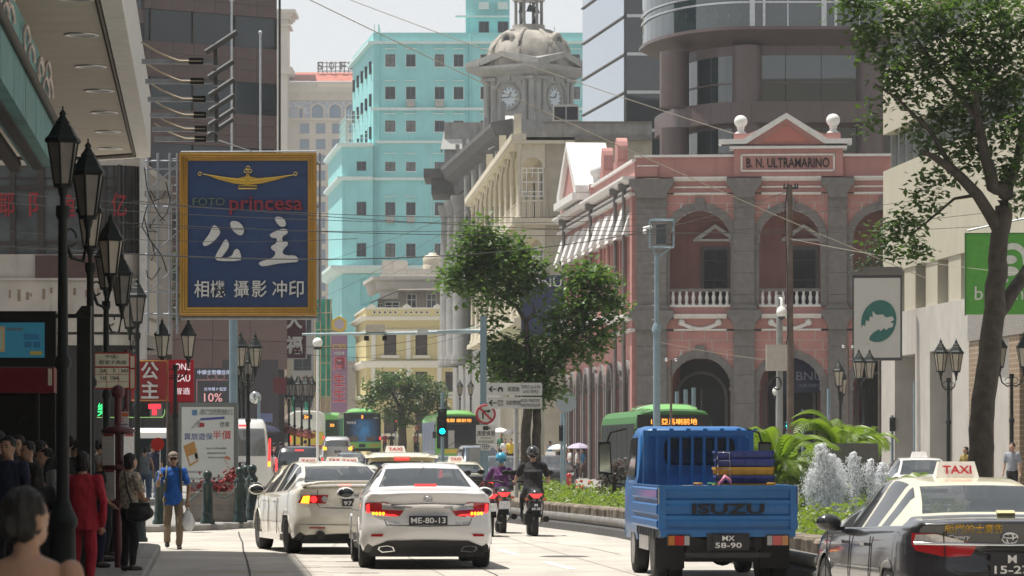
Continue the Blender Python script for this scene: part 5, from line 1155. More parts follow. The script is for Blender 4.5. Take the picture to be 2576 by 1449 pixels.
# ================================================================== advert panel, planters, bollards
AY=80.0;ka=AY/FP
ad=thing('advert_panel','grey framed bank advert lightbox on the corner pavement','advert panel',(WX(524,AY),AY,.13));ax_=lambda x:(x-524)*ka;az=lambda y:WZ(y,AY)-.13
M_ADG=mat('advert_grey',(.15,.165,.16),.5);g=MB();g.box(ax_(450),ax_(599),-.1,.1,az(1222),az(1013));g.box(ax_(470),ax_(570),-.08,.08,0,az(1222));g.build('case',M_ADG,ad)
g=MB();g.box(ax_(458),ax_(589),-.108,-.098,az(1213),az(1024));face=g.build('poster',mat('poster_white',(.52,.55,.52),.35,emit=.03,var=.04,scale=2),ad)
M_BLP=mat('blue_print',(.05,.09,.28),.5);M_RDP=mat('red_print_big',(.5,.04,.06),.5);M_GYP=mat('grey_print',(.12,.13,.14),.5)
for s_,x,y,w,h,m_ in(('澳門國際銀行',545,1035,84,11,M_GYP),('LUSO INTERNATIONAL BANKING LTD',545,1042,84,4,M_GYP),('憑',502,1069,13,13,M_GYP),('機票',566,1068,24,13,M_GYP),('買旅遊保',500,1098,72,17,M_BLP),('半價',559,1094,46,22,M_RDP),('澳門國際銀行',560,1204,56,8,M_GYP),('查詢熱線 8799 5488',490,1204,52,5,M_GYP),('推廣期由即日起至',486,1187,50,5,M_GYP),('信用卡簽賬優惠',545,1128,52,4.5,M_GYP),('購買旅遊保險計劃',545,1140,46,4.5,M_GYP),('條款及細則',545,1151,44,4.5,M_GYP)):
 text('poster_lettering',s_,w*ka,h*ka,m_,face,(ax_(x),-.111,az(y)),thick=.002,offset=.006 if h>8 else 0)
for nm,pts,c in(('suitcase',((462,1122),(490,1110),(500,1150),(500,1160),(478,1174),(470,1150)),(.42,.22,.06)),('suitcase_lining',((474,1148),(497,1140),(499,1156),(479,1168)),(.55,.55,.5)),('ticket',((490,1141),(497,1139),(499,1153),(493,1155)),(.1,.3,.45)),('blue_bar',((505,1052),(566,1048),(566,1054),(505,1058)),(.08,.08,.3)),('plane',((480,1080),(498,1058),(508,1055),(486,1078)),(.3,.3,.32)),('logo_square',((484,1031),(497,1031),(497,1045),(484,1045)),(.1,.2,.35)),('logo_square',((522,1198),(533,1198),(533,1211),(522,1211)),(.1,.2,.35)),('red_logo',((503,1064),(515,1064),(515,1074),(503,1074)),(.35,.03,.04)),('umbrella',((562,1152),(572,1146),(581,1152),(579,1158)),(.5,.2,.12))):
 g=MB();g.prism([(ax_(x),az(y))for x,y in pts],-.1125 if nm not in('suitcase_lining','ticket')else-.114,-.107);g.build(nm,mat('poster_'+nm,c,.5),face)
g=MB()
for a,b in(((565,1156),(573,1168)),):g.tube([(ax_(a[0]),-.113,az(a[1])),(ax_(b[0]),-.113,az(b[1]))],.006,n=4)
g.build('umbrella_handle',mat('poster_umbrella',(.5,.2,.12),.5),face)
M_STN=mat('planter_stone',(.26,.235,.205),.85,var=.15,scale=6,bump=.2)
def planter(label,X,Y,w,d,h,flow):
 t=thing('stone_planter',label,'planter',(X,Y,.13));g=MB();g.box(-w/2,w/2,-d/2,d/2,0,h*.45);g.box(-w/2-.02,w/2+.02,-d/2-.02,d/2+.02,h*.45,h*.52);g.box(-w/2,w/2,-d/2,d/2,h*.52,h*.92);g.box(-w/2-.03,w/2+.03,-d/2-.03,d/2+.03,h*.92,h);g.build('box',M_STN,t)
 g=MB()
 for k in range(260):
  p=Vector((rnd.gauss(0,w*.2),rnd.gauss(0,d*.2),h+abs(rnd.gauss(0,.12))));g.cbox(p,(.06,.04,.012),(rnd.random()*3,rnd.random()*3,rnd.random()*3))
 o=g.build('flowers',flow,t);o['kind']='stuff';return t
M_RFL=mat('red_flowers',(.22,.02,.018),.7,island=.6)
planter('large stone planter with dark red flowers below the advert panel',WX(535,74.5),74.5,.92,.5,.62,mat('dark_red_flowers',(.18,.02,.02),.7,island=.7));planter('stone planter with bright red flowers right of advert panel',WX(583,78.5),78.5,.4,.4,.78,M_RFL)
M_BOL=mat('bollard_green',(.006,.024,.021),.4,var=.2,scale=9,coat=.3)
bd=MB();bd.lathe([(.15,0),(.15,.06),(.12,.1),(.105,.4),(.10,.75),(.115,.78),(.115,.82),(.08,.86),(.06,.9),(.085,.94),(.095,.99),(.085,1.04),(.05,1.075),(.0,1.085)],n=16);bdd=bd.data('bollard_body',M_BOL)
def bollard(label,X,Y,s=1.0):
 t=thing('bollard',label,'bollard',(X,Y,.13),0,'dark green bollards',s);ob('bollard_body',bdd,t);g=MB();g.lathe([(.118,.20),(.125,.22),(.118,.24)],n=16);g.build('ring',M_BOL,t);return Vector((X,Y,.13))
b1=bollard('green bollard in front of the stone planter',WX(522,72.5),72.5);b0=bollard('green bollard behind the person in blue',WX(402,72),72,1.0)
b2_=bollard('left green bollard of the close cluster beside the cream saloon',WX(603,74),74,1.06);b3_=bollard('right thick green bollard of the close cluster',WX(634,76),76,1.1);b4_=bollard('middle green bollard at the back of the cluster',WX(618,78),78,1.08);bollard('blue green bollard at the pavement edge behind the waiting person',WX(352,58),58,.85)
def chain(label,a,b,sag,n=34,bunch=0):
 t=thing('chain',label,'chain',(a+Vector((0,0,.9))));d=b-a
 if '_lk' not in globals():
  global _lk;q=MB();q.tube([(.032*math.cos(k*.785),0,.02*math.sin(k*.785))for k in range(9)],.007,n=5);_lk=q.data('link',M_CHROME if False else mat('chain_steel',(.10,.13,.125),.4,.5))
 for k in range(n):
  u=(k+.5)/n;p=d*u+Vector((0,0,-sag*4*u*(1-u)));sl=-sag*4*(1-2*u);o=ob('link',_lk,t,p,(0,0,0));v=Vector((d.x,d.y,d.z+sl)).normalized();o.rotation_euler=(v.to_track_quat('X','Z')@Euler((R(90)if k%2 else 0,0,0)).to_quaternion()).to_euler()
chain('steel chain hanging from the bollard behind the person in blue',b0,b1,.45);chain('steel chain between the planter bollard and the cluster',b1,b2_,.38);chain('bright looped chain on the bollard cluster',b2_+Vector((0,-.1,0)),b3_+Vector((0,-.15,0)),.5,26);chain('second chain loop on the bollard cluster',b2_+Vector((0,-.12,.05)),b3_+Vector((-.1,-.2,0)),.32,22)
# ================================================================== shop signs on the left
def board(name,label,x0,x1,y0,y1,Y,m,th=.12,rz=0):
 t=thing(name,label,'sign',((WX(x0,Y)+WX(x1,Y))/2,Y,(WZ(y0,Y)+WZ(y1,Y))/2),rz);w,h=(x1-x0)*Y/FP,(y1-y0)*Y/FP;g=MB();g.box(-w/2,w/2,-th/2,th/2,-h/2,h/2);g.build('panel',m,t);return t,w,h,Y/FP
M_RS=mat('red_sign_panel',(.22,.012,.015),.4,emit=.05);
t,w,h,k=board('shop_sign','red shop sign with two silver brushed characters',330,424,905,1010,88,M_RS)
for ch,y in(('公',.24),('主',-.22)):text('brushed_character',ch,44*k,44*k,M_SIL,t,((378-377)*k,-.1,y*h),thick=.06,offset=.02)
g=MB();g.tube([(-w/2+.03,-.08,-h/2+.03),(w/2-.03,-.08,-h/2+.03),(w/2-.03,-.08,h/2-.03),(-w/2+.03,-.08,h/2-.03)],.012,n=4);g.build('gold_edge',M_GT,t)
t,w,h,k=board('shop_sign','bright red sign with white letters beside the characters sign',424,488,905,1010,95,mat('scarlet_sign',(.35,.01,.02),.4,emit=.10))
for s_,y in(('ONE',.33),('ZAU',.06),('智造',-.25)):text('lettering',s_,38*k,17*k,mat('lit_white',(.8,.8,.82),.5,emit=.5),t,(.04,-.07,y*h),thick=.02)
g=MB();g.box(-.3,w/2,-.05,.05,-h/2-.35,-h/2);g.build('lower_panel',M_RS,t)
t,w,h,k=board('led_sign','dark LED billboard with gift outline and dotted characters',491,582,926,1014,150,mat('led_black',(.045,.045,.055),.4))
M_LW=mat('led_white',(.55,.6,.8),.5,emit=.45);M_LR=mat('led_red',(.75,.35,.35),.5,emit=.45)
text('led_text','中銀全幣種信用',.9*w,.13*h,M_LW,t,(.02*w,-.07,.38*h),thick=.01);text('led_text','分市場 P 低至',.62*w,.1*h,M_LW,t,(.06*w,-.07,-.1*h),thick=.01);text('led_text','10%',.5*w,.24*h,M_LR,t,(.0,-.07,-.34*h),thick=.01)
def dots(name,pts,r,m,par):
 g=MB()
 for p in pts:g.cbox(p,(r,r*.4,r))
 o=g.build(name,m,par);o['kind']='stuff';return o
dots('led_border',[(-.45*w+.92*w*i/40,-.07,.16*h)for i in range(41)]+[(-.45*w,-.07,.16*h-.62*h*i/26)for i in range(27)],.018,M_LR,t)
dots('led_bow',[(.08*w+.12*w*math.cos(a)+(.12*w if s>0 else-.12*w),-.07,.25*h+.07*h*math.sin(a))for s in(-1,1)for a in[q*.35 for q in range(18)]],.016,M_LR,t)
ph=thing('pharmacy_sign','pharmacy light sign with green character and red cross','sign',W(330,1035,90));k=90/FP
M_LGN=mat('led_green',(.05,.9,.25),.5,emit=1.2)
g=MB();g.box((245-330)*k,(408-330)*k,-.03,.03,-16*k,22*k);g.build('case',M_BLACK,ph);text('green_character','樂',26*k,34*k,M_LGN,ph,((259-330)*k,-.045,4*k),thick=.01,offset=.0)
g=MB();g.box((378-330)*k,(408-330)*k,-.05,-.03,-14*k,20*k);g.build('white_back',mat('grey_back',(.2,.2,.2),.5),ph)
g=MB();g.box((384-330)*k,(394-330)*k-.0,-.07,-.05,-9*k,18*k);g.box((374-330)*k,(384-330)*k,-.07,-.05,7*k,18*k);g.box((394-330)*k,(404-330)*k,-.07,-.05,7*k,18*k);g.build('red_cross',mat('led_red_bright',(1,.03,.05),.5,emit=1.2),ph)
dots('green_led_chain',[((245-330+2.6*i)*k,-.06,-15*k)for i in range(62)]+[((406-330+9*math.sin(a))*k,-.06,(-15+16*(1-math.cos(a)))*k)for a in[q*.16 for q in range(12)]],.016,mat('led_green_yellow',(.35,.7,.2),.5,emit=.7),ph)
t,w,h,k=board('hanging_sign','maroon vertical shop sign with two white characters',710,770,780,902,190,mat('maroon_sign',(.085,.012,.025),.5))
for ch,y in(('大',.3),('福',-.22)):text('character',ch,42*k,46*k,M_WHITE,t,(0,-.09,y*h),thick=.03,offset=.03)
g=MB();g.tube([(-w/2,-.07,-h/2),(w/2,-.07,-h/2),(w/2,-.07,h/2),(-w/2,-.07,h/2),(-w/2,-.07,-h/2)],.05,n=4);g.build('edge_tubes',mat('pale_tube',(.4,.35,.36),.4),t)
t,w,h,k=board('hanging_sign','purple vertical jewellery sign with gold hexagon crest',833,874,840,1037,262,mat('mauve_sign',(.26,.15,.25),.5))
g=MB();g.prism([(1.0*math.sin(a)*.62,.95+h/2-.25+.62*math.cos(a))for a in[math.pi/3*q for q in range(6)]],-.12,.08);g.build('crest',mat('gold_crest',(.6,.42,.04),.4),t);g=MB();g.prism([(.4*math.sin(a),.95+h/2-.25+.4*math.cos(a))for a in[math.pi/3*q for q in range(6)]],-.14,-.11);g.build('crest_centre',mat('mauve_light',(.4,.35,.42),.5),t)
text('lettering','CSS',36*k,13*k,mat('gold_letter',(.55,.4,.08),.5),t,(0,-.08,.34*h),thick=.03,offset=.02);text('small_lettering','中國珠寶',26*k,8*k,M_WHITE,t,(0,-.08,.255*h),thick=.02)
for ch,y in(('周',.12),('生',-.085),('生',-.28)):
 text('character_outline',ch,33*k,36*k,mat('pinkish_white',(.6,.45,.45),.5),t,(.0,-.075,y*h),thick=.02,offset=.045);text('character',ch,30*k,33*k,mat('red_letter',(.45,.02,.05),.5),t,(0,-.1,y*h),thick=.03,offset=.012)
sn=thing('scaffold_netting','bamboo scaffold wrapped in bright green netting','scaffold',(WX(815,285),285,gz(285)));k=285/FP
g=MB();rows=[]
for i in range(16):
 z=WZ(1000-i*16.5,285)-1.3;wv=.04*math.sin(i*1.7);rows.append([((-20*k+wv)+(40*k)*j/8,-.15*math.sin(j*1.3+i*.6),z)for j in range(9)])
g.ring(rows,0,True,False,False,False);g.build('netting',mat('green_net',(.01,.30,.20),.7,var=.25,scale=1.2,streak=.4),sn)
M_BAM=mat('bamboo',(.42,.34,.2),.8)
for x in(-22,-8,6,18):g=MB();g.cyl((x*k,-.25,WZ(1045,285)-1.3),(x*k,-.25,WZ(752,285)-1.3),.05,n=5);g.build('bamboo_pole',M_BAM,sn)
for i in range(14):g=MB();y=1040-i*21;g.cyl((-24*k,-.28,WZ(y,285)-1.3),(-14*k if i%2 else 19*k,-.28,WZ(y-1,285)-1.3),.035,n=5);g.build('bamboo_pole',M_BAM,sn)
for a,b in(((-30,1045),(-8,985)),((0,1045),(14,1000)),((-32,1000),(-6,970))):g=MB();g.cyl((a[0]*k,-.3,WZ(a[1],285)-1.3),(b[0]*k,-.3,WZ(b[1],285)-1.3),.05,n=5);g.build('brace',M_BAM,sn)
g=MB();g.box(-30*k,20*k,-1.5,0,WZ(1052,285)-1.3,WZ(1044,285)-1.3);g.build('platform',M_BAM,sn)
g=MB();g.box(-95*k,-75*k,0,.1,WZ(1160,285)-1.3,WZ(1000,285)-1.3);g.box(-48*k,-36*k,0,.1,WZ(1160,285)-1.3,WZ(1010,285)-1.3);g.build('lower_netting',mat('green_net',(.01,.3,.2),.7),sn)
board('shop_sign','small dark red sign board above the far lamps',688,720,950,990,140,mat('dull_maroon',(.10,.015,.02),.5));board('shop_sign','small maroon board between the far lamp heads',760,785,948,966,250,mat('dull_maroon',(.1,.015,.02),.5))
board('shop_sign','pale green and white awning sign beyond the lamps',672,700,905,930,200,mat('mint_sign',(.35,.5,.45),.5))
board('shop_sign','blue and white shop sign below the round mirror',655,685,1040,1062,120,mat('blue_grey_sign',(.14,.16,.3),.5))
mr_=thing('traffic_mirror','round convex traffic mirror on a grey pole','mirror',(WX(642,118),118,.13));g=MB();g.cyl((.12,0,0),(.12,0,WZ(1010,118)),.05);g.build('pole',M_BLUEGREY,mr_);g=MB();g.lathe([(.0,-.05),(.1,-.045),(.18,-.02),(.2,.03)],n=20);g.v=[(x,z,y+WZ(1010,118))for x,y,z in g.v];g.build('mirror_disc',mat('mirror_silver2',(.6,.62,.62),.15,.9),mr_)
board('shop_sign','dark shop front panel on the brown tower',560,700,905,1090,176,mat('dark_shop_panel',(.04,.035,.04),.4))
# ================================================================== traffic gantry, signals, direction signs
ga=thing('traffic_gantry','blue grey gantry pole with long arm carrying a detector box','gantry',(WX(1216,95),95,.1));k=95/FP
gp=lambda x,y,dy=0:((x-1216)*k,dy,WZ(y,95)-.1)
g=MB();g.box(-.085,.085,-.085,.085,0,WZ(795,95)-.1);g.build('pole',M_BLUEGREY,ga)
g=MB();g.cyl(gp(1212,833),gp(1040,838),.055);g.cyl(gp(1040,838),gp(760,841),.045,.032);g.tube([gp(1205,820,-.05),gp(1170,829,-.05),gp(1100,833,-.05)],.012,n=4);g.build('arm',mat('pale_blue_arm',(.36,.45,.48),.5),ga)
g=MB();g.box((920-1216)*k,(968-1216)*k,-.1,.1,WZ(835,95)-.1,WZ(817,95)-.1);g.build('detector_box',mat('beige_box',(.5,.46,.38),.6),ga)
for x in(916,962):g=MB();g.box((x-1216)*k,(x+12-1216)*k,-.08,.08,WZ(857,95)-.1,WZ(845,95)-.1);g.build('camera',M_BLACK,ga)
g=MB();g.box((1050-1216)*k,(1075-1216)*k,-.06,.06,WZ(838,95)-.1,WZ(827,95)-.1);g.cyl(gp(1041,842,-.02),gp(1050,838,-.02),.04);g.build('camera',mat('white_camera',(.55,.55,.54),.4),ga)
def signal(label,x,ytop,ybot,Y,lit,post_to,w=15,off=0):
 t=thing('traffic_light',label,'traffic light',(WX(x,Y),Y,gz(Y)+.1));k=Y/FP;h=(ybot-ytop)*k;ww=w*k*.5;z1=WZ(ytop,Y)-gz(Y)-.1
 g=MB();g.cyl((off,.08,0),(off,.08,WZ(post_to,Y)-gz(Y)-.1),.05);g.build('pole',M_BLUEGREY,t)
 g=MB();g.box(-ww,ww,-.08,.06,z1-h,z1);g.build('housing',M_BLACK,t)
 for i in range(3):
  z=z1-h*(.2+.3*i);m_={'r':mat('lit_red_signal',(1,.02,.06),.4,emit=2.0),'g':mat('lit_cyan_signal',(.0,.75,.85),.4,emit=2.2)}.get(lit if(lit=='r' and i==0)or(lit=='g' and i==2)else '',mat('dead_lens',(.02,.025,.025),.2))
  g=MB();g.cyl((0,-.085,z),(0,-.095,z),min(ww*.7,h*.13),n=14);l=g.build('lens',m_,t)
  g=MB();g.tube([(ww*.8*math.cos(a),-.12,z+ww*.8*math.sin(a))for a in[math.pi*q/6 for q in range(7)]],.02,n=4);g.build('visor',M_BLACK,l)
 return t
signal('traffic light showing cyan green in front of the oncoming bus',1113,1030,1098,100,'g',985,22);signal('far traffic light showing red below the tree',995,1053,1085,250,'r',1050,8);signal('dark unlit traffic light right of the tree trunk',1413,1070,1110,135,'',1040,14,.0)
ps_=signal('pedestrian signal with small green figure by the pink arcade',1980,1060,1085,122,'',1060,14);g=MB();
g.sph((0,-.1,WZ(1063,122)-.1),.03,8,6);g.prism([(-.02,WZ(1080,122)-.1),(.02,WZ(1080,122)-.1),(.05,WZ(1071,122)-.1),(.03,WZ(1066,122)-.1),(-.03,WZ(1066,122)-.1),(-.05,WZ(1071,122)-.1)],-.11,-.095);g.build('green_figure',mat('lit_cyan_signal',(0,.75,.85),.4,emit=2.2),ps_)
signal('dark traffic light seen side on beside the arcade pier',2020,1035,1075,126,'',1030,16);signal('low dark signal behind the palms with green glints',2245,1050,1085,132,'',1045,14)
DY=84.0;k=DY/FP
di=thing('direction_sign','white fingerpost with two arrow signs to temple and maritime museum','sign',(WX(1298,DY),DY,.1),R(-3));dxx=lambda x:(x-1298)*k;dz=lambda y:WZ(y,DY)-.1
g=MB();g.cyl((0,.05,0),(0.0,.05,dz(965)),.055);g.build('pole',mat('pale_pole',(.42,.42,.41),.5),di)
for i,(y0,y1,tx,cjk)in enumerate(((963,995,('TEMPLO de A-MA','A-MA TEMPLE'),'媽閣廟'),(999,1028,('MUSEU MARITIMO','MARITIME MUSEUM'),'海事博物館'))):
 g=MB();x0,x1=dxx(1224 if i==0 else 1226),dxx(1364);r_=.02;sl=.05
 g.prism([(x0+r_,dz(y1)),(x1-r_,dz(y1)),(x1,dz(y1)+r_),(x1,dz(y0)-r_),(x1-r_,dz(y0)),(x0+r_,dz(y0)),(x0,dz(y0)-r_),(x0,dz(y1)+r_)],-.05,.02);s_=g.build('sign_board',mat('sign_white',(.58,.58,.55),.5,var=.05),di)
 zc=dz((y0+y1)/2);g=MB();g.box(dxx(1234),dxx(1250),-.055,-.049,zc-.012,zc+.012)
 g.prism([(dxx(1229),zc),(dxx(1237),zc+.075),(dxx(1240),zc+.06),(dxx(1234),zc),(dxx(1240),zc-.06),(dxx(1237),zc-.075)],-.055,-.049);g.build('arrow',M_TX,s_)
 g=MB();px=dxx(1259)
 if i==0:g.prism([(px-.06,zc-.06),(px-.06,zc+.01),(px-.035,zc+.05),(px+.035,zc+.05),(px+.06,zc+.01),(px+.06,zc-.06),(px+.03,zc-.06),(px+.02,zc),(px-.02,zc),(px-.03,zc-.06)],-.055,-.049)
 else:
  g.box(px-.07,px+.07,-.055,-.049,zc+.04,zc+.055);g.box(px-.07,px+.07,-.055,-.049,zc-.06,zc-.045)
  for q in range(4):g.box(px-.06+q*.038,px-.052+q*.038,-.055,-.049,zc-.045,zc+.04)
 g.build('pictogram',M_TX,s_);text('chinese_lettering',cjk,(30 if i==0 else 37)*k,13*k,M_TX,s_,(dxx(1292),-.052,zc),thick=.003)
 for j,tt in enumerate(tx):text('lettering',tt,(50 if i==0 else 48)*k*(1 if j==0 or i else .8),8.5*k,M_TX,s_,(dxx(1335),-.052,zc+(.052 if j==0 else-.058)),thick=.003)
nr=thing('no_turn_sign','round red bordered no right turn sign over speed detection plates','sign',(WX(1222,86),86,.1));k=86/FP;nz_=lambda y:WZ(y,86)-.1;zc=nz_(1042)
g=MB();g.box(-.06,.06,-.03,.09,0,nz_(1012));g.build('pole',M_BLUEGREY,nr)
g=MB();g.cyl((0,-.05,zc),(0,-.04,zc),25*k,n=32);d_=g.build('disc',mat('sign_white',(.58,.58,.55),.5),nr)
g=MB();g.lathe([(25.5*k,-.01),(25.5*k,.01),(20.5*k,.01),(20.5*k,-.01)],n=32);g.v=[(x,-.055-z,y+zc)for x,y,z in g.v];g.f=[f[::-1]for f in g.f];g.build('red_ring',mat('sign_red',(.42,.02,.03),.5),d_)
g=MB();g.cbox((0,-.068,zc),(40*k,.008,4.5*k),(0,R(45),0));g.build('red_bar',mat('sign_red',(.42,.02,.03),.5),d_)
g=MB();g.box(-9*k,-5.5*k,-.06,-.055,zc-12*k,zc+9*k);g.box(-9*k,6*k,-.06,-.055,zc+6*k,zc+9.5*k);g.prism([(5*k,zc+3*k),(5*k,zc+12.5*k),(13*k,zc+7.7*k)],-.06,-.055);g.build('turn_arrow',M_TX,d_)
for y0,y1,w in((1069,1117,24.5),(1119,1133,12.5)):
 g=MB();g.box(-w*k,w*k,-.055,-.04,nz_(y1),nz_(y0));s_=g.build('plate',mat('sign_white',(.58,.58,.55),.5),nr)
 if w>20:
  text('lettering','速度偵測',45*k,13*k,M_TX,s_,(0,-.057,nz_(1090)),thick=.003,offset=.008);text('lettering','DETECÇÃO',26*k,5.5*k,M_TX,s_,(0,-.057,nz_(1102)),thick=.003);text('lettering','DE VELOCIDADE',38*k,6*k,M_TX,s_,(0,-.057,nz_(1111)),thick=.003)
  g=MB();g.box(-7*k,6*k,-.06,-.054,nz_(1082),nz_(1072));g.prism([(6*k,nz_(1080)),(13*k,nz_(1077)),(6*k,nz_(1074))],-.06,-.054);g.build('camera_symbol',M_TX,s_)
 else:text('lettering','▪▪▪▪',18*k,5*k,M_TX,s_,(0,-.057,nz_(1123)),thick=.003);text('lettering','PSP',14*k,4*k,M_TX,s_,(0,-.057,nz_(1129)),thick=.003)
g=MB();Y=96;cbn=thing('control_cabinet','pale grey roadside control cabinet left of the sign pole','cabinet',(WX(1195,Y),Y,.1));g.box(-.28,.28,-.2,.2,0,WZ(1160,Y)-.1);g.box(-.14,.3,-.15,.15,WZ(1160,Y)-.1,WZ(1128,Y)-.1);g.build('case',mat('cabinet_grey',(.34,.34,.32),.6),cbn);g=MB();g.box(-.25,.25,-.21,-.2,.1,.7);g.build('door',mat('cabinet_grey2',(.31,.31,.29),.6),cbn)
cp=thing('camera_pole','blue grey camera pole with cage and dome camera by the bank corner','camera pole',(WX(1652,112),112,.1));k=112/FP;cpx=lambda x:(x-1652)*k;cpz=lambda y:WZ(y,112)-.1
g=MB();g.cyl((0,0,0),(0,0,cpz(820)),.115,.11,n=14);g.cyl((0,0,cpz(820)),(0,0,cpz(640)),.08,.07,n=14);g.lathe([(.15,cpz(835)),(.15,cpz(825)),(.08,cpz(812))],n=14);g.build('pole',M_BLUEGREY,cp)
g=MB()
for x in(1635,1695):
 for d in(-.3,.3):g.cyl((cpx(x),d,cpz(622)),(cpx(x),d,cpz(553)),.02,n=5)
for y in(622,553):
 g.tube([(cpx(1635),-.3,cpz(y)),(cpx(1695),-.3,cpz(y)),(cpx(1695),.3,cpz(y)),(cpx(1635),.3,cpz(y)),(cpx(1635),-.3,cpz(y))],.02,n=5)
g.tube([(0,0,cpz(650)),(cpx(1690),-.2,cpz(622))],.02);g.tube([(0,0,cpz(650)),(cpx(1640),-.2,cpz(622))],.02);g.build('cage',M_BLUEGREY,cp)
g=MB();g.box(cpx(1650),cpx(1675),-.1,.15,cpz(615),cpz(565));g.build('equipment_box',mat('dark_equipment',(.05,.06,.07),.5),cp)
g=MB();g.cyl((cpx(1618),-.05,cpz(575)),(cpx(1640),-.05,cpz(570)),.05);g.sph((cpx(1622),-.1,cpz(583)),.07);g.build('dome_camera',M_WHITE,cp)
for k2 in range(9):g=MB();y=660+k2*36;g.cyl((cpx(1640),0,cpz(y)),(0,0,cpz(y)),.008,n=4);g.build('step',M_GALV,cp)
wp=thing('wooden_pole','weathered wooden utility pole carrying wires in front of the bank','pole',(WX(1989,118),118,.1));k=118/FP;g=MB();g.cyl((0,0,0),(-.04,0,WZ(465,118)-.1),.13,.095,n=12);g.build('pole',mat('weathered_wood',(.13,.10,.085),.9,var=.25,scale=5,streak=.5),wp)
g=MB();g.box(-.25,.25,-.06,.06,WZ(476,118)-.1,WZ(470,118)-.1)
for x in(-.22,-.1,.14,.22):g.cyl((x,-.08,WZ(470,118)-.1),(x,-.08,WZ(462,118)-.1),.03,n=6)
g.build('crossarm',mat('dark_iron',(.05,.045,.045),.6),wp)
g=MB();g.tube([(-.12,-.1,WZ(480,118)),(-.2,-.15,WZ(540,118)),(-.12,-.14,WZ(700,118)),(-.1,-.14,WZ(850,118)),(-.28,-.15,WZ(930,118))],.018,n=5);g.build('cable',M_BLACK,wp)
pz_=thing('surveillance_pole','grey pole with white dome camera and equipment box before the bank','camera pole',(WX(1961,116),116,.1));k=116/FP;pzz=lambda y:WZ(y,116)-.1
g=MB();g.cyl((0,0,0),(0,0,pzz(742)),.12,.10,n=14);g.build('pole',mat('grey_pole',(.25,.26,.26),.5),pz_)
g=MB();g.box((1926-1961)*k,(1978-1961)*k,-.35,-.08,pzz(933),pzz(868));g.build('equipment_box',mat('cream_grey_box',(.42,.39,.35),.6,streak=.2),pz_)
g=MB();g.lathe([(.0,0),(.1,.02),(.17,.12),(.17,.2),(.13,.3),(.08,.36)],c=(.05,-.25,pzz(800)),n=16);g.tube([(.05,-.25,pzz(775)),(.05,-.2,pzz(752)),(0,-.05,pzz(750))],.05);g.build('dome_camera',M_WHITE,pz_);g=MB();g.sph((.05,-.25,pzz(800)+.02),(.12,.12,.09));g.build('dome_glass',M_GLASS,pz_)
g=MB();g.tube([(-.1+.14*math.cos(q*.6),-.2-.01*q,pzz(965)+.2*math.sin(q*.6))for q in range(20)],.022,n=5);g.build('coiled_cable',M_BLACK,pz_)
for x,y0,Y,lab in((1688,905,105,'thin brown pole with small sphere heads by the bus'),(2133,872,112,'thin brown pole with sphere heads among the palms')):
 t=thing('thin_pole',lab,'pole',(WX(x,Y),Y,.1));g=MB();g.cyl((0,0,0),(0,0,WZ(y0,Y)-.1),.035,n=8);g.build('pole',mat('brown_pole',(.12,.09,.08),.5),t)
 for s in(-1,1):g=MB();g.sph((s*.14,0,WZ(y0,Y)-.1),.05);g.build('sphere_head',M_CHROME,t)
for i,(x,y0,Y)in enumerate(((1703,985,128),(1725,980,128),(1745,975,127),(2302,960,130),(2085,978,131))):
 g=MB();g.cyl((0,0,0),(0,0,WZ(y0,Y)-.1),.07,n=10);tag(g.build('post',M_BLUEGREY,None,(WX(x,Y),Y,.1)),'plain blue grey post before the bank arcade, %s from the left'%ORD[(0,1,2,4,3)[i]],'post','plain blue grey posts')
for x,y,Y,lab in((799,862,120,'white globe lamp below the gantry arm'),(1955,985,124,'small white globe lamp beside the arcade'),):
 t=thing('globe_lamp',lab,'lamp',(WX(x,Y),Y,.1));g=MB();g.cyl((0,0,0),(0,0,WZ(y+14,Y)-.1),.045);g.build('pole',M_WHITE,t);g=MB();g.sph((0,0,WZ(y,Y)-.1),.17,14,10);g.build('globe',M_WHITE,t);g=MB();g.lathe([(.13,0),(.14,.05),(.1,.08)],c=(0,0,WZ(y+14,Y)-.14),n=10);g.build('collar',M_BLACK,t)
rs_=thing('parking_sign','round blue and red no parking sign edge-on by the palms','sign',(WX(2087,118),118,.1));g=MB();g.cyl((0,0,0),(0,0,WZ(1050,118)),.03);g.build('pole',M_BLUEGREY,rs_);g=MB();g.lathe([(.33,-.01),(.33,.01)],n=20);g.v=[(z+.0,x*.3,y*1.0+WZ(1075,118))for x,y,z in g.v];g.build('disc',mat('sign_purple',(.2,.05,.2),.5),rs_)
bs_=thing('round_sign_back','grey back of a round traffic sign right of the tree','sign',(WX(1424,130),130,.1));g=MB();g.cyl((-.05,0,0),(-.05,0,WZ(1000,130)),.05);g.build('pole',M_BLUEGREY,bs_);g=MB();g.cyl((0,-.06,WZ(1012,130)-.1),(0,-.04,WZ(1012,130)-.1),.37,n=24);g.build('disc',mat('sign_back_grey',(.3,.34,.37),.5),bs_)
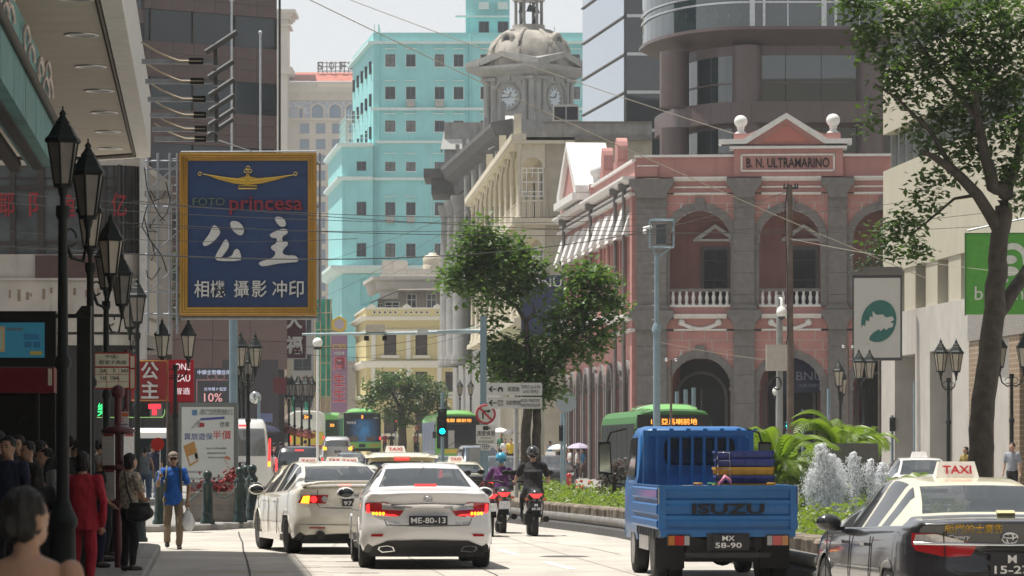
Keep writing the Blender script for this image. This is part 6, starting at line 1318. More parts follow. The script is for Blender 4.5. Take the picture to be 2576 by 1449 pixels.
# ================================================================== signs on the right
em=thing('emblem_signboard','white lightbox with green oval dragon emblem','sign',(WX(2207,128),128,WZ(800,128)),R(-8));k=128/FP;w,h=62*k,107*k
g=MB();g.box(-w,w,-.18,.18,-h,h);g.build('case',mat('dark_sign_case',(.05,.05,.055),.5),em);g=MB();g.box(-w+.06,w-.06,-.2,-.17,-h+.1,h-.1);fc=g.build('face',mat('grey_white_face',(.50,.49,.47),.45,var=.03),em)
g=MB();g.box(-w-.05,w+.05,-.25,.25,h,h+.14);g.box(-w+.4,w+.0,-.2,.2,h+.14,h+.3);g.build('top_cap',mat('cap_grey',(.12,.11,.105),.6),em)
g=MB();n=28;ox,oz=.06,-.12;tl=R(-14)
def el(a,ra,rb):
 x,z=ra*math.cos(a),rb*math.sin(a);return(ox+x*math.cos(tl)-z*math.sin(tl),oz+x*math.sin(tl)+z*math.cos(tl))
g.prism([el(2*math.pi*q/n,.62,.76)for q in range(n)],-.215,-.19);em_o=g.build('oval',mat('deep_green_emblem',(.01,.12,.10),.4),em)
dr_=[(2163,848),(2166,830),(2172,818),(2178,822),(2180,806),(2187,810),(2190,796),(2197,800),(2196,783),(2206,793),(2222,792),(2230,800),(2246,797),(2250,806),(2240,812),(2249,815),(2246,824),(2236,826),(2230,832),(2226,826),(2216,834),(2212,829),(2200,836),(2190,846),(2186,862),(2172,866)]
cx2,cz2=2209,806
out=[((x-cx2)*k*1.0+.02,-(y-cz2)*k*1.0-.08)for x,y in dr_]
g=MB();g.prism(out,-.232,-.212);g.build('dragon_figure',mat('grey_white_face',(.5,.49,.47),.45),em_o)
bo=thing('shop_signboard','bright green hanging shop sign with white logo behind the tree trunk','sign',(WX(2515,104),104,WZ(690,104)),R(-5));k=104/FP;w,h=85*k,101*k
g=MB();g.box(-w,w,-.15,.15,-h,h);g.build('case',mat('leaf_green_panel',(.07,.30,.03),.45,emit=.02),bo);g=MB();g.box(-w-.03,-w,-.18,.18,-h-.03,h+.03);g.box(-w,w,-.18,.18,h,h+.03);g.build('edge',mat('dark_green_edge',(.03,.14,.03),.5),bo)
M_WL=mat('logo_white',(.6,.62,.58),.5)
g=MB();lxp=lambda x:(x-2515)*k;lzp=lambda y:(690-y)*k
arc=[(lxp(2548)+38*k*math.cos(a),lzp(660)+48*k*math.sin(a))for a in[math.pi*q/14 for q in range(15)]];inn=[(lxp(2545)+26*k*math.cos(a),lzp(652)+24*k*math.sin(a))for a in[math.pi*q/14 for q in range(14,-1,-1)]]
g.prism(arc+[(lxp(2510),lzp(680))]+inn+[(lxp(2575),lzp(690)),(lxp(2586),lzp(690))],-.175,-.15);g.build('logo_arch',M_WL,bo)
for x,y,a,b in((2540,654,17,11),(2540,683,21,12),(2526,706,10,6)):g=MB();g.prism([(lxp(x)+a*k*math.cos(q*.4),lzp(y)+b*k*math.sin(q*.4))for q in range(16)],-.175,-.15);g.build('logo_oval',M_WL,bo)
text('lettering','bossini',132*k,34*k,M_WL,bo,(lxp(2518),-.165,lzp(738)),thick=.03)
g=MB();g.tube([(lxp(2434),-.1,h+.1),(lxp(2580),-.1,h+.45)],.03);g.build('support_rail',M_GALV,bo)
# ================================================================== overhead wires
M_WIRE=mat('wire_black',(.02,.02,.02),.6);M_WIRL=mat('wire_pale',(.30,.27,.22),.7)
def wire(label,a,b,sag,r,m=None):
 p,q=W(*a),W(*b);r*=.72;g=MB();g.tube([p.lerp(q,i/24)+Vector((0,0,-sag*4*(i/24)*(1-i/24)))for i in range(25)],r,n=4);tag(g.build('overhead_wire',m or M_WIRE),label,'wire','overhead wires')
w_=[((-60,480,60),(1985,505,118),.5,.010),((-60,505,60),(1985,520,118),.45,.009),((300,560,70),(2600,520,118),.55,.011),((330,505,75),(2600,560,118),.5,.011),((-60,612,55),(1985,480,118),1.0,.016),((330,570,80),(2300,505,118),.45,.010),((600,880,95),(1300,905,110),.1,.008),((-60,575,70),(900,600,80),.15,.008),((740,870,95),(1216,815,95),.25,.008),((860,905,110),(1216,830,95),.1,.008)]
for i,(a,b,s_,r_)in enumerate(w_):wire('thin black overhead wire across the street, %s counted from the rooftops down'%ORD[i],a,b,s_,r_)
for i,(a,b,s_,r_)in enumerate((((740,-20,100),(2330,700,116),.2,.02),((830,-20,150),(2260,460,150),.3,.022),((1985,600,118),(2580,690,100),.1,.012),((1655,860,112),(1930,905,116),.05,.012))):wire(('pale cable from the top of the sky past the clock tower to the emblem sign','pale cable passing behind the bell lantern','pale cable falling from the wooden pole to the right','short pale cable between camera pole and equipment box')[i],a,b,s_,r_,M_WIRL)
for i,(a,b)in enumerate((((1190,520,105),(690,690,180)),((1190,540,105),(780,760,220)),((1185,560,105),(960,700,260)))):wire('fine slanting wire before the turquoise hotel, %s from the top'%ORD[i],a,b,.2,.01)
# ================================================================== vehicles
M_CGL=mat('car_glass',(.05,.062,.068),.03,var=.1,scale=2,spec=.9,ior=1.9,coat=.6);_b=M_CGL.node_tree.nodes['Principled BSDF'];_b.inputs['Alpha'].default_value=.62
M_UPH=mat('dark_upholstery',(.028,.028,.032),.8)
M_SGL=mat('tinted_side_glass',(.025,.028,.03),.05,var=.1,spec=.7)
M_GAP=mat('panel_gap',(.015,.015,.015),.8)
M_RED=mat('red_lens',(.42,.012,.018),.12,var=.05,coat=1);M_REDL=mat('lit_red_lens',(.9,.03,.03),.2,emit=1.4,coat=1);M_AMB=mat('lit_amber_lens',(.95,.38,.02),.2,emit=2.2)
M_CLR=mat('clear_lens',(.55,.53,.52),.1,.3,var=.2,scale=30,coat=1);M_PLATE=mat('black_plate',(.012,.012,.018),.4);M_PTX=mat('white_plate_text',(.75,.75,.75),.5)
M_RIM=mat('alloy_rim',(.45,.45,.46),.3,.9);M_RIMB=mat('black_rim',(.02,.02,.022),.3,.5)
def paint(n,c,flake=.0,rough=.35):return mat('car_paint_'+n,c,rough,flake,var=.015,scale=1,coat=1)
_wheels={}
def wheel(parent,x,y,r,w,side,rim_m,dark=False):
 key=(round(r,3),round(w,3),rim_m.name)
 if key not in _wheels:
  t=MB();t.lathe([(r*.66,-w/2),(r*.92,-w/2),(r*.985,-w*.4),(r,-w*.25),(r,w*.25),(r*.985,w*.4),(r*.92,w/2),(r*.66,w/2),(r*.62,w*.3),(r*.62,-w*.3)],n=28)
  t.v=[(z,x_,y_)for x_,y_,z in t.v]
  m=MB();m.lathe([(r*.66,.5*w),(r*.64,.38*w),(r*.6,.3*w)],n=24);m.lathe([(r*.16,.2*w),(r*.16,.36*w),(r*.1,.4*w)],n=12)
  m.v=[(z,x_,y_)for x_,y_,z in m.v]
  for k in range(7):
   a=2*math.pi*k/7;m.cbox((.3*w,math.cos(a)*r*.38,math.sin(a)*r*.38),(.05,r*.55,.055),(a,0,0))
  m.add([(.12*w,math.cos(2*math.pi*k/20)*r*.62,math.sin(2*math.pi*k/20)*r*.62)for k in range(20)],[tuple(range(20))])
  _wheels[key]=(t.data('tyre',M_RUBBER),m.data('rim',rim_m))
 td,rd=_wheels[key];o=ob('wheel',td,parent,(x,y,r));q=ob('rim',rd,o)
 if side<0:q.scale=(-1,1,1)
 return o
class Car:
 def __init__(c,name,label,spec,loc,rz,group=None,scale=None):
  c.s=spec;c.L=spec['L'];c.hw=spec['hw'];c.root=thing(name,label,spec.get('cat','car'),loc,rz,group,scale);c.paint=spec['paint'];c.body()
 def k(c,n,s):return smooth_curve(c.s[n],s)
 def rear_y(c,x,z):return-c.L/2+c.s.get('curv',.22)*(abs(x)/c.hw)**3+smooth_curve(c.s['rear'],z)
 def front_y(c,x,z):return c.L/2-.3*(abs(x)/c.hw)**3-smooth_curve(c.s['front'],z)
 def body(c):
  S=c.s;L=c.L;n=max(24,int(L/.085));rows=[];ss=[L*i/n for i in range(n+1)]
  cg0,cg1=S['dlo']
  for s in ss:
   w=c.k('width',s);zt=c.k('top',s);zb=c.k('belt',s);zl=c.k('bottom',s);zd=min(zt,zb+.035)
   cab=max(0,zt-zd);cm=S['cabh'];f=min(1,cab/cm)
   wsh=w*.955;wr=wsh-.03-(wsh-S['roofw'])*f**.8
   P=[(0,zl),(.55*w,zl),(.86*w,zl),(.955*w,zl+.05),(.985*w,zl+.16),(w,.50),(w*.995,.60),(w*.985,zb-.16),(w*.972,zb-.07),(wsh,zb),(wsh-.02,zb+.018),(wsh-.025-(wsh-.025-wr)*.5,zb+.02+cab*.44),(wr+.01,zb+.02+cab*.86),(wr-.03,zb+.022+cab*.94),(wr*.86,zt-.018*(1-.5*f)),(wr*.6,zt-.006),(wr*.3,zt),(0,zt)]
   rows.append([(x,s-L/2,z)for x,z in P])
  NP=len(rows[0])
  def cap(row,y):
   out=[];zc=(row[0][2]+row[-1][2])/2
   for t in(.97,.85,.65,.4,.15,.0):
    out.append([(x*t,y,zc+(z-zc)*(t if t>.0 else .0))for x,_,z in row])
   return out
  allrows=cap(rows[0],-L/2)[::-1]+rows+cap(rows[-1],L/2);nc=6
  V=[];
  for i,r_ in enumerate(allrows):
   for(x,y,z)in r_:
    s=y+L/2
    wgt=max(0,1-s/.9)**2;y2=y+(c.rear_y(x,z)+L/2)*wgt
    wf=max(0,1-(L-s)/1.0)**2;y2+=(c.front_y(x,z)-L/2)*wf
    V.append((x,y2,z))
  paintf,roof,glass,sg,wsf,under=[],[],[],[],[],[]
  wy=[(S['wr']-L/2),(S['wf']-L/2)];wrad=S['wheel'][0]*1.1
  for i in range(len(allrows)-1):
   s=(allrows[i][0][1]+allrows[i+1][0][1])/2+L/2
   for j in range(NP-1):
    a=i*NP+j;f=(a,a+NP,a+NP+1,a+1)
    cx_=[sum(V[q][k_]for q in f)/4 for k_ in range(3)]
    if j>=2 and j<=8 and any(math.hypot(cx_[1]-y_,cx_[2]-S['wheel'][0])<wrad for y_ in wy):continue
    inrow=nc<=i<nc+n
    if j<=2 and inrow:under.append(f)
    elif inrow and j in(10,11,12)and cg0<s<cg1 and not any(abs(s-p)<.05 for p in S.get('pillars',()))and c.k('top',s)-c.k('belt',s)>.16:sg.append(f)
    elif inrow and j>=14 and S['back'][0]<s<S['back'][1]:glass.append(f)
    elif inrow and j>=14 and S['shield'][0]<s<S['shield'][1]:wsf.append(f)
    elif inrow and j>=10 and S['back'][0]-.02<s<S['shield'][1]+.1 and c.k('top',s)-c.k('belt',s)>.05:roof.append(f)
    else:paintf.append(f)
  def mk(name,fs,m,parent=None,smooth=True,only=0):
   if not fs:return None
   idx={};vs=[];out=[]
   for sgn in((1,-1)if not only else(only,)):
    for f in fs:
     q=[]
     for v in f:
      key=(v,sgn if abs(V[v][0])>1e-6 else 1)
      if key not in idx:idx[key]=len(vs);vs.append((V[v][0]*sgn,V[v][1],V[v][2]))
      q.append(idx[key])
     q=list(dict.fromkeys(q))
     if len(q)>2:out.append(tuple(q if sgn<0 else q[::-1]))
   g=MB();
   vs2=[]
   for x,y,z in vs:
    for y_ in wy:
     d=math.hypot(y-y_,z-S['wheel'][0])
     if abs(x)>c.hw*.6 and z>.0 and wrad-.03<d<wrad+.055 and name=='body':
      y,z=y_+(y-y_)/d*wrad,S['wheel'][0]+(z-S['wheel'][0])/d*wrad
    vs2.append((x,y,z))
   g.add(vs2,out,0,smooth);return g.build(name,m,parent or c.root)
  c.bodyo=mk('body',paintf,c.paint);mk('roof',roof,S.get('roofpaint',c.paint));mk('underbody',under,M_BLACK);mk('rear_window',glass,M_CGL);mk('windscreen',wsf,M_CGL);mk('side_window',sg,M_SGL,only=1);mk('side_window',sg,M_SGL,only=-1)
  s0,s1=S['dlo'];mpv=S['back'][1]<0;zs=c.k('belt',2)
  g=MB();g.box(-c.hw*.86,c.hw*.86,.75-L/2,s1-.1-L/2,.3,zs-.12);g.build('cabin_tub',M_UPH,c.root)
  for y_,xs in(((1.0 if mpv else 1.55),(-.42,0,.42)),((2.2 if mpv else 2.55),(-.38,.38))):
   for x in xs:
    g=MB();g.box(x-.2,x+.2,y_-L/2,y_+.14-L/2,zs-.3,zs+(.02 if len(xs)>2 else .08));g.sph((x,y_+.05-L/2,zs+(.1 if len(xs)>2 else .2)),(.12,.06,.085),10,6);g.build('seat',M_UPH,c.root)
  R_,w_=S['wheel']
  for y_ in wy:
   for sd in(-1,1):
    wheel(c.root,sd*(c.hw-w_/2-.015),y_,R_,w_,sd,S.get('rim',M_RIM))
   g=MB();g.cyl((-c.hw+.06,y_,R_),(c.hw-.06,y_,R_),wrad*.99,n=20,caps=True);
   g.v=[(x,y,max(z,R_*.55))for x,y,z in g.v];g.build('wheel_well',M_GAP,c.root)
   g=MB()
   for sd in(-1,1):g.tube([(sd*(c.hw*.985),y_+math.cos(math.pi*k/12)*wrad,R_+math.sin(math.pi*k/12)*wrad)for k in range(13)],.018,n=6)
   g.build('arch_lip',c.paint,c.root)
 def patch(c,name,poly,m,off=.012,parent=None,front=False,mirror=True,cuts=3,thick=.0):
  objs=[]
  for sgn in((1,-1)if mirror else(1,)):
   bm=bmesh.new();vs=[bm.verts.new((x*sgn,0,z))for x,z in poly]
   f=bm.faces.new(vs);bmesh.ops.triangulate(bm,faces=[f]);bmesh.ops.subdivide_edges(bm,edges=bm.edges[:],cuts=cuts,use_grid_fill=True)
   fy=c.front_y if front else c.rear_y;sg=1 if front else-1
   for v in bm.verts:v.co.y=fy(v.co.x,v.co.z)+sg*off
   if thick>0:
    r_=bmesh.ops.extrude_face_region(bm,geom=bm.faces[:]);
    for v in r_['geom']:
     if isinstance(v,bmesh.types.BMVert):v.co.y+=sg*thick
   bmesh.ops.recalc_face_normals(bm,faces=bm.faces[:])
   if thick<=0:
    for f in bm.faces:
     if f.normal.y*sg<0:f.normal_flip()
   me=bpy.data.meshes.new(name);bm.to_mesh(me);bm.free();me.materials.append(m)
   for p in me.polygons:p.use_smooth=(thick<=0)
   objs.append(ob(name,me,parent or c.root))
  return objs
 def line(c,name,pts,r,m,off=.006,mirror=False,front=False):
  for sgn in((1,-1)if mirror else(1,)):
   g=MB();fy=c.front_y if front else c.rear_y;P=[]
   for(a,b)in zip(pts,pts[1:]):
    for t in range(5):P.append((a[0]+(b[0]-a[0])*t/5,a[1]+(b[1]-a[1])*t/5))
   P.append(pts[-1]);g.tube([(x*sgn,fy(x,z)-(off if not front else-off),z)for x,z in P],r,n=5);g.build(name,m,c.root)
 def plate(c,x,z,w,h,lines,tilt=0):
  p=MB();y=min(c.rear_y(x,z+h/2),c.rear_y(x,z-h/2),c.rear_y(x,z))-.015;p.cbox((0,0,0),(w,.012,h));o=p.build('number_plate',M_PLATE,c.root,(x,y,z),(R(tilt),0,0))
  n=len(lines)
  for i,(t,tw)in enumerate(lines):text('plate_lettering',t,w*tw,h*(.62 if n==1 else .36),M_PTX,o,(0,-.0085,(0 if n==1 else(.24-.48*i)*h)),thick=.004,offset=.012)
  return o
 def decal(c,name,t,w,h,m,x,z,off=.006,offset=.01):
  o=text(name,t,w,h,m,c.root,(0,0,0),(0,0,0),thick=.0,offset=offset)
  for v in o.data.vertices:
   X,Z=v.co.x+x,v.co.y+z;v.co=(X,c.rear_y(X,Z)-off,Z)
  return o
 def mirrors(c,s,z,x0,m,shell=M_BLACK):
  for sd in(-1,1):
   g=MB();g.sph((sd*(x0+.1),s-c.L/2,z),(.13,.075,.085),12,8);o=g.build('door_mirror',m,c.root)
   g=MB();g.sph((sd*(x0+.1),s-c.L/2-.045,z),(.112,.04,.068),12,8);g.build('mirror_glass',M_SGL,o)
   g=MB();g.cbox((sd*(x0-.01),s-c.L/2+.02,z-.06),(.12,.06,.04));g.build('mirror_stalk',shell,o)
 def taxi_sign(c,y,z,w=.42):
  g=MB();h=.15;g.add([(-w/2,-.07,0),(w/2,-.07,0),(w/2,.07,0),(-w/2,.07,0),(-w*.42,-.03,h),(w*.42,-.03,h),(w*.42,.03,h),(-w*.42,.03,h)],[(0,3,2,1),(4,5,6,7),(0,1,5,4),(1,2,6,5),(2,3,7,6),(3,0,4,7)])
  o=g.build('taxi_sign',mat('taxi_sign_white',(.75,.72,.68),.4,emit=.12),c.root,(0,y,z))
  text('taxi_lettering','TAXI',w*.66,h*.52,mat('taxi_red',(.55,.02,.03),.5),o,(0,-.058,h*.48),(R(90-15),0,0),thick=.006,offset=.02)
SEDAN=dict(L=4.85,hw=.91,cabh=.40,roofw=.60,dlo=(1.15,3.62),back=(.74,1.47),shield=(2.86,3.66),pillars=(2.35,1.62),wr=1.05,wf=3.88,wheel=(.325,.22),curv=.24,top=[(0,1.04),(.15,1.065),(.55,1.085),(.75,1.12),(1.1,1.25),(1.6,1.395),(2.2,1.44),(2.75,1.415),(3.2,1.22),(3.68,1.01),(4.2,.94),(4.7,.82),(4.85,.74)],belt=[(0,.99),(.5,.985),(1.2,.97),(2.5,.93),(3.6,.90),(4.4,.80),(4.85,.68)],width=[(0,.845),(.2,.885),(.9,.91),(2.5,.91),(4.0,.905),(4.6,.87),(4.85,.80)],bottom=[(0,.30),(.4,.20),(1,.18),(4.2,.18),(4.85,.22)],rear=[(.2,.10),(.34,.04),(.45,.005),(.60,.0),(.645,.02),(.66,.05),(.80,.075),(.95,.07),(1.02,.045),(1.1,.05)],front=[(.2,.06),(.4,0),(.55,.0),(.75,.08)])
def V2(base,**kw):d=dict(base);d.update(kw);return d
def rear_common(c,sp=None):pass
PW=paint('pearl_white',(.78,.76,.74))
def place(x,y,Y=None):
 Y=Y or 1.6*FP/(y-HY);return(WX(x,Y),Y,gz(Y))
lx=Car('white_saloon','white saloon car with full-width chrome strip and plate ME-80-13','car' and V2(SEDAN,paint=PW,rear=[(.2,.12),(.30,.05),(.40,.0),(.60,.0),(.66,.03),(.74,.075),(.86,.075),(.95,.035),(1.03,.03),(1.1,.05)]),(-1.33,50.75,0),.082)
for p in lx.patch('tail_lamp',[(.845,.90),(.84,.77),(.80,.705),(.56,.70),(.38,.725),(.33,.79),(.55,.905)],M_RED,.012):pass
lx.patch('clear_lens',[(.62,.90),(.36,.86),(.30,.795),(.42,.80),(.62,.81)],M_CLR,.018)
lx.patch('brake_light',[(.83,.87),(.79,.89),(.78,.76),(.45,.745),(.40,.725),(.79,.715),(.825,.76)],M_REDL,.02)
for i in range(4):
 g=[(.60+.045*i+.018*math.cos(a),.755+.024*math.sin(a))for a in[2*math.pi*k/8 for k in range(8)]];lx.patch('indicator_led',g,M_AMB,.026,cuts=0)
lx.patch('chrome_strip',[(-.50,.868),(0,.885),(.50,.868),(.44,.825),(0,.84),(-.44,.825)],M_CHROME,.02,mirror=False,thick=.02)
lx.plate(0,.665,.52,.125,[('ME-80-13',.9)])
lx.patch('lower_valance',[(-.78,.17),(-.74,.31),(-.55,.385),(0,.40),(.55,.385),(.74,.31),(.78,.17)],M_BLACK,.012,mirror=False)
lx.patch('exhaust_trim',[(.68,.27),(.62,.225),(.44,.24),(.47,.305),(.55,.325),(.66,.31)],M_CHROME,.02);lx.patch('exhaust_hole',[(.655,.27),(.61,.24),(.465,.255),(.49,.295),(.55,.31),(.645,.298)],M_BLACK,.026)
lx.patch('reflector',[(.76,.475),(.77,.445),(.62,.445),(.60,.48)],M_RED,.012)
lx.line('lid_gap',[(-.595,.90),(-.60,.70),(-.56,.60),(0,.585),(.56,.60),(.60,.70),(.595,.90)],.005,M_GAP)
g=MB();g.tube([(.055*math.cos(a*.5),lx.rear_y(0,.945)-.01,.945+.042*math.sin(a*.5))for a in range(14)],.007,n=6);g.tube([(-.025,lx.rear_y(0,.94)-.01,.965),(-.02,lx.rear_y(0,.94)-.01,.93),(.03,lx.rear_y(0,.94)-.01,.93)],.006,n=5);g.build('emblem',M_CHROME,lx.root)
for x,t,w_ in((-.47,'LEXUS',.19),(.47,'ES 250',.19)):lx.decal('badge_lettering',t,w_,.03,M_CHROME,x,.63,.012)
lx.mirrors(3.25,1.0,.90,PW,PW)
g=MB();g.add([(-.012,-.9,1.425),(.012,-.9,1.425),(.006,-.98,1.435),(-.006,-.98,1.435),(0,-.96,1.50),(0,-.93,1.49)],[(0,1,5),(1,2,4,5),(3,0,5,4),(2,3,4)]);g.build('roof_fin',PW,lx.root)
lx.patch('high_brake_light',[(-.15,1.115),(.15,1.115),(.15,1.15),(-.15,1.15)],M_REDL,-.62,mirror=False)
PC=paint('cream_white',(.72,.68,.58))
ac_=Car('white_saloon','cream white saloon with boot spoiler and plate MJ 97-74','car' and V2(SEDAN,L=4.66,paint=PC,rim=M_RIMB,wr=.98,wf=3.66,dlo=(1.1,3.4),back=(.68,1.42),shield=(2.75,3.5),pillars=(2.25,1.58),top=[(0,1.03),(.15,1.06),(.5,1.085),(.7,1.13),(1.05,1.27),(1.55,1.40),(2.1,1.445),(2.6,1.42),(3.05,1.24),(3.5,1.02),(4.1,.93),(4.5,.82),(4.66,.72)],belt=[(0,1.0),(.5,.99),(1.2,.965),(2.5,.92),(3.5,.89),(4.2,.79),(4.66,.66)],width=[(0,.82),(.2,.865),(.9,.885),(2.5,.885),(3.9,.88),(4.4,.84),(4.66,.76)],hw=.885,rear=[(.2,.12),(.30,.05),(.40,.0),(.62,.0),(.70,.04),(.74,.055),(.9,.07),(1.0,.06),(1.1,.08)]),(WX(795,55),57.6,0),.235)
ac_.patch('tail_lamp',[(.82,.80),(.74,.915),(.36,.925),(.40,.79)],M_RED,.014)
ac_.patch('indicator_lens',[(.775,.80),(.735,.905),(.64,.91),(.655,.795)],M_AMB,.02)
for r_,m_,o_ in((.052,M_REDL,.022),(.02,M_REDL,.03)):ac_.patch('brake_light',[(.585+r_*math.cos(a),.855+r_*math.sin(a))for a in[2*math.pi*k/12 for k in range(12)]],m_,o_,cuts=1)
ac_.patch('reverse_lens',[(.42+.045*math.cos(a),.86+.045*math.sin(a))for a in[2*math.pi*k/12 for k in range(12)]],M_CLR,.022,cuts=1)
ac_.plate(.02,.835,.34,.17,[('MJ',.38),('97-74',.86)])
ac_.patch('lower_valance',[(-.76,.17),(-.70,.30),(0,.325),(.70,.30),(.76,.17)],M_BLACK,.01,mirror=False)
g=MB();g.cyl((-.50,-2.36,.30),(-.50,-2.1,.30),.07,n=16);g.build('exhaust_pipe',mat('dark_exhaust',(.03,.03,.03),.3,.8),ac_.root)
ac_.patch('reflector',[(.66,.425),(.66,.405),(.42,.405),(.42,.425)],M_RED,.012)
ac_.line('lid_gap',[(-.52,1.0),(-.535,.80),(-.50,.725),(0,.715),(.50,.725),(.535,.80),(.52,1.0)],.005,M_GAP);ac_.line('bumper_gap',[(-.80,.47),(0,.455),(.80,.47)],.004,M_GAP)
g=MB();rows=[]
for k in range(13):
 x=-.74+1.48*k/12;dy=.22*(abs(x)/.885)**3;zz_=1.085-.05*(abs(x)/.74)**4;rows.append([(x,-2.26+dy,zz_+.01),(x,-2.34+dy,zz_+.03),(x,-2.33+dy,zz_+.06),(x,-2.12+dy,zz_+.055),(x,-2.05+dy,zz_)])
g.ring(rows);g.build('boot_spoiler',PC,ac_.root)
ac_.mirrors(3.15,.98,.88,PC,PC)
for s_ in(1.75,2.55,3.55):
 g=MB();y=s_-2.33;g.tube([(-.887,y,.30),(-.892,y-.0,.55),(-.878,y-.02,.86)],.005,n=4);g.build('door_gap',M_GAP,ac_.root)
for s_ in(1.95,2.95):g=MB();g.cbox((-.895,s_-2.33,.80),(.03,.16,.025));g.build('door_handle',M_CHROME,ac_.root)
g=MB();g.box(-.9,-.84,-.95,1.0,.2,.30);g.build('side_skirt',PC,ac_.root)
ac_.patch('high_brake_light',[(-.1,1.105),(.1,1.105),(.1,1.13),(-.1,1.13)],M_REDL,-.5,mirror=False)
PB=paint('taxi_black',(.014,.014,.018),rough=.25);PCR=paint('taxi_cream',(.74,.68,.50))
ty=Car('taxi_cab','black taxi with cream roof and plate M 15-27 beside blue truck','car' and V2(SEDAN,paint=PB,roofpaint=PCR),(4.0,32.9,0),.12,None,.95)
ty.root['category']='taxi'
ty.patch('tail_lamp',[(.86,.945),(.86,.84),(.80,.745),(.60,.725),(.36,.74),(.30,.83),(.36,.86),(.66,.94)],M_RED,.014)
ty.patch('clear_lens',[(.83,.93),(.66,.935),(.42,.875),(.42,.855),(.66,.865),(.84,.87)],M_CLR,.02);ty.line('chrome_strip',[(-.84,.852),(-.5,.845),(0,.835),(.5,.845),(.84,.852)],.016,M_CHROME,.02)
ty.line('lens_gap',[(.60,.945),(.585,.72)],.006,M_GAP,.022,mirror=True)
ty.plate(0,.665,.40,.20,[('M',.2),('15-27',.82)])
M_YT=mat('yellow_vinyl',(.72,.48,.05),.5)
ty.decal('advert_lettering','鉅門的士廣告',.52,.085,M_YT,-.33,.985,.012,0)
ty.decal('advert_number','☎6652',.34,.075,M_YT,.36,.98,.012,.0)
g=MB();yy=ty.rear_y(0,.915)-.012
for a_,b_ in((.075,.05),(.03,.05),(.07,.02)):g.tube([(a_*math.cos(q*.42),yy,.90+b_*math.sin(q*.42)+(.02 if b_<.03 else 0))for q in range(16)],.008,n=6)
g.build('emblem',M_CHROME,ty.root);ty.decal('badge_lettering','Camry',.19,.05,M_CHROME,-.46,.905,.012)
ty.line('lid_gap',[(-.57,.98),(-.58,.72),(-.5,.6),(0,.59),(.5,.6),(.58,.72),(.57,.98)],.005,M_GAP)
ty.mirrors(3.2,.98,.90,PB);ty.taxi_sign(-.35,1.435)
for s_ in(1.8,2.7,3.75):
 g=MB();y=s_-2.425;g.tube([(-.912,y,.28),(-.918,y,.55),(-.9,y-.02,.88)],.005,n=4);g.build('door_gap',M_GAP,ty.root)
for s_ in(2.0,3.0):g=MB();g.cbox((-.92,s_-2.425,.80),(.03,.18,.03));g.build('door_handle',M_CHROME,ty.root)
g=MB();g.tube([(-.912+.005*k,-.45+.05*math.sin(k*1.3)-.03*k,.32+.05*k)for k in range(10)],[.005,.03,.022,.03,.02,.028,.018,.022,.015,.004],n=5);g.v=[(min(x,-.905)if False else x,y,z)for x,y,z in g.v];g.build('painted_graphic',mat('brown_graphic',(.30,.17,.10),.5,var=.4,scale=20),ty.root)
g=MB();g.cbox((.12,-1.75,1.12),(.17,.02,.05),(R(-60),0,0));g.build('window_note',mat('yellow_note',(.6,.56,.3),.6),ty.root)
def simple_rear(c,plate_t=None,lit=True):
 c.patch('tail_lamp',[(.84,.93),(.82,.76),(.55,.77),(.50,.90)],M_REDL if lit else M_RED,.014)
 c.patch('lower_valance',[(-.76,.2),(-.72,.32),(0,.34),(.72,.32),(.76,.2)],M_BLACK,.01,mirror=False)
 c.plate(0,.70,.34,.17,[(plate_t or 'M',.3),('20-61',.8)])
def taxi(label,x,yroof,Y,rz=.085,sx=0):
 c=Car('taxi_cab',label,V2(SEDAN,paint=PB,roofpaint=PCR),(WX(x,Y),Y,gz(Y)),rz,'taxis queueing in the road');c.root['category']='taxi';c.root.scale=(1,1,.93)
 simple_rear(c);c.mirrors(3.2,.98,.9,PB);c.taxi_sign(0,1.437,.40);return c
taxi('cream roofed taxi directly behind the cream saloon, leftmost roof sign',775,0,70,.1)
taxi('cream roofed taxi with its sign second from the left',842,0,78,.09)
taxi('cream roofed taxi with its sign just left of the taxi van',878,0,70.5,.06)
taxi('cream roofed taxi right of the white saloon beside the scooters',1146,0,91,.08)
MPV=dict(L=4.6,hw=.86,cabh=.75,roofw=.66,dlo=(.35,3.75),back=(-1,-.5),shield=(3.1,3.95),pillars=(1.3,2.45),wr=.85,wf=3.75,wheel=(.31,.2),curv=.14,top=[(0,1.62),(.08,1.74),(.25,1.80),(1.2,1.84),(2.4,1.82),(3.0,1.76),(3.5,1.45),(3.95,1.10),(4.4,.95),(4.6,.80)],belt=[(0,1.02),(1.2,1.0),(2.5,.97),(3.9,.93),(4.6,.70)],width=[(0,.80),(.15,.84),(.8,.86),(3.8,.86),(4.3,.82),(4.6,.74)],bottom=[(0,.32),(.4,.22),(4.2,.2),(4.6,.25)],rear=[(.2,.06),(.4,0),(.7,.0),(1.0,.03),(1.5,.10),(1.75,.20)],front=[(.2,.06),(.5,0),(.9,.1)])
def mpv_rear(c,lamp=True,wz=(1.02,1.62)):
 c.patch('rear_window',[(-.66,wz[0]),(.66,wz[0]),(.60,wz[1]),(-.60,wz[1])],M_CGL,.012,mirror=False)
 if lamp:
  c.patch('tail_lamp',[(.80,1.40),(.79,.92),(.72,.92),(.74,1.40)],M_REDL,.016);c.patch('indicator_lens',[(.79,.90),(.785,.80),(.72,.80),(.72,.90)],M_AMB,.016)
 c.plate(0,.80,.34,.17,[('MK',.36),('41-30',.8)]);c.patch('high_brake_light',[(-.14,1.66),(.14,1.66),(.14,1.70),(-.14,1.70)],M_REDL,.03,mirror=False)
 c.patch('lower_valance',[(-.76,.24),(-.74,.36),(0,.38),(.74,.36),(.76,.24)],M_BLACK,.01,mirror=False)
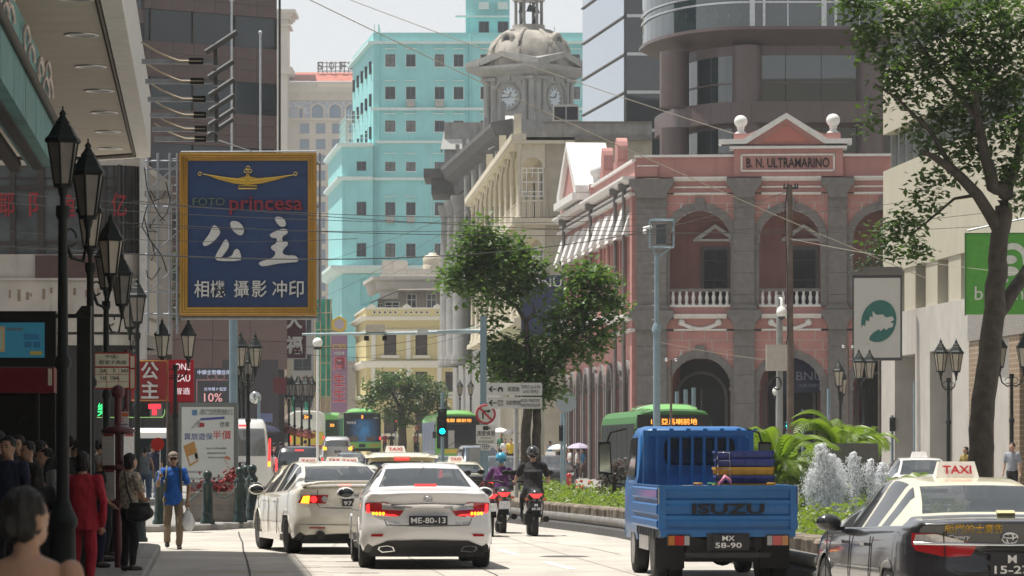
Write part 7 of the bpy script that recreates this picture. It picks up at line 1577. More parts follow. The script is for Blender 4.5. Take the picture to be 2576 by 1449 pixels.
bv=Car('black_van','black people carrier with lit tail lamps behind the cream saloon','car' and V2(MPV,paint=paint('black_blue',(.016,.018,.026),rough=.25),cat='van'),(WX(733,128),130,0),.13)
bv.root.scale=(1.08,1.08,.97);mpv_rear(bv);bv.mirrors(3.6,1.05,.86,M_BLACK)
tv=Car('taxi_van','taxi people carrier with cream roof spoiler between the white saloons','car' and V2(MPV,paint=PB,roofpaint=PCR,cat='taxi'),(WX(988,74),76,0),.09,'taxis queueing in the road')
tv.root.scale=(1.05,1,.86);mpv_rear(tv,wz=(1.0,1.56));
g=MB();rows=[]
for k in range(11):
 x=-.72+1.44*k/10;dy=.14*(abs(x)/.86)**3;rows.append([(x,-2.16+dy,1.70),(x,-2.24+dy,1.69),(x,-2.22+dy,1.745-.05*(abs(x)/.72)**4),(x,-1.9+dy,1.815-.06*(abs(x)/.72)**4),(x,-1.85,1.76)])
g.ring(rows);g.build('roof_spoiler',PCR,tv.root);tv.taxi_sign(.2,1.84);g=MB();g.cbox((0,-2.215,1.715),(.32,.03,.035));g.build('spoiler_light',M_REDL,tv.root)
sv=Car('silver_suv','silver sport utility car ahead of the black people carrier','car' and V2(MPV,hw=.9,paint=paint('silver',(.48,.48,.47),.6),top=[(0,1.45),(.08,1.56),(.3,1.63),(1.4,1.68),(2.2,1.66),(2.9,1.56),(3.5,1.2),(3.9,1.05),(4.4,.95),(4.6,.80)],cat='car'),(WX(842,200),201,gz(200)),.1)
sv.patch('rear_window',[(-.62,1.10),(.62,1.10),(.54,1.46),(-.54,1.46)],M_CGL,.012,mirror=False);sv.patch('tail_lamp',[(.82,1.1),(.8,.9),(.6,.92),(.62,1.06)],M_AMB,.014);sv.plate(0,.8,.34,.17,[('MQ',.36),('12-07',.8)]);sv.mirrors(3.3,1.05,.88,paint('silver',(.48,.48,.47)))
dk=Car('dark_hatchback','small dark blue car seen over the taxi roofs','car' and V2(SEDAN,paint=paint('night_blue',(.02,.03,.05),rough=.25)),(WX(878,165),166,gz(165)),.09);simple_rear(dk,'MP');dk.mirrors(3.2,.98,.9,M_BLACK)
def oncoming(name,label,x,Y,pt,rz,base=SEDAN,roof=None,sign=False,**kw):
 c=Car(name,label,V2(base,paint=pt,roofpaint=roof or pt,**kw),(WX(x,Y),Y,gz(Y)),math.pi+rz)
 c.patch('headlamp',[(.80,.74),(.76,.62),(.48,.60),(.50,.70)],M_CLR,.012,front=True);c.patch('grille',[(-.42,.66),(.42,.66),(.38,.56),(-.38,.56)],M_BLACK,.01,front=True,mirror=False);c.patch('lower_grille',[(-.6,.42),(.6,.42),(.55,.28),(-.55,.28)],M_BLACK,.01,front=True,mirror=False)
 c.mirrors(3.2,.98,.9,pt)
 if sign:c.taxi_sign(0,1.437);c.root['category']='taxi'
 return c
oncoming('taxi_cab','oncoming black taxi beyond the hedge near the crowd',1385,148,PB,.07,roof=PB,sign=True)
oncoming('dark_blue_car','dark blue oncoming car behind the turquoise helmet rider',1262,128,paint('steel_blue',(.06,.085,.11),.3,.3),.1)
oncoming('dark_blue_van','oncoming blue grey people carrier left of the speed detection sign',1203,140,paint('grey_blue',(.08,.11,.15),.3,.3),.1,MPV)
oncoming('dark_sedan','low dark car roof left of the traffic light',1103,135,paint('slate',(.10,.12,.14),.3,.3),.08)
oncoming('taxi_cab','oncoming white taxi behind the fountain palms',2312,92,paint('white',(.7,.7,.68)),.02,sign=True)
# ================================================================== blue truck
PBL=mat('truck_blue',(.012,.125,.36),.42,var=.06,scale=3,coat=.15,stain=.3,streak=.18)
tr=thing('blue_truck','blue flatbed truck with plate MX 58-90 and stacked crates','truck',(2.62,43.4,0),.065)
BW=.845;z0b,z1b=.65,1.175
def ribbed(mb,w,h,axis,pos,out,L0=0):
 """corrugated panel profile: list of (z, depth)"""
 return[(0,.0),(.03,.02),(.10,.02),(.13,-.012),(.17,-.012),(.20,.02),(.30,.02),(.33,-.012),(.37,-.012),(.40,.02),(.50*h/.5-.06,.02),(h-.03,.0),(h,0)]
prof=[(0,.0),(.03,-.02),(.10,-.02),(.125,.012),(.165,.012),(.19,-.02),(.29,-.02),(.315,.012),(.355,.012),(.38,-.02),(.485,-.02),(.505,0),(.525,0)]
g=MB();n=len(prof)
front=[(-BW+.06,d,z0b+z)for z,d in prof];
g.ring([[(-BW+.085,-d,z0b+z)for z,d in prof]+[(-BW+.085,.05,z0b+.525),(-BW+.085,.05,z0b)],[(BW-.085,-d,z0b+z)for z,d in prof]+[(BW-.085,.05,z0b+.525),(BW-.085,.05,z0b)]],0,False)
g.box(-BW,-BW+.085,-.022,.06,z0b,z1b);g.box(BW-.085,BW,-.022,.06,z0b,z1b);g.box(-BW,BW,-.026,.062,z1b-.035,z1b+.01);g.build('tailgate',PBL,tr)
text('tailgate_lettering','ISUZU',.88,.125,M_BLACK,tr,(.0,-.026,z0b+.25),thick=.012,offset=.03)
BLn=3.1
for sd in(-1,1):
 g=MB();x=sd*BW
 g.ring([[(x+sd*(-d),.07,z0b+z)for z,d in prof]+[(x-sd*.05,.07,z0b+.525),(x-sd*.05,.07,z0b)],[(x+sd*(-d),BLn,z0b+z)for z,d in prof]+[(x-sd*.05,BLn,z0b+.525),(x-sd*.05,BLn,z0b)]][::sd],0,False);g.box(min(x,x-sd*.06),max(x,x-sd*.06),.065,BLn,z1b-.03,z1b+.008);g.build('side_gate',PBL,tr)
 g=MB();
 for k in range(9):g.box(min(x-sd*.02,x-sd*.09),max(x-sd*.02,x-sd*.09),.2+k*.33,.26+k*.33,z0b-.11,z0b)
 g.build('gate_hinges',mat('grey_steel',(.15,.17,.19),.5,.4),tr)
 g=MB();g.cyl((sd*(BW+.005),-.03,z1b-.22),(sd*(BW+.005),-.03,z1b-.02),.012,n=6);g.build('gate_latch',M_CHROME,tr)
g=MB();g.box(-BW+.06,BW-.06,.02,BLn,z0b+.0,z0b+.04);g.build('bed_floor',mat('worn_blue_floor',(.05,.12,.22),.6,var=.3,scale=6),tr)
g=MB();g.box(-BW+.02,BW-.02,-.01,.08,z0b-.09,z0b-.002);g.build('rear_sill',PBL,tr)
hz0,hz1,hw_=z1b-.1,1.87,.72
g=MB();g.box(-hw_,hw_,BLn-.05,BLn+.02,hz1-.07,hz1);g.box(-hw_,-hw_+.06,BLn-.048,BLn+.018,z0b,hz1-.07);g.box(hw_-.06,hw_,BLn-.048,BLn+.018,z0b,hz1-.07);g.box(-hw_,hw_,BLn+.019,BLn+.03,z0b,z1b+.12);g.build('guard_frame',PBL,tr)
for k in range(1,9):
 x=-hw_+.03+(2*hw_-.06)*k/9;g=MB();g.box(x-.018,x+.018,BLn-.03,BLn,z0b+.3,hz1-.07);g.build('guard_bar',PBL,tr)
for k in range(7):g=MB();g.cyl((-hw_+.15+k*.22,BLn-.02,hz1),(-hw_+.15+k*.22,BLn-.02,hz1+.025),.03,n=8);g.build('frame_stud',PBL,tr)
cy0,cy1=BLn+.18,BLn+1.75;cw=.785
rows=[]
for(y,zt,wr)in((cy0,1.83,.70),(cy0+.03,1.89,.72),(cy0+.2,1.92,.73),(cy0+.9,1.93,.73),(cy0+1.15,1.90,.72),(cy0+1.5,1.35,.75),(cy1,1.1,.77),(cy1+.02,.5,.76)):
 P=[(-cw+.02,.45),(-cw,.62),(-cw,1.18),(-cw+.02,1.25),(-wr-.005,zt-.12),(-wr+.05,zt-.03),(-wr+.15,zt)]
 P=[(x,max(.45,min(z,zt)))for x,z in P];P=P+[(-x,z)for x,z in P[::-1]];rows.append([(x,y,z)for x,z in P])
g=MB();g.ring(rows,0,True);cabo=g.build('cab',PBL,tr)
g=MB();pw,pz0,pz1=.38,1.42,1.77
rr=[(-.42,pz0+.09),(-.40,pz0+.02),(-.35,pz0),(.43,pz0),(.48,pz0+.02),(.50,pz0+.09),(.50,pz1-.09),(.48,pz1-.02),(.43,pz1),(-.35,pz1),(-.40,pz1-.02),(-.42,pz1-.09)]
g.prism(rr,cy0-.02,cy0+.01);g.build('window_seal',M_BLACK,cabo)
g=MB();g.prism([(.04+(x-.04)*.94,1.595+(z-1.595)*.88)for x,z in rr],cy0-.026,cy0-.015);g.build('rear_window',M_CGL,cabo)
for sd in(-1,1):
 g=MB();g.add([(sd*(cw+.004),cy0+.28,1.27),(sd*(cw+.004),cy0+1.38,1.27),(sd*.745,cy0+1.05,1.77),(sd*.74,cy0+.3,1.78)],[(0,1,2,3)if sd>0 else(3,2,1,0)]);g.build('side_window',M_SGL,cabo)
 g=MB();g.prism([(sd*.98,1.28),(sd*1.16,1.30),(sd*1.165,1.72),(sd*1.0,1.73)],cy0+1.35,cy0+1.42);g.build('wing_mirror',M_BLACK,tr)
 g=MB();g.add([(sd*1.0,cy0+1.345,1.31),(sd*1.145,cy0+1.345,1.33),(sd*1.15,cy0+1.345,1.69),(sd*1.015,cy0+1.345,1.70)],[(0,1,2,3)if sd>0 else(3,2,1,0)]);g.build('mirror_glass',mat('mirror_silver',(.5,.55,.5),.05,1.0),tr)
 g=MB();g.tube([(sd*.83,cy0+1.3,1.15),(sd*1.0,cy0+1.36,1.18),(sd*1.06,cy0+1.38,1.3)],.015);g.tube([(sd*.8,cy0+1.2,1.9),(sd*1.0,cy0+1.36,1.85),(sd*1.05,cy0+1.38,1.7)],.015);g.build('mirror_arm',M_BLACK,tr)
M_CH=mat('dirty_chassis',(.022,.022,.024),.7,var=.3,scale=6)
g=MB()
for sd in(-1,1):g.box(sd*.38-.045,sd*.38+.045,.1,BLn+1.3,.40,.55)
for y in(.12,.9,1.9,2.8):g.box(-.38,.38,y,y+.09,.43,.53)
for k in range(6):g.box(-.76,.76,.3+k*.5,.38+k*.5,.55,.645)
g.build('chassis',M_CH,tr)
g=MB();g.cyl((-.62,.95,.34),(.62,.95,.34),.055,n=10);g.sph((.05,.95,.34),(.17,.15,.16));g.build('rear_axle',M_CH,tr)
for sd in(-1,1):
 for xo in(.555,.735):
  w=wheel(tr,sd*xo,.95,.345,.17,sd,mat('white_steel_rim',(.5,.49,.47),.5,.2))
 wheel(tr,sd*.68,BLn+.75,.345,.19,sd,M_CHROME)
 g=MB();g.box(sd*.65-.18,sd*.65+.18,.55,.565,.16,.62);g.build('mudflap',M_BLACK,tr)
 g=MB();g.box(min(sd*.74,sd*.82),max(sd*.74,sd*.82),1.45,2.6,.36,.54);g.build('side_guard',M_ALU if sd<0 else M_CH,tr)
 x0=sd*.60;lp=[('amber_lens',-.13,-.055,mat('amber_lens',(.45,.16,.02),.2,coat=1)),('red_lens',-.05,.06,M_RED),('reverse_lens',.065,.125,mat('dull_clear_lens',(.35,.35,.36),.2))]
 g=MB();g.box(x0-.14,x0+.14,-.03,.03,z0b-.2,z0b-.065);hs2=g.build('lamp_housing',M_BLACK,tr)
 for nm,a,b,m_ in lp:
  a,b=(a,b)if sd<0 else(-b,-a);g=MB();g.box(x0+a,x0+b,-.045,-.03,z0b-.19,z0b-.075);g.build(nm,m_,hs2)
g=MB();g.box(-.26,.26,-.03,-.01,z0b-.25,z0b-.05);g.build('plate_bracket',M_CH,tr)
g=MB();g.cbox((0,0,0),(.38,.012,.18));pl=g.build('number_plate',M_PLATE,tr,(.0,-.045,z0b-.15))
text('plate_lettering','MX',.15,.06,M_PTX,pl,(0,-.008,.045),thick=.004,offset=.01);text('plate_lettering','58-90',.32,.065,M_PTX,pl,(0,-.008,-.04),thick=.004,offset=.01)
g=MB();g.box(-.52,.52,-.02,.05,z0b-.34,z0b-.28);g.build('underrun_bar',M_CH,tr)
g=MB();g.box(-.45,.45,.55,2.6,.24,.42);g.build('running_gear',M_CH,tr)
def to_world(o,p):return Matrix.Translation(o.location)@Euler(o.rotation_euler).to_matrix().to_4x4()@Vector(p)
M_CRB=mat('blue_crate_plastic',(.02,.04,.22),.45,var=.15,scale=6,stain=.3);M_CRY=mat('yellow_crate_plastic',(.55,.30,.02),.45,var=.15,scale=6,stain=.4)
names=[('bottom yellow plastic crate of the stack in the truck',M_CRY),('blue plastic crate second from the bottom of the truck stack',M_CRB),('yellow plastic crate in the middle of the truck stack',M_CRY),('blue plastic crate second from the top of the truck stack',M_CRB),('topmost blue plastic crate of the truck stack with orange tape',M_CRB)]
zc=z0b+.04+.41
zcs=[zc+.10*i for i in range(5)]
def crate(label,m,p,rz,h=.105,w=.70,d=.42):
 t=thing('plastic_crate',label,'crate',p,rz,'plastic crates in the truck');g=MB()
 for a in range(4):
  Mx=Matrix.Rotation(math.pi/2*a,4,'Z');L_=(w if a%2==0 else d);D_=(d if a%2==0 else w)
  g.add([(-L_/2+.03,-D_/2+.03,0),(L_/2-.03,-D_/2+.03,0),(L_/2,-D_/2,h),(-L_/2,-D_/2,h),(-L_/2+.045,-D_/2+.05,.015),(L_/2-.045,-D_/2+.05,.015),(L_/2-.02,-D_/2+.02,h),(-L_/2+.02,-D_/2+.02,h)],[(0,1,2,3),(5,4,7,6),(3,2,6,7)],0,False,Mx)
 g.box(-w/2+.03,w/2-.03,-d/2+.03,d/2-.03,0,.015);g.build('shell',m,t)
 g=MB()
 for a in range(4):
  Mx=Matrix.Rotation(math.pi/2*a,4,'Z');L_=(w if a%2==0 else d);D_=(d if a%2==0 else w);g.box(-L_/2-.012,L_/2+.012,-D_/2-.012,-D_/2+.01,h-.03,h,0,Mx)
  for k in range(5):u=-L_/2+.06+(L_-.12)*k/4;g.box(u-.008,u+.008,-D_/2-.004,-D_/2+.02,.02,h-.03,0,Mx)
 g.build('rim',m,t)
 g=MB();g.tube([(-w/2+.01,-d/2-.02,.0),(-w/2+.01,-d/2-.025,h*.8),(-w/2+.16,-d/2-.025,h*.8),(-w/2+.16,-d/2-.02,0)],.006,n=5);g.build('wire_handle',M_CHROME,t);return t
for i,(lab,m_)in enumerate(names):
 crate(lab,m_,to_world(tr,(.24+.012*(i%2),.42,zcs[i])),.035+.02*(i%3-1))
for i,(t,x,zi)in enumerate((('魚檔',.42,0),('批發',.52,0),('魚檔',.42,2))):
 pass
t=crate('low grey crate under the yellow and blue crates',mat('grey_crate',(.2,.2,.21),.6),to_world(tr,(.24,.42,zc-.40)),.035,h=.39)
g=MB();g.cbox((0,0,.13),(.4,.3,.26));tag(g.build('foam_box',M_WHITE,None,to_world(tr,(-.28,.55,z0b+.04+.23)),.1),'white foam box beside the crates in the truck','box')
g=MB();g.cbox((0,0,.1),(.24,.26,.2));tag(g.build('foam_box',mat('off_white_box',(.62,.6,.55),.6),None,to_world(tr,(-.50,.5,z0b+.04+.27)),-.1),'small off white box left of the foam box in the truck','box')
for i,(x,m_,lab)in enumerate(((-.35,M_CRY,'yellow tool handle'),(-.18,mat('green_box',(.02,.28,.09),.5),'green plastic bottle'),(.55,M_CRY,'yellow strap bundle'))):
 g=MB();g.cbox((0,0,.0),(.1,.1,.06));g.tube([(-.05,0,.0),(-.05,0,.05),(.05,0,.05),(.05,0,0)],.008,n=5);tag(g.build('loose_item',m_,None,to_world(tr,(x,.14,z1b-.015)),.1*i),lab+' lying by the truck tailgate','item')
g=MB();g.tube([(0,0,0),(.03,-.02,.08),(.08,-.02,.15),(.14,-.01,.1),(.15,0,.02)],[.01,.025,.03,.025,.01]);tag(g.build('pink_bag',mat('pink_film',(.6,.2,.3),.4),None,to_world(tr,(-.1,.14,zc+.04))),'pink plastic bag tucked into the crate stack','bag')
# ================================================================== buses
M_BG=mat('bus_glass',(.02,.026,.03),.06,var=.3,scale=.8,spec=.7);M_GRN=paint('bus_green',(.16,.46,.10),rough=.4);M_LED=mat('amber_led',(1.0,.36,.05),.5,emit=1.6)
def bus(name,label,loc,rz,L=10.2,w=2.5,h=2.95,side=M_BG,roofm=M_GRN,pod=True,lower=None):
 t=thing(name,label,'bus',loc,rz,'buses in the road');hw=w/2;g=MB();rows=[]
 for(y,i)in((0,.06),(.05,.0),(L-.05,.0),(L,.06)):
  P=[(-hw+i,.38),(-hw+i,2.45),(-hw+.05+i,2.72),(-hw+.22+i,2.9-i),(-hw+.5,h-i),(0,h+.03-i)];P=P+[(-x,z)for x,z in P[-2::-1]];rows.append([(x,y,z)for x,z in P])
 g.ring(rows,0,False);g.build('body',roofm,t)
 for sd in(-1,1):
  g=MB();x=sd*(hw+.008);g.box(min(x,x-sd*.03),max(x,x-sd*.03),.25,L-.25,.95,2.5);sw=g.build('side_glazing',side,t)
  for k in range(7):q=MB();q.box(min(x,x+sd*.006),max(x,x+sd*.006),.9+k*(L-1.5)/6-.035,.9+k*(L-1.5)/6+.035,1.0,2.45);q.build('window_pillar',M_BLACK,sw)
  g=MB();g.box(min(x,x-sd*.03),max(x,x-sd*.03),.15,L-.15,.36,.93);g.build('side_panel',lower or roofm,t)
  for y in(2.0,L-2.6):wheel(t,sd*(hw-.14),y,.47,.26,sd,M_RIM)
 if pod:
  g=MB();rows=[]
  for(y,s_,z)in((.3,.7,0),(.5,.88,.12),(1.0,.95,.2),(4.2,.95,.2),(4.8,.8,.05)):rows.append([(x*s_,y,h+zz*z/.2)for x,zz in((-1.0,-.05),(-.92,.1),(-.6,.19),(0,.21),(.6,.19),(.92,.1),(1.0,-.05))])
  g.ring(rows,0,True,True);g.build('roof_pod',M_GRN,t)
 return t
bT=bus('city_bus','green roofed bus seen from behind with dark blue water advert',(WX(911,236),236,gz(236)),.09)
adv=bpy.data.materials.new('blue_advert');adv.use_nodes=True;nt=adv.node_tree;b_=nt.nodes['Principled BSDF'];b_.inputs['Roughness'].default_value=.25
tc=nt.nodes.new('ShaderNodeTexCoord');nz=nt.nodes.new('ShaderNodeTexNoise');nz.inputs['Scale'].default_value=2.2;nz.inputs['Detail'].default_value=6;nz.inputs['Distortion'].default_value=1.5
gr=nt.nodes.new('ShaderNodeTexGradient');gr.gradient_type='SPHERICAL';mp=nt.nodes.new('ShaderNodeMapping');mp.inputs['Location'].default_value=(-.15,0,-1.6*.6);mp.inputs['Scale'].default_value=(1.0,1,.6)
nt.links.new(tc.outputs['Object'],mp.inputs[0]);nt.links.new(mp.outputs[0],gr.inputs[0]);nt.links.new(tc.outputs['Object'],nz.inputs['Vector'])
mu=nt.nodes.new('ShaderNodeMath');mu.operation='MULTIPLY';nt.links.new(gr.outputs['Fac'],mu.inputs[0]);nt.links.new(nz.outputs['Fac'],mu.inputs[1])
cr=nt.nodes.new('ShaderNodeValToRGB');cr.color_ramp.elements[0].color=(.006,.012,.03,1);cr.color_ramp.elements[1].color=(.05,.25,.6,1);cr.color_ramp.elements[1].position=.5
nt.links.new(mu.outputs[0],cr.inputs[0]);nt.links.new(cr.outputs[0],b_.inputs['Base Color'])
g=MB();g.box(-1.22,1.22,-.05,.02,.92,2.82);g.build('advert_panel',adv,bT)
g=MB();g.box(-1.12,1.12,-.06,-.045,2.42,2.74);g.build('rear_window',M_BG,bT)
text('route_number','3',.13,.2,M_LED,bT,(0,-.07,2.57),thick=.01,offset=.02);text('advert_lettering','TOTO',.62,.16,M_WHITE,bT,(-.72,-.06,2.18),thick=.01,offset=.02);text('fleet_number','1054',.3,.1,M_WHITE,bT,(.9,-.07,2.5),thick=.01)
for sd in(-1,1):
 g=MB();s_=sd*.55;g.prism([(s_-.3,.98),(s_+.25,.98),(s_+.3,1.3),(s_-.3*.9,1.25)],-.06,-.045);g.tube([(s_+sd*.05,-.06,1.28),(s_+sd*.03,-.07,1.7)],.02,n=5);g.build('advert_basin',mat('advert_brown',(.09,.07,.06),.4),bT)
 g=MB();g.box(sd*1.17-.05,sd*1.17+.05,-.075,-.05,1.08,1.25);g.build('tail_light',M_REDL,bT)
 for k in range(4):
  g=MB();x=sd*.75-.3+k*.17;g.prism([(x,.6),(x+.08,.6),(x+.14,.76),(x+.06,.76)],-.03,-.012);g.build('hazard_stripe',mat('hazard_orange',(.7,.22,.03),.5),bT)
g=MB();g.box(-1.24,1.24,-.012,.03,.52,.86);g.build('bumper',M_GRN,bT);g=MB();g.box(-1.2,1.2,-.008,.04,.3,.5);g.build('bumper_skirt',M_BLACK,bT)
g=MB();g.box(-.22,.22,-.03,-.013,.56,.78);g.build('number_plate',M_PLATE,bT)
def bus_front(t,num,dest,lowm=M_GRN,yel=True):
 g=MB();g.box(-1.18,1.18,-.05,.02,1.0,2.35);g.build('windscreen',M_BG,t);g=MB();g.box(-1.2,1.2,-.09,.02,2.36,2.78);g.build('display_box',M_BLACK,t)
 text('destination_led',(num+'  '+dest).strip(),1.5,.2,M_LED,t,(.0,-.1,2.56),thick=.01)
 g=MB();g.box(-1.23,1.23,-.06,.02,.36,.96);g.build('front_panel',lowm,t)
 if yel:g=MB();g.box(-.75,1.2,-.07,-.055,.72,.96);g.build('yellow_band',mat('bus_yellow',(.65,.5,.05),.4,coat=1),t)
 for sd in(-1,1):
  g=MB();g.box(sd*.95-.17,sd*.95+.17,-.075,-.05,.55,.72);g.build('headlamp',M_CLR,t)
  g=MB();g.tube([(sd*1.1,-.05,2.3),(sd*1.32,-.25,2.3),(sd*1.34,-.27,1.9)],.025);g.cbox((sd*1.34,-.27,1.75),(.2,.12,.36));g.build('bus_mirror',M_BLACK,t)
 g=MB();g.cbox((0,-.07,.5),(.4,.01,.11));g.build('number_plate',M_PLATE,t)
 g=MB();g.tube([(-.7,-.07,1.0),(0,-.07,1.5)],.015);g.build('wiper',M_BLACK,t)
 g=MB();g.box(-.55,-.2,-.056,-.051,1.0,2.0);g.build('windscreen_sheet',mat('white_sheet',(.4,.4,.4),.6),t)
blue_side=mat('blue_bus_advert',(.03,.07,.16),.3,var=.6,scale=1.2)
b2=bus('city_bus','green roofed oncoming bus with orange display behind the traffic light',(WX(1152,200),200,gz(200)),.10,side=blue_side,lower=blue_side);bus_front(b2,'','媽閣 廟前地')
b3=bus('city_bus','dark green oncoming bus numbered 10 behind the blue truck',(WX(1695,116),116,gz(116)),.085,lower=mat('bus_dark_green',(.012,.03,.025),.4,spec=.2),side=mat('bus_dark_side',(.008,.015,.015),.35,var=.4,spec=.15),roofm=mat('bus_roof_green',(.05,.17,.045),.5));bus_front(b3,'10','亞馬喇前地',mat('bus_dark_green',(.02,.05,.04),.3),False)
b4=bus('city_bus','small green roofed bus with amber route display between two buses',(WX(832,262),262,gz(262)),.09,w=2.3);g=MB();g.box(-1.1,1.1,-.05,.02,.9,2.6);g.build('rear_window',M_BG,b4);text('route_number','33',.3,.2,M_LED,b4,(.1,-.07,2.2),thick=.01,offset=.02)
b5=bus('white_bus','white bus with yellow lower advert behind the street lamps',(WX(772,240),240,gz(240)),.09,roofm=paint('bus_white',(.72,.72,.7)),pod=False,h=3.0)
g=MB();g.box(-1.1,1.1,-.04,.02,.75,1.6);g.build('yellow_advert',mat('bus_yellow',(.65,.5,.05),.4),b5);g=MB();g.box(-.35,.35,-.05,.02,2.45,2.75);g.build('route_box',M_BLACK,b5);text('route_number','26',.4,.2,M_LED,b5,(0,-.06,2.6),thick=.01,offset=.02)
g=MB();g.box(-1.0,1.0,-.04,.02,1.75,2.35);g.build('rear_panel',M_WHITE,b5)
for sd in(-1,1):g=MB();g.box(sd*1.12-.05,sd*1.12+.05,-.05,.0,.9,1.3);g.build('tail_light',M_REDL,b5)
g=MB();g.box(-1.1,1.1,-.045,.02,.42,.7);g.build('red_bumper',M_RED,b5)
b6=bus('white_coach','white coach roof crossing the side street behind the bus stop',(WX(442,112),112,0),R(93),L=7.0,w=2.1,h=2.55,roofm=paint('bus_white',(.72,.72,.7)),pod=False);b6.scale=(.8,.8,.80)
wv=Car('white_van','white van rear corner behind the black lamp posts','car' and V2(MPV,paint=paint('white',(.7,.7,.68)),cat='van'),(WX(603,110),112,0),.06);wv.root.scale=(1.05,1,1.42);mpv_rear(wv)
# ================================================================== scooters with riders are completed in the people section
def scooter(name,label,loc,rz,body,tail=M_REDL,plate_lines=('M','60-38')):
 t=thing(name,label,'scooter',loc,rz);
 wheel(t,0,-.58,.235,.12,1,M_RIMB);wheel(t,0,.66,.235,.11,1,M_RIMB)
 g=MB();rows=[]
 for(y,w,zc,h)in((-.86,.05,.80,.04),(-.80,.12,.78,.12),(-.6,.17,.68,.2),(-.3,.19,.60,.24),(-.05,.18,.48,.22),(.1,.17,.30,.1),(.4,.17,.28,.08)):rows.append([(w*math.cos(a),y,zc+h*math.sin(a))for a in[2*math.pi*k/14 for k in range(14)]])
 g.ring(rows);g.build('body_shell',body,t)
 g=MB();rows=[]
 for(y,w,zc,h)in((-.72,.07,.85,.03),(-.62,.13,.87,.05),(-.3,.15,.83,.06),(0,.13,.78,.05),(.06,.05,.75,.03)):rows.append([(w*math.cos(a),y,zc+h*math.sin(a))for a in[2*math.pi*k/12 for k in range(12)]])
 g.ring(rows);g.build('seat',M_BLACK,t)
 g=MB();rows=[]
 for(z,w,y,d)in((.28,.16,.42,.06),(.5,.2,.46,.07),(.75,.21,.44,.07),(.92,.16,.40,.06),(1.0,.1,.38,.05)):rows.append([(w*math.cos(a),y+d*math.sin(a),z)for a in[2*math.pi*k/12 for k in range(12)]])
 g.ring(rows);g.build('leg_shield',body,t)
 g=MB();g.tube([(-.34,.30,1.0),(-.2,.36,1.03),(0,.38,1.02),(.2,.36,1.03),(.34,.30,1.0)],.018);g.build('handlebar',M_BLACK,t)
 for sd in(-1,1):
  g=MB();g.tube([(sd*.25,.36,1.03),(sd*.33,.38,1.15)],.008);g.sph((sd*.36,.38,1.19),(.075,.02,.05));g.build('mirror',M_BLACK,t)
  g=MB();g.cbox((sd*.17,-.78,.70),(.07,.05,.05));g.build('indicator',mat('orange_lens',(.5,.2,.08),.2,coat=1),t)
 g=MB();g.prism([(-.13,.80),(.13,.80),(.05,.72),(-.05,.72)],-.90,-.86);g.build('tail_light',tail,t)
 g=MB();g.add([(-.1,-.86,.66),(.1,-.86,.66),(.09,-.94,.36),(-.09,-.94,.36)],[(0,3,2,1),(0,1,2,3)]);g.build('mudguard',M_BLACK,t)
 g=MB();g.cbox((0,0,0),(.2,.01,.16));p=g.build('number_plate',mat('white_plate',(.6,.6,.6),.5)if name!='black_scooter' else M_PLATE,t,(0,-.935,.555),(R(-12),0,0))
 for i,l in enumerate(plate_lines):text('plate_lettering',l,.06 if i==0 else .16,.05,M_PTX,p,(0,-.007,.035-.07*i),thick=.003,offset=.01)
 g=MB();g.cyl((.19,-.95,.33),(.18,-.35,.28),.06,.045,n=10);g.build('exhaust',mat('dark_exhaust',(.03,.03,.03),.3,.8),t)
 g=MB();g.box(-.2,-.08,-.75,-.2,.22,.42);g.build('engine_case',M_BLACK,t)
 return t
s1=scooter('black_scooter','black scooter with red tail light ridden by person in black',(WX(1340,67),67.9,0),.07,paint('scooter_black',(.012,.012,.013),rough=.25))
s2=scooter('grey_scooter','scooter with pale plate ridden by person in purple top',(WX(1259,69.5),70.4,0),.08,paint('scooter_grey',(.03,.028,.03),rough=.3))
s3=scooter('red_scooter','dark red scooter partly hidden beyond the white saloon',(WX(1226,66),67.5,0),.08,paint('scooter_red',(.10,.01,.015),rough=.3))
s4=scooter('black_scooter','distant black scooter with red light near the white bus',(WX(778,158),159,gz(158)),.08,paint('scooter_black',(.012,.012,.013)))
# ================================================================== people
SK=mat('skin',(.42,.25,.17),.55,var=.06,scale=12);SKD=mat('tanned_skin',(.30,.17,.11),.55,var=.06,scale=12);HB=mat('black_hair',(.006,.005,.005),.62,var=.3,scale=40);HG=mat('grey_hair',(.35,.34,.33),.6,var=.2,scale=40)
V=Vector
def cloth(n,c,r=.85):return mat('cloth_'+n,c,r,var=.12,scale=9,bump=.15)
def remesh(mb,vox,name,m,smooth=3):
 o=bpy.data.objects.new('tmp',mb.data('tmp',m));md=o.modifiers.new('r','REMESH');md.mode='VOXEL';md.voxel_size=vox;md.use_smooth_shade=True
 s=o.modifiers.new('s','SMOOTH');s.iterations=smooth;s.factor=.5
 me=evaluated_mesh(o);me.name=name
 old=o.data;bpy.data.objects.remove(o);bpy.data.meshes.remove(old)
 if not me.materials:me.materials.append(m)
 for p in me.polygons:p.use_smooth=True
 return me
from mathutils import noise
def folds(me,amp,sc,vz=.45):
 me.update();ns=[v.normal.copy()for v in me.vertices]
 for v,n in zip(me.vertices,ns):
  c=v.co;v.co=c+n*amp*(noise.noise(V((c.x*sc,c.y*sc,c.z*sc*vz)))+.5*noise.noise(V((c.x*sc*2.3,c.y*sc*2.3,c.z*sc*vz*2.6+3))))
 return me
def limb(mb,pts,rs,n=10):
 for i in range(len(pts)-1):mb.cyl(pts[i],pts[i+1],rs[i],rs[i+1],n=n)
 for p,r in zip(pts,rs):mb.sph(p,r*.995,10,6)
def torso(mb,secs,n=16):
 mb.ring([[(c[0]+rx*math.cos(2*math.pi*k/n),c[1]+ry*math.sin(2*math.pi*k/n),c[2])for k in range(n)]for c,rx,ry in secs])
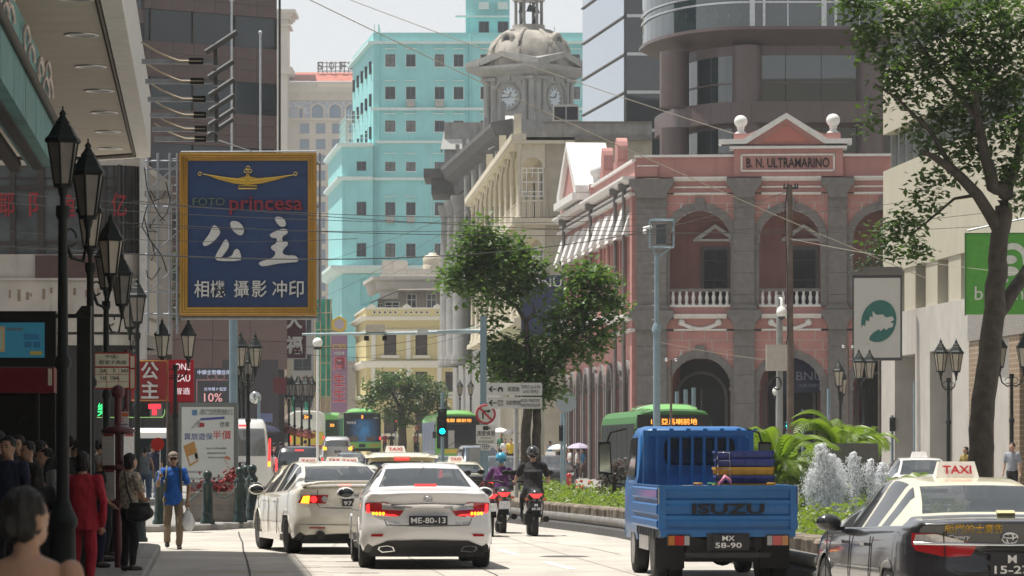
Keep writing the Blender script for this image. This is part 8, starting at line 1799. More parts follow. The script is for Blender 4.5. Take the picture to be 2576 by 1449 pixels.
def hand(mb,w,d,side,curl=.5):
 """palm with five unequal bent fingers; w wrist, d direction of the forearm"""
 d=d.normalized();a=d.cross(V((0,1,0.2))).normalized();nrm=a.cross(d).normalized()
 pal=w+d*.05;mb.sph(pal,(.035,.035,.04),8,6)
 for i,(o,l)in enumerate(((-.028,.055),(-.01,.07),(.01,.066),(.027,.05))):
  b=w+d*.075+a*o;k=b+d*l*.5+nrm*.01*curl;t=k+(d*(1-curl*.8)+nrm*curl)*l*.55;limb(mb,[b,k,t],[.0105,.0095,.008],6)
 th=w+d*.035+a*.032*side;limb(mb,[th,th+d*.03+a*.02*side+nrm*.01,th+d*.055+a*.018*side+nrm*.025],[.012,.011,.009],6)
STAND=dict(arms=[((-.245,-.03,1.10),(-.25,.05,.86)),((.245,-.03,1.10),(.25,.05,.86))],legs=[((-.10,.02,.49),(-.105,-.02,.08)),((.10,.02,.49),(.105,-.02,.08))])
WALK=dict(arms=[((-.25,-.1,1.12),(-.25,.0,.88)),((.25,.06,1.12),(.25,.2,.92))],legs=[((-.10,.16,.50),(-.10,.14,.10)),((.10,.02,.48),(.10,-.28,.14))])
def person(label,loc,rz,h=1.65,pose=STAND,top=None,sleeve='short',bottom=None,shoes=None,hair=HB,hstyle='short',skin=SK,vox=.013,yaw=0.0,group=None,fat=1.0,lean=0.0,skirt=False,face=True,lowneck=False,longtop=.9):
 s=h/1.7;t=thing('person',label,'person',loc,rz,group,s);hipz=pose.get('hip',.92);dz=hipz-.92
 sh=V(pose.get('chest',(0,lean,1.39+dz)));hip=V((0,pose.get('hipy',0.0),hipz))
 hd=sh+V(pose.get('head',(0,.02,.205)));Mh=Matrix.Translation(hd)@Matrix.Rotation(yaw,4,'Z')@Matrix.Rotation(pose.get('nod',0),4,'X')
 H=lambda p:Mh@V(p)
 b=MB()
 def hs(c,r):b.sph((0,0,0),r,14,10,0,Mh@Matrix.Translation(c))
 hs((0,0,0),(.076,.094,.112));hs((0,.035,-.058),(.054,.058,.058));hs((0,.052,-.018),(.05,.046,.05));hs((0,.1,-.018),(.013,.017,.022));hs((-.077,-.005,-.012),(.012,.02,.03));hs((.077,-.005,-.012),(.012,.02,.03));hs((0,.088,-.06),(.022,.012,.009));hs((0,.082,.012),(.045,.02,.01))
 limb(b,[sh+V((0,-.01,.02)),hd+V((0,-.012,-.07))],[.056,.05])
 mid=(sh+hip)/2
 torso(b,[(hip,.13*fat,.09*fat),(mid,.125*fat,.085*fat),(sh+V((0,0,-.08)),.15*fat,.095*fat),(sh+V((0,-.0,.03)),.13,.07),(sh+V((0,0,.06)),.06,.05)])
 arms=[];legs=[]
 for i,sd in enumerate((-1,1)):
  e,w=V(pose['arms'][i][0])+V((0,0,dz))if not pose.get('abs')else V(pose['arms'][i][0]),V(pose['arms'][i][1])+V((0,0,dz))if not pose.get('abs')else V(pose['arms'][i][1])
  S=sh+V((sd*.175*fat**.5,0,-.005));arms.append((S,e,w));limb(b,[S,e,e.lerp(w,.3),w],[.048*fat**.5,.038,.038,.026]);hand(b,w,(w-e),-sd if pose.get('thumbflip')else sd,pose.get('curl',.5))
  k,a=V(pose['legs'][i][0]),V(pose['legs'][i][1]);P=hip+V((sd*.088,0,-.03));legs.append((P,k,a));limb(b,[P,k,k.lerp(a,.3),a],[.078,.052,.052,.036])
  f=V((a.x,a.y+.06,a.z-.045));b.sph(f,(.038,.11,.035),10,6)
 bo=ob('body',remesh(b,vox,'body',skin),t)
 if face and vox<.02:
  for sd in(-1,1):
   g=MB();g.sph((0,0,0),(.013,.006,.007),8,6,0,Mh@Matrix.Translation((sd*.031,.088,.0)));g.build('eye',mat('eye_dark',(.02,.015,.012),.3),t)
   g=MB();g.sph((0,0,0),(.02,.006,.004),8,4,0,Mh@Matrix.Translation((sd*.031,.09,.022)));g.build('eyebrow',HB if hair is not HG else HG,t)
  g=MB();g.sph((0,0,0),(.022,.006,.005),8,4,0,Mh@Matrix.Translation((0,.1,-.06)));g.build('mouth',mat('lips',(.28,.09,.08),.5),t)
 if hair is not None:
  g=MB();MM=lambda c:Mh@Matrix.Translation(c)
  if hstyle=='bald':g.sph((0,0,0),(.082,.07,.05),14,8,0,MM((0,-.045,-.03)))
  else:g.sph((0,0,0),(.085,.098,.098),16,10,0,MM((0,-.018,.032)))
  if hstyle=='long':g.sph((0,0,0),(.085,.06,.16),14,10,0,MM((0,-.05,-.09)))
  if hstyle=='bob':g.sph((0,0,0),(.09,.075,.10),14,10,0,MM((0,-.03,-.03)))
  if hstyle=='bun':g.sph((0,0,0),(.05,.045,.045),12,8,0,MM((0,-.10,-.03)));g.sph((0,0,0),(.083,.09,.09),12,8,0,MM((0,-.025,-.015)))
  if hstyle!='none':ob('hair',folds(remesh(g,max(.008,vox*.7),'hair',hair,2),.012,38,.25),t)
 if top:
  g=MB();lo=hip+V((0,0,(longtop-.92)))
  torso(g,[(lo,(.158 if longtop>.88 else .178)*fat,(.118 if longtop>.88 else .138)*fat),(mid+V((0,0,-.05)),.15*fat,.112*fat),(mid+V((0,0,.1)),.158*fat,.118*fat),(sh+V((0,0,-.08)),.18*fat,.12*fat),(sh+V((0,-.0,.02)),.165,.095),(sh+V((0,-.005,.065)),.085,.07)][:4 if lowneck else 6])
  for S,e,w in arms:
   if sleeve=='short':limb(g,[S,S.lerp(e,.7)],[.066*fat**.5,.06])
   elif sleeve=='long':limb(g,[S,e,w],[.064*fat**.5,.052,.04])
  ob('top',folds(remesh(g,vox,'top',top),.016,11),t)
 if bottom:
  g=MB()
  if skirt:torso(g,[(V((0,0,.48)),.2,.16),(hip+V((0,0,-.1)),.17,.13),(hip+V((0,0,.06)),.145,.105)])
  else:
   g.sph(hip+V((0,0,-.02)),(.158*fat,.115*fat,.11),14,10)
   for P,k,a in legs:limb(g,[P,k,a+V((0,0,.03))],[.092*fat**.5,.066,.056])
  ob('trousers' if not skirt else 'skirt',folds(remesh(g,vox,'trousers',bottom),.014,10),t)
 if shoes:
  for P,k,a in legs:
   g=MB();f=V((a.x,a.y+.055,a.z-.045));g.sph(f,(.046,.125,.045),12,8);g.sph(a+V((0,-.01,-.03)),(.045,.055,.05),10,6);ob('shoe',remesh(g,max(vox,.012),'shoe',shoes),t)
 t['_']=0;del t['_'];return t,Mh,s
BLK=cloth('black',(.014,.014,.016));RED=cloth('red',(.35,.012,.03));NAVY=cloth('navy',(.015,.02,.05));JEAN=cloth('denim',(.06,.10,.17));BLU=cloth('royal_blue',(.012,.10,.40));KHA=cloth('khaki',(.20,.155,.105));WHT=cloth('white',(.62,.62,.62));GRY=cloth('grey',(.18,.19,.2));PUR=cloth('purple',(.10,.025,.12));YEL=cloth('yellow',(.6,.42,.03));FLO=mat('floral_cloth',(.42,.36,.28),.85,var=.8,scale=22);PNK2=cloth('pink',(.42,.17,.17));MAR=cloth('maroon',(.14,.02,.03));BLSH=cloth('blue_shirt',(.05,.16,.32));SHOE=mat('dark_shoe',(.03,.025,.022),.6)
def near(label,x,Y,h,rz,z=.12,**k):return person(label,(WX(x,Y),Y,z),rz,h,**k)
PH=dict(arms=[((-.26,.06,1.16),(-.12,.08,1.50)),((.24,-.02,1.10),(.2,.16,.95))],legs=STAND['legs'])
CR=dict(arms=[((-.25,.05,1.12),(-.02,.2,1.06)),((.25,.05,1.12),(.04,.2,1.1))],legs=STAND['legs'])
near('nearest person, seen from behind at the bottom left, bare shouldered top',66,11.3,1.35,.0,z=.12,lowneck=True,fat=1.05,top=mat('pink_floral',(.35,.2,.24),.85,var=.7,scale=30),sleeve='none',bottom=BLK,shoes=SHOE,hstyle='bun',vox=.009,yaw=R(-38),longtop=.9)
near('person in red jacket and red trousers seen from behind in the queue',208,36.8,1.46,-.25,top=RED,sleeve='long',bottom=RED,shoes=SHOE,hstyle='bob',longtop=.78,fat=1.12,pose=dict(arms=[((-.26,-.02,1.10),(-.2,.16,.95)),((.27,.0,1.12),(.22,.05,.84))],legs=STAND['legs']))
near('person in black top holding a phone to the ear',252,45.5,1.43,-1.35,top=BLK,sleeve='short',bottom=NAVY,shoes=SHOE,hair=HG,pose=PH)
gl,Mh_,_=near('person with glasses and navy shirt looking towards the road',266,48,1.68,-1.4,top=NAVY,sleeve='short',bottom=BLK,shoes=SHOE,hstyle='bald',skin=SK)
g=MB()
for sd in(-1,1):g.tube([tuple(Mh_@V((sd*.034+.024*math.cos(a*.7),.1,.0+.018*math.sin(a*.7))))for a in range(10)],.003,n=4);g.tube([tuple(Mh_@V((sd*.058,.098,.005))),tuple(Mh_@V((sd*.08,.0,.005)))],.003,n=4)
g.build('glasses',M_BLACK,gl)
fl_,_,_=near('person in patterned blouse with a black shoulder bag',326,44.2,1.44,-.9,top=FLO,sleeve='short',bottom=BLK,shoes=SHOE,hstyle='bob',pose=CR)
g=MB();
lb=thing('shoulder_bag','large black shoulder bag at the hip of the person in patterned blouse','bag',(WX(352,44.0),44.0,.12+.62));g.sph((0,0,.10),(.18,.085,.10),16,10);g.cbox((0,0,.16),(.26,.1,.14));g.sph((-.03,0,.05),(.15,.09,.07));ob('bag_body',remesh(g,.015,'bag_body',mat('black_leather',(.012,.012,.013),.35)),lb);g=MB();g.tube([(-.1,0,.22),(-.16,.0,.4),(-.2,.05,.62)],.014,n=6);g.build('strap',mat('black_leather',(.012,.012,.013),.35),lb)
near('tall person in black shirt behind the nearest lamp post',166,40,1.66,.25,top=BLK,sleeve='short',bottom=BLK,shoes=SHOE)
tw_,_,_=near('person in dark shirt with towel over the shoulder, facing the camera',22,37,1.62,2.8,top=NAVY,sleeve='short',bottom=BLK,shoes=SHOE)
g=MB();rows=[]
for q in range(8):u=q/7;rows.append([(.10-.02*u,.10+.05*math.sin(u*3),1.46-.42*u),(.17-.02*u,.10+.05*math.sin(u*3),1.46-.42*u),(.17-.02*u,.08+.05*math.sin(u*3),1.46-.42*u),(.10-.02*u,.08+.05*math.sin(u*3),1.46-.42*u)])
g.ring(rows,0,True);g.build('towel',mat('striped_towel',(.4,.42,.5),.9,var=.6,scale=30),tw_)
near('person in black right of the one with the shoulder towel',72,41,1.58,2.4,top=BLK,sleeve='short',bottom=BLK,shoes=SHOE,vox=.016)
near('person in grey top waiting in the shade at the left',118,40,1.50,2.2,top=GRY,sleeve='short',bottom=BLK,shoes=SHOE,hstyle='long',vox=.016)
near('short person in dark clothes left of the red jacket',92,36,1.33,.4,top=BLK,sleeve='long',bottom=BLK,shoes=SHOE,hstyle='long',vox=.016)
near('person in blue shirt half hidden behind the timetable drums',283,50,1.5,-1.2,top=BLSH,sleeve='short',bottom=BLK,shoes=SHOE,hstyle='long',vox=.016)
near('person in black top and jeans behind the one with glasses',246,52,1.62,-1.0,top=BLK,sleeve='short',bottom=JEAN,shoes=SHOE,vox=.016)
for i,(x,Y,h,rz,m_,hs_2,lab)in enumerate(((48,44,1.66,2.9,BLK,'short','tall dark figure at the back of the queue on the left'),(100,45,1.6,-1.2,NAVY,'short','person in navy at the back of the queue'),(140,47,1.55,2.0,GRY,'bob','person in grey behind the nearest lamp post'),(190,48,1.62,-1.4,BLK,'short','dark figure between the display post and the person in red jacket'),(228,47,1.52,-1.0,NAVY,'long','person in navy next to the one holding a phone'),(300,53,1.58,-.6,BLK,'short','dark figure at the back right of the queue'),(-5,41,1.7,.5,BLK,'short','dark figure cut off by the left edge'))):
 near(lab,x,Y,h,rz,top=m_,sleeve='short',bottom=BLK,shoes=SHOE,hstyle=hs_2,vox=.018,pose=(STAND,CR,PH)[i%3])
near('person in denim vest and jeans walking away',364,98,1.55,.1,z=.13,top=cloth('denim_vest',(.16,.19,.21)),sleeve='none',bottom=JEAN,shoes=WHT,pose=WALK,vox=.016)
near('person in dark top walking away beside the person in denim vest',384,103,1.68,.0,z=.13,top=NAVY,sleeve='short',bottom=JEAN,shoes=SHOE,pose=WALK,vox=.016)
near('person in dark clothes near the coach behind the bus stop',345,108,1.62,.2,z=.13,top=BLK,sleeve='short',bottom=BLK,shoes=SHOE,vox=.018)
bm,Mh_,s_=person('person in blue polo shirt and cap carrying a bag and red fan',(WX(436,58.5),58.5,-.03),math.pi+.12,1.60,dict(arms=[((-.27,.05,1.12),(-.24,.12,.86)),((.27,.10,1.14),(.235,.24,1.28))],legs=WALK['legs'],curl=.9),top=BLU,sleeve='short',bottom=KHA,shoes=SHOE,skin=SKD,vox=.011,longtop=.80)
g=MB();g.sph((0,0,0),(.09,.102,.075),16,8,0,Mh_@Matrix.Translation((0,-.012,.06)));g.add([tuple(Mh_@V(p))for p in((-.07,.07,.045),(-.05,.15,.03),(0,.17,.03),(.05,.15,.03),(.07,.07,.045),(.05,.15,.038),(0,.17,.04),(-.05,.15,.038))],[(0,1,2,3,4),(4,5,6,7,0)]);ob('cap',g.data('cap',cloth('cap_tan',(.22,.18,.15))),bm)
g=MB();g.sph((0,0,0),(.034,.012,.018),10,6,0,Mh_@Matrix.Translation((-.033,.094,.0)));g.sph((0,0,0),(.034,.012,.018),10,6,0,Mh_@Matrix.Translation((.033,.094,.0)));g.build('sunglasses',M_BLACK,bm)
g=MB()
for sd in(-1,1):g.tube([(sd*.11,-.1,1.38),(sd*.115,.0,1.465),(sd*.12,.10,1.38),(sd*.13,.13,1.2),(sd*.14,.05,1.02),(sd*.12,-.1,1.0)],.02,n=6)
g.sph((0,-.17,1.2),(.13,.08,.2));g.build('backpack',mat('olive_pack',(.10,.10,.07),.8),bm)
hw1=Matrix.Translation(bm.location)@Euler(bm.rotation_euler).to_matrix().to_4x4()@Matrix.Scale(s_,4)
hp=hw1@V((-.24,.14,.80));bgp=thing('plastic_bag','white plastic carrier bag hanging from the person in blue','bag',hp);g=MB();g.tube([(-.03,0,-.12),(-.015,0,-.02),(0,0,.02),(.015,0,-.02),(.03,0,-.12)],.008,n=5);g.build('handles',mat('bag_film',(.66,.68,.72),.35),bgp)
g=MB();rows=[]
for(z,rx,ry)in((-.10,.03,.03),(-.16,.07,.05),(-.28,.11,.08),(-.36,.105,.08),(-.42,.06,.05)):rows.append([(rx*(1+.22*math.sin(5*a+z*40))*math.cos(a),ry*(1+.25*math.cos(4*a+z*30))*math.sin(a),z)for a in[2*math.pi*q/18 for q in range(18)]])
g.ring(rows,0,True);g.build('bag_body',mat('bag_film',(.66,.68,.72),.35),bgp)
hp=hw1@V((.235,.27,1.32));fn=thing('hand_fan','red round hand fan on a white stick held up by the person in blue','fan',hp);g=MB();g.cyl((0,0,-.08),(0.0,0,.42),.008,n=6);g.build('stick',M_WHITE,fn);g=MB();g.prism([(-.03+.12*math.cos(a)*(1 if math.cos(a)<0 else .8),.50+.11*math.sin(a))for a in[2*math.pi*q/14 for q in range(14)]],-.006,.006);g.build('blade',mat('red_fan_film',(.65,.05,.04),.5),fn)
RIDE=dict(abs=True,hip=.90,hipy=-.30,chest=(0,-.17,1.33),head=(0,.06,.205),arms=[((-.30,-.02,1.10),(-.31,.24,1.03)),((.30,-.02,1.10),(.31,.24,1.03))],legs=[((-.17,.14,.72),(-.16,.20,.33)),((.17,.14,.72),(.16,.20,.33))],curl=.95)
def rider(label,sc,h,top,sleeve,bottom,helm,vox=.012,fat=1.0,foot=True):
 t,Mh,_=person(label,(sc.location.x,sc.location.y,sc.location.z+(0.0)),sc.rotation_euler.z,h,RIDE,top,sleeve,bottom,SHOE,HB,'short',vox=vox,fat=fat)
 g=MB();g.sph((0,0,0),(.125,.145,.125),20,12,0,Mh@Matrix.Translation((0,-.01,.045)));ob('helmet',remesh(g,.012,'helmet',helm,1),t)
 g=MB();g.tube([tuple(Mh@V((.128*math.cos(a),-.01+.147*math.sin(a),.0)))for a in[2*math.pi*q/20 for q in range(21)]],.008,n=5);g.build('helmet_trim',M_BLACK,t)
 return t
rider('person in black shirt and black helmet riding the black scooter',s1,1.70,BLK,'short',BLK,paint('helmet_black',(.02,.02,.022),rough=.2),fat=1.18)
pr=rider('person in purple top and turquoise helmet riding a scooter',s2,1.58,PUR,'long',JEAN,paint('helmet_turquoise',(.02,.28,.45),rough=.25))
g=MB();g.tube([(-.13,-.28,1.36),(.02,-.32,1.18),(.13,-.36,1.0)],.014,n=5);g.tube([(.12,-.28,1.36),(-.02,-.32,1.18)],.012,n=5);g.build('bag_strap',cloth('mauve_strap',(.3,.10,.3)),pr)
rider('distant scooter rider in black beside the white bus',s4,1.62,BLK,'short',BLK,mat('helmet_dark',(.03,.03,.03),.3),vox=.02)
protos=[]
def proto(i,**k):
 t,_,_=person('proto',(0,-500-i,0),0,1.7,vox=.024,face=False,**k);protos.append(t)
proto(0,pose=STAND,top=WHT,bottom=BLK,shoes=SHOE);proto(1,pose=WALK,top=WHT,bottom=JEAN,shoes=SHOE);proto(2,pose=CR,top=WHT,bottom=BLK,shoes=SHOE,hstyle='long');proto(3,pose=PH,top=WHT,bottom=KHA,shoes=SHOE,hstyle='bob')
def far_person(label,i,x,ytop,Y,rz,top,bottom,h=None,group='people in the far street',z=None):
 z0=gz(Y)+.13 if z is None else z;h=h or max(1.4,min(1.8,WZ(ytop,Y)-z0))
 p=protos[i];c=p.copy();COL.objects.link(c);c.location=(WX(x,Y),Y,z0);c.rotation_euler=(0,0,rz);c.scale=(h/1.7,)*3;tag(c,label,'person',group)
 for ch in p.children:
  d=ch.copy();COL.objects.link(d);d.parent=c
  m_={'top':top,'trousers':bottom}.get(ch.name.split('.')[0])
  if m_:d.material_slots[0].link='OBJECT';d.material_slots[0].material=m_
 return c
CG='crowd at the crossing by the bank'
for a in(('person in green shirt under the white umbrella',0,1261,1091,196,2.6,cloth('green',(.05,.16,.09)),BLK),('person in white shirt left of the person in yellow',2,1270,1104,190,2.8,WHT,BLK),('person in bright yellow shirt behind the signpost',0,1285,1104,186,3.0,YEL,BLK),('person in white shirt seen from behind left of the oncoming taxi crowd',0,1388,1098,196,.2,WHT,BLK),('person in turquoise blue shirt in the crossing crowd',1,1383,1110,180,1.6,BLSH,BLK),('person in dark top under the white umbrella',2,1410,1124,172,2.6,BLK,BLK),('person in maroon top right of the white umbrellas',3,1424,1126,171,2.4,MAR,BLK),('person in white top with arms folded in the crossing crowd',2,1434,1128,170,1.9,WHT,GRY),('person in white shirt and black trousers at the crossing edge',0,1452,1130,166,1.4,WHT,BLK),('person in blue shirt and khaki trousers under the lavender umbrella',1,1467,1128,168,1.8,BLSH,KHA),('person in black top between the tree trunks',0,1345,1112,188,2.5,BLK,BLK),('person in white far behind the tree trunk',1,1300,1100,200,2.9,WHT,JEAN)):
 far_person(*a,group=CG)
LG='pedestrians on the far left pavement'
for a in(('person in pink top with crossed strap walking away',1,690,1085,150,.1,PNK2,BLK),('person in black walking left of the person in pink top',0,672,1092,146,.2,BLK,BLK),('person in dark top behind the black people carrier',0,706,1090,162,.1,BLK,BLK),('person in white on the pavement near the white van',2,655,1120,135,.3,WHT,JEAN),('person in grey under the dark umbrella',3,664,1104,128,.1,GRY,BLK)):
 far_person(*a,group=LG)
for a in(('person in yellow green vest beside the distant rider',0,768,1094,172,.1,cloth('lime',(.45,.6,.05)),BLK),('person in white shirt under the far street tree',0,1006,1098,238,2.5,WHT,BLK),('person in maroon top right of the blue advert bus',1,968,1104,232,2.9,MAR,BLK),('bare armed person near the iron railings',3,1045,1104,236,2.2,PNK2,BLK),('person in dark clothes under the far street tree',0,985,1100,242,.3,BLK,BLK),('person in black at the foot of the yellow building',2,1075,1106,240,2.7,BLK,BLK)):far_person(*a)
far_person('person in grey shirt with bag strap in the right arcade',0,2547,1106,100,2.6,cloth('pale_blue',(.26,.28,.32)),BLK,h=1.7);far_person('dim person in mustard top between the marble piers',2,2430,1128,112,2.2,cloth('mustard',(.25,.18,.04)),BLK,h=1.6)
for p in protos:
 for ch in list(p.children):bpy.data.objects.remove(ch)
 bpy.data.objects.remove(p)
def umbrella(label,x,y,Y,m,r=.5):
 t=thing('umbrella',label,'umbrella',W(x,y,Y),0,'umbrellas in the street');g=MB();n=8
 g.lathe([(r,-.16),(r*.8,-.06),(r*.45,.04),(.02,.09)],n=n,sm=False);g.build('canopy',m,t);g=MB();g.cyl((0,0,-.75),(0,0,.13),.008,n=5);g.build('shaft',M_GALV,t)
UW=mat('white_umbrella_cloth',(.7,.7,.7),.7)
umbrella('white umbrella left of the oncoming crowd',1403,1122,172,UW);umbrella('small white umbrella right of the larger white one',1424,1122,176,UW,.42);umbrella('lavender umbrella at the right of the crowd',1456,1119,168,mat('lavender_cloth',(.42,.38,.5),.7),.58);umbrella('white umbrella above the person in green',1258,1080,198,UW,.55);umbrella('grey umbrella behind the fingerpost',1285,1084,196,mat('grey_umbrella',(.1,.1,.11),.7),.5);umbrella('dark navy umbrella on the left pavement',672,1075,140,cloth('navy',(.015,.02,.05)),.55)
hy=thing('fire_hydrant','small red hydrant at the hedge end','hydrant',(WX(1431,140),140,.13));g=MB();g.lathe([(.12,0),(.1,.06),(.09,.45),(.12,.48),(.1,.56),(.03,.62)],n=12);g.build('hydrant_body',mat('hydrant_red',(.4,.02,.02),.4),hy)
# ================================================================== vegetation
def leafmat(n,c,tr=.35,isl=.45):
 if n in _mats:return _mats[n]
 m=mat(n,c,.38,var=0,island=isl,spec=.45);nt=m.node_tree;b=nt.nodes['Principled BSDF'];out=nt.nodes['Material Output']
 tl=nt.nodes.new('ShaderNodeBsdfTranslucent');mx=nt.nodes.new('ShaderNodeMixShader');mx.inputs[0].default_value=tr
 tl.inputs['Color'].default_value=(c[0]*1.5,c[1]*1.6,c[2]*.6,1);nt.links.new(b.outputs[0],mx.inputs[1]);nt.links.new(tl.outputs[0],mx.inputs[2]);nt.links.new(mx.outputs[0],out.inputs[0]);return m
def add_leaf(vs,fs,p,L,w,r_):
 """one leaf: folded diamond of four triangles"""
 d=V((r_.gauss(0,1),r_.gauss(0,1),r_.gauss(-.3,.42))).normalized();u=V((r_.gauss(0,.4),r_.gauss(0,.4),1));a=d.cross(u).normalized();n=a.cross(d)
 o=len(vs);vs+=[tuple(p),tuple(p+d*L*.45+a*w*.5+n*L*.06),tuple(p+d*L),tuple(p+d*L*.45-a*w*.5+n*L*.06),tuple(p+d*L*.5)]
 fs+=[(o,o+1,o+4),(o+1,o+2,o+4),(o+2,o+3,o+4),(o+3,o,o+4)]
def crown(name,m,parent,blobs,Y,dens,L,w,seed,flat=.8,depth=1.0,hollow=.45):
 r_=random.Random(seed);vs=[];fs=[];k=Y/FP
 for(x,y,r)in blobs:
  c=W(x,y,Y);R_=r*k;c.y+=r_.uniform(-1,1)*R_*depth;n=int(dens*(r/50)**2)
  twigs=[]
  for _ in range(max(3,n//9)):
   q=V((r_.gauss(0,1),r_.gauss(0,1),r_.gauss(0,1))).normalized()*R_*(hollow+(1.08-hollow)*r_.random()**.6);q.z*=flat;twigs.append(c+q)
  for t in twigs:
   for _ in range(9):add_leaf(vs,fs,t+V((r_.gauss(0,L*.8),r_.gauss(0,L*.8),r_.gauss(0,L*.55))),L*r_.uniform(.7,1.2),w*r_.uniform(.8,1.15),r_)
 g=MB();g.add([(a-parent.location.x,b-parent.location.y,c-parent.location.z)for a,b,c in vs],fs);o=g.build(name,m,parent);o['kind']='stuff';return o
def branch(parent,name,pts,Y,rs,m):
 g=MB();P=[W(x,y,Y+dy)-parent.location for x,y,dy in pts];Q=[];rr=[]
 for i in range(len(P)-1):
  for q in range(4):Q.append(P[i].lerp(P[i+1],q/4)+V((rnd.uniform(-1,1),rnd.uniform(-1,1),0))*rs[i]*.12);rr.append(rs[i]+(rs[i+1]-rs[i])*q/4)
 Q.append(P[-1]);rr.append(rs[-1]);g.tube(Q,rr,n=10);return g.build(name,m,parent)
M_BARK=mat('grey_brown_bark',(.07,.058,.048),.9,var=.35,scale=6,bump=.6,streak=.4)
TY_=100.0;tr1=thing('street_tree','leafy street tree with forked trunk in the planted median','tree',(WX(1330,TY_),TY_,.1))
branch(tr1,'trunk',[(1322,1222,0),(1322,1120,0),(1328,1020,0),(1332,950,0)],TY_,[.17,.15,.13,.11],M_BARK);branch(tr1,'trunk',[(1350,1222,.2),(1349,1120,.2),(1352,1020,.2),(1380,930,.2)],TY_,[.15,.13,.12,.09],M_BARK)
for pts,rs in(([(1332,950,0),(1326,860,0),(1322,810,0),(1300,770,.2),(1250,735,.3)],[.11,.08,.07,.055,.03]),([(1322,810,0),(1345,785,-.2),(1340,760,0)],[.06,.04,.02]),([(1300,770,.2),(1240,730,-.2),(1190,700,-.3)],[.045,.035,.015]),([(1380,930,.2),(1440,850,.0),(1475,790,.2),(1490,740,.2)],[.09,.07,.05,.025]),([(1440,850,0),(1520,800,.3)],[.05,.015]),([(1328,1000,0),(1270,930,-.4),(1230,900,-.5)],[.06,.04,.015])):branch(tr1,'branch',pts,TY_,rs,M_BARK)
ML1=leafmat('street_tree_leaf',(.085,.15,.045),.42)
B1=[(1210,580,42),(1190,630,60),(1240,620,50),(1290,620,45),(1160,680,58),(1220,680,62),(1280,670,55),(1330,650,45),(1200,735,45),(1265,730,50),(1320,720,42),(1140,700,34),(1350,690,30),(1490,680,38),(1455,690,34),(1520,700,36),(1470,730,48),(1525,745,38),(1440,770,46),(1500,780,50),(1550,770,26),(1420,820,44),(1480,840,46),(1530,830,30),(1450,880,36),(1500,880,30),(1395,790,34),(1260,880,44),(1310,870,46),(1240,920,40),(1300,920,55),(1360,900,46),(1400,930,36),(1330,955,50),(1380,970,38),(1270,950,36),(1210,905,22),(1240,810,26),(1225,850,20),(1350,1000,30),(1420,885,34),(1390,860,36)]
crown('crown',ML1,tr1,B1,TY_,400,.215,.125,3)
TY2=62.0;tr2=thing('street_tree','large dark-trunked tree at the right edge of the street','tree',(WX(2475,TY2),TY2,.1))
branch(tr2,'trunk',[(2462,1260,0),(2468,1080,0),(2482,930,0),(2500,800,0),(2508,690,0),(2510,620,0),(2528,520,0),(2530,480,0)],TY2,[.235,.215,.205,.19,.175,.16,.155,.13],M_BARK)
for pts,rs in(([(2505,800,0),(2545,735,.3),(2600,660,.6)],[.14,.125,.11]),([(2530,480,0),(2500,470,-.2),(2480,400,-.3),(2460,300,-.4),(2450,180,-.5)],[.13,.12,.1,.07,.04]),([(2515,580,0),(2460,490,-.2),(2400,430,-.3),(2350,395,-.4),(2320,380,-.5)],[.12,.1,.085,.055,.03]),([(2530,480,0),(2560,400,.2),(2590,250,.3)],[.12,.09,.05]),([(2460,490,-.2),(2400,500,0),(2330,560,.0),(2290,590,.1)],[.035,.025,.02,.01]),([(2400,430,-.3),(2340,330,-.3),(2260,250,-.3),(2200,210,-.3)],[.05,.04,.025,.012]),([(2460,300,-.4),(2380,200,-.2),(2300,90,-.2)],[.05,.035,.02])):branch(tr2,'branch',pts,TY2,rs,M_BARK)
ML2=leafmat('big_tree_leaf',(.062,.11,.03),.42)
B2=[(2150,15,50),(2230,25,70),(2320,30,80),(2410,30,80),(2500,40,85),(2570,40,70),(2200,90,45),(2290,110,70),(2380,120,80),(2470,130,85),(2560,140,80),(2230,170,42),(2300,200,62),(2390,220,75),(2480,230,80),(2565,240,70),(2330,280,50),(2410,310,60),(2490,320,65),(2560,330,60),(2200,270,24),(2185,320,26),(2255,230,34),(2330,360,38),(2290,330,24),(2440,400,50),(2520,420,46),(2570,430,40),(2390,380,36),(2340,440,30),(2320,510,40),(2280,560,45),(2235,580,34),(2300,620,38),(2255,630,28),(2210,610,20),(2360,470,26),(2180,60,30),(2130,-10,40),(2570,500,30)]
crown('crown',ML2,tr2,B2,TY2,195,.15,.09,5,depth=1.2)
lv=[];lf=[];add_leaf(lv,lf,V((0,0,0)),.15,.085,random.Random(2));q=MB();q.add(lv,lf);lfd=q.data('leaf',ML2);r_=random.Random(11)
for(x,y,r)in B2[-28:]:
 for _ in range(10):
  a=r_.uniform(0,6.283);p=W(x+r*1.0*math.cos(a),y+r*.85*math.sin(a),TY2)+V((0,r_.uniform(-.3,.3),0));o=ob('leaf',lfd,tr2,p-tr2.location,(r_.uniform(-.6,.6),r_.uniform(-.6,.6),r_.uniform(0,6.28)),r_.uniform(.8,1.15))
t3=thing('far_tree','round green tree in the far street before the yellow building','tree',(WX(1010,235),235,gz(235)));branch(t3,'trunk',[(1012,1135,0),(1012,1060,0),(1008,1020,0)],235,[.3,.26,.2],M_BARK);branch(t3,'branch',[(1008,1030,0),(985,985,0),(965,950,.5)],235,[.14,.1,.05],M_BARK)
crown('crown',leafmat('far_tree_leaf',(.06,.115,.03),.25),t3,[(940,985,30),(975,965,34),(1015,960,36),(1055,965,34),(1090,980,30),(920,1010,22),(960,1010,34),(1005,1005,36),(1050,1010,36),(1095,1015,28),(1110,1000,20),(985,1045,24),(1030,1045,30),(1070,1050,24),(1010,1060,22),(958,945,16),(1115,1030,18)],235,1000,.26,.17,7)
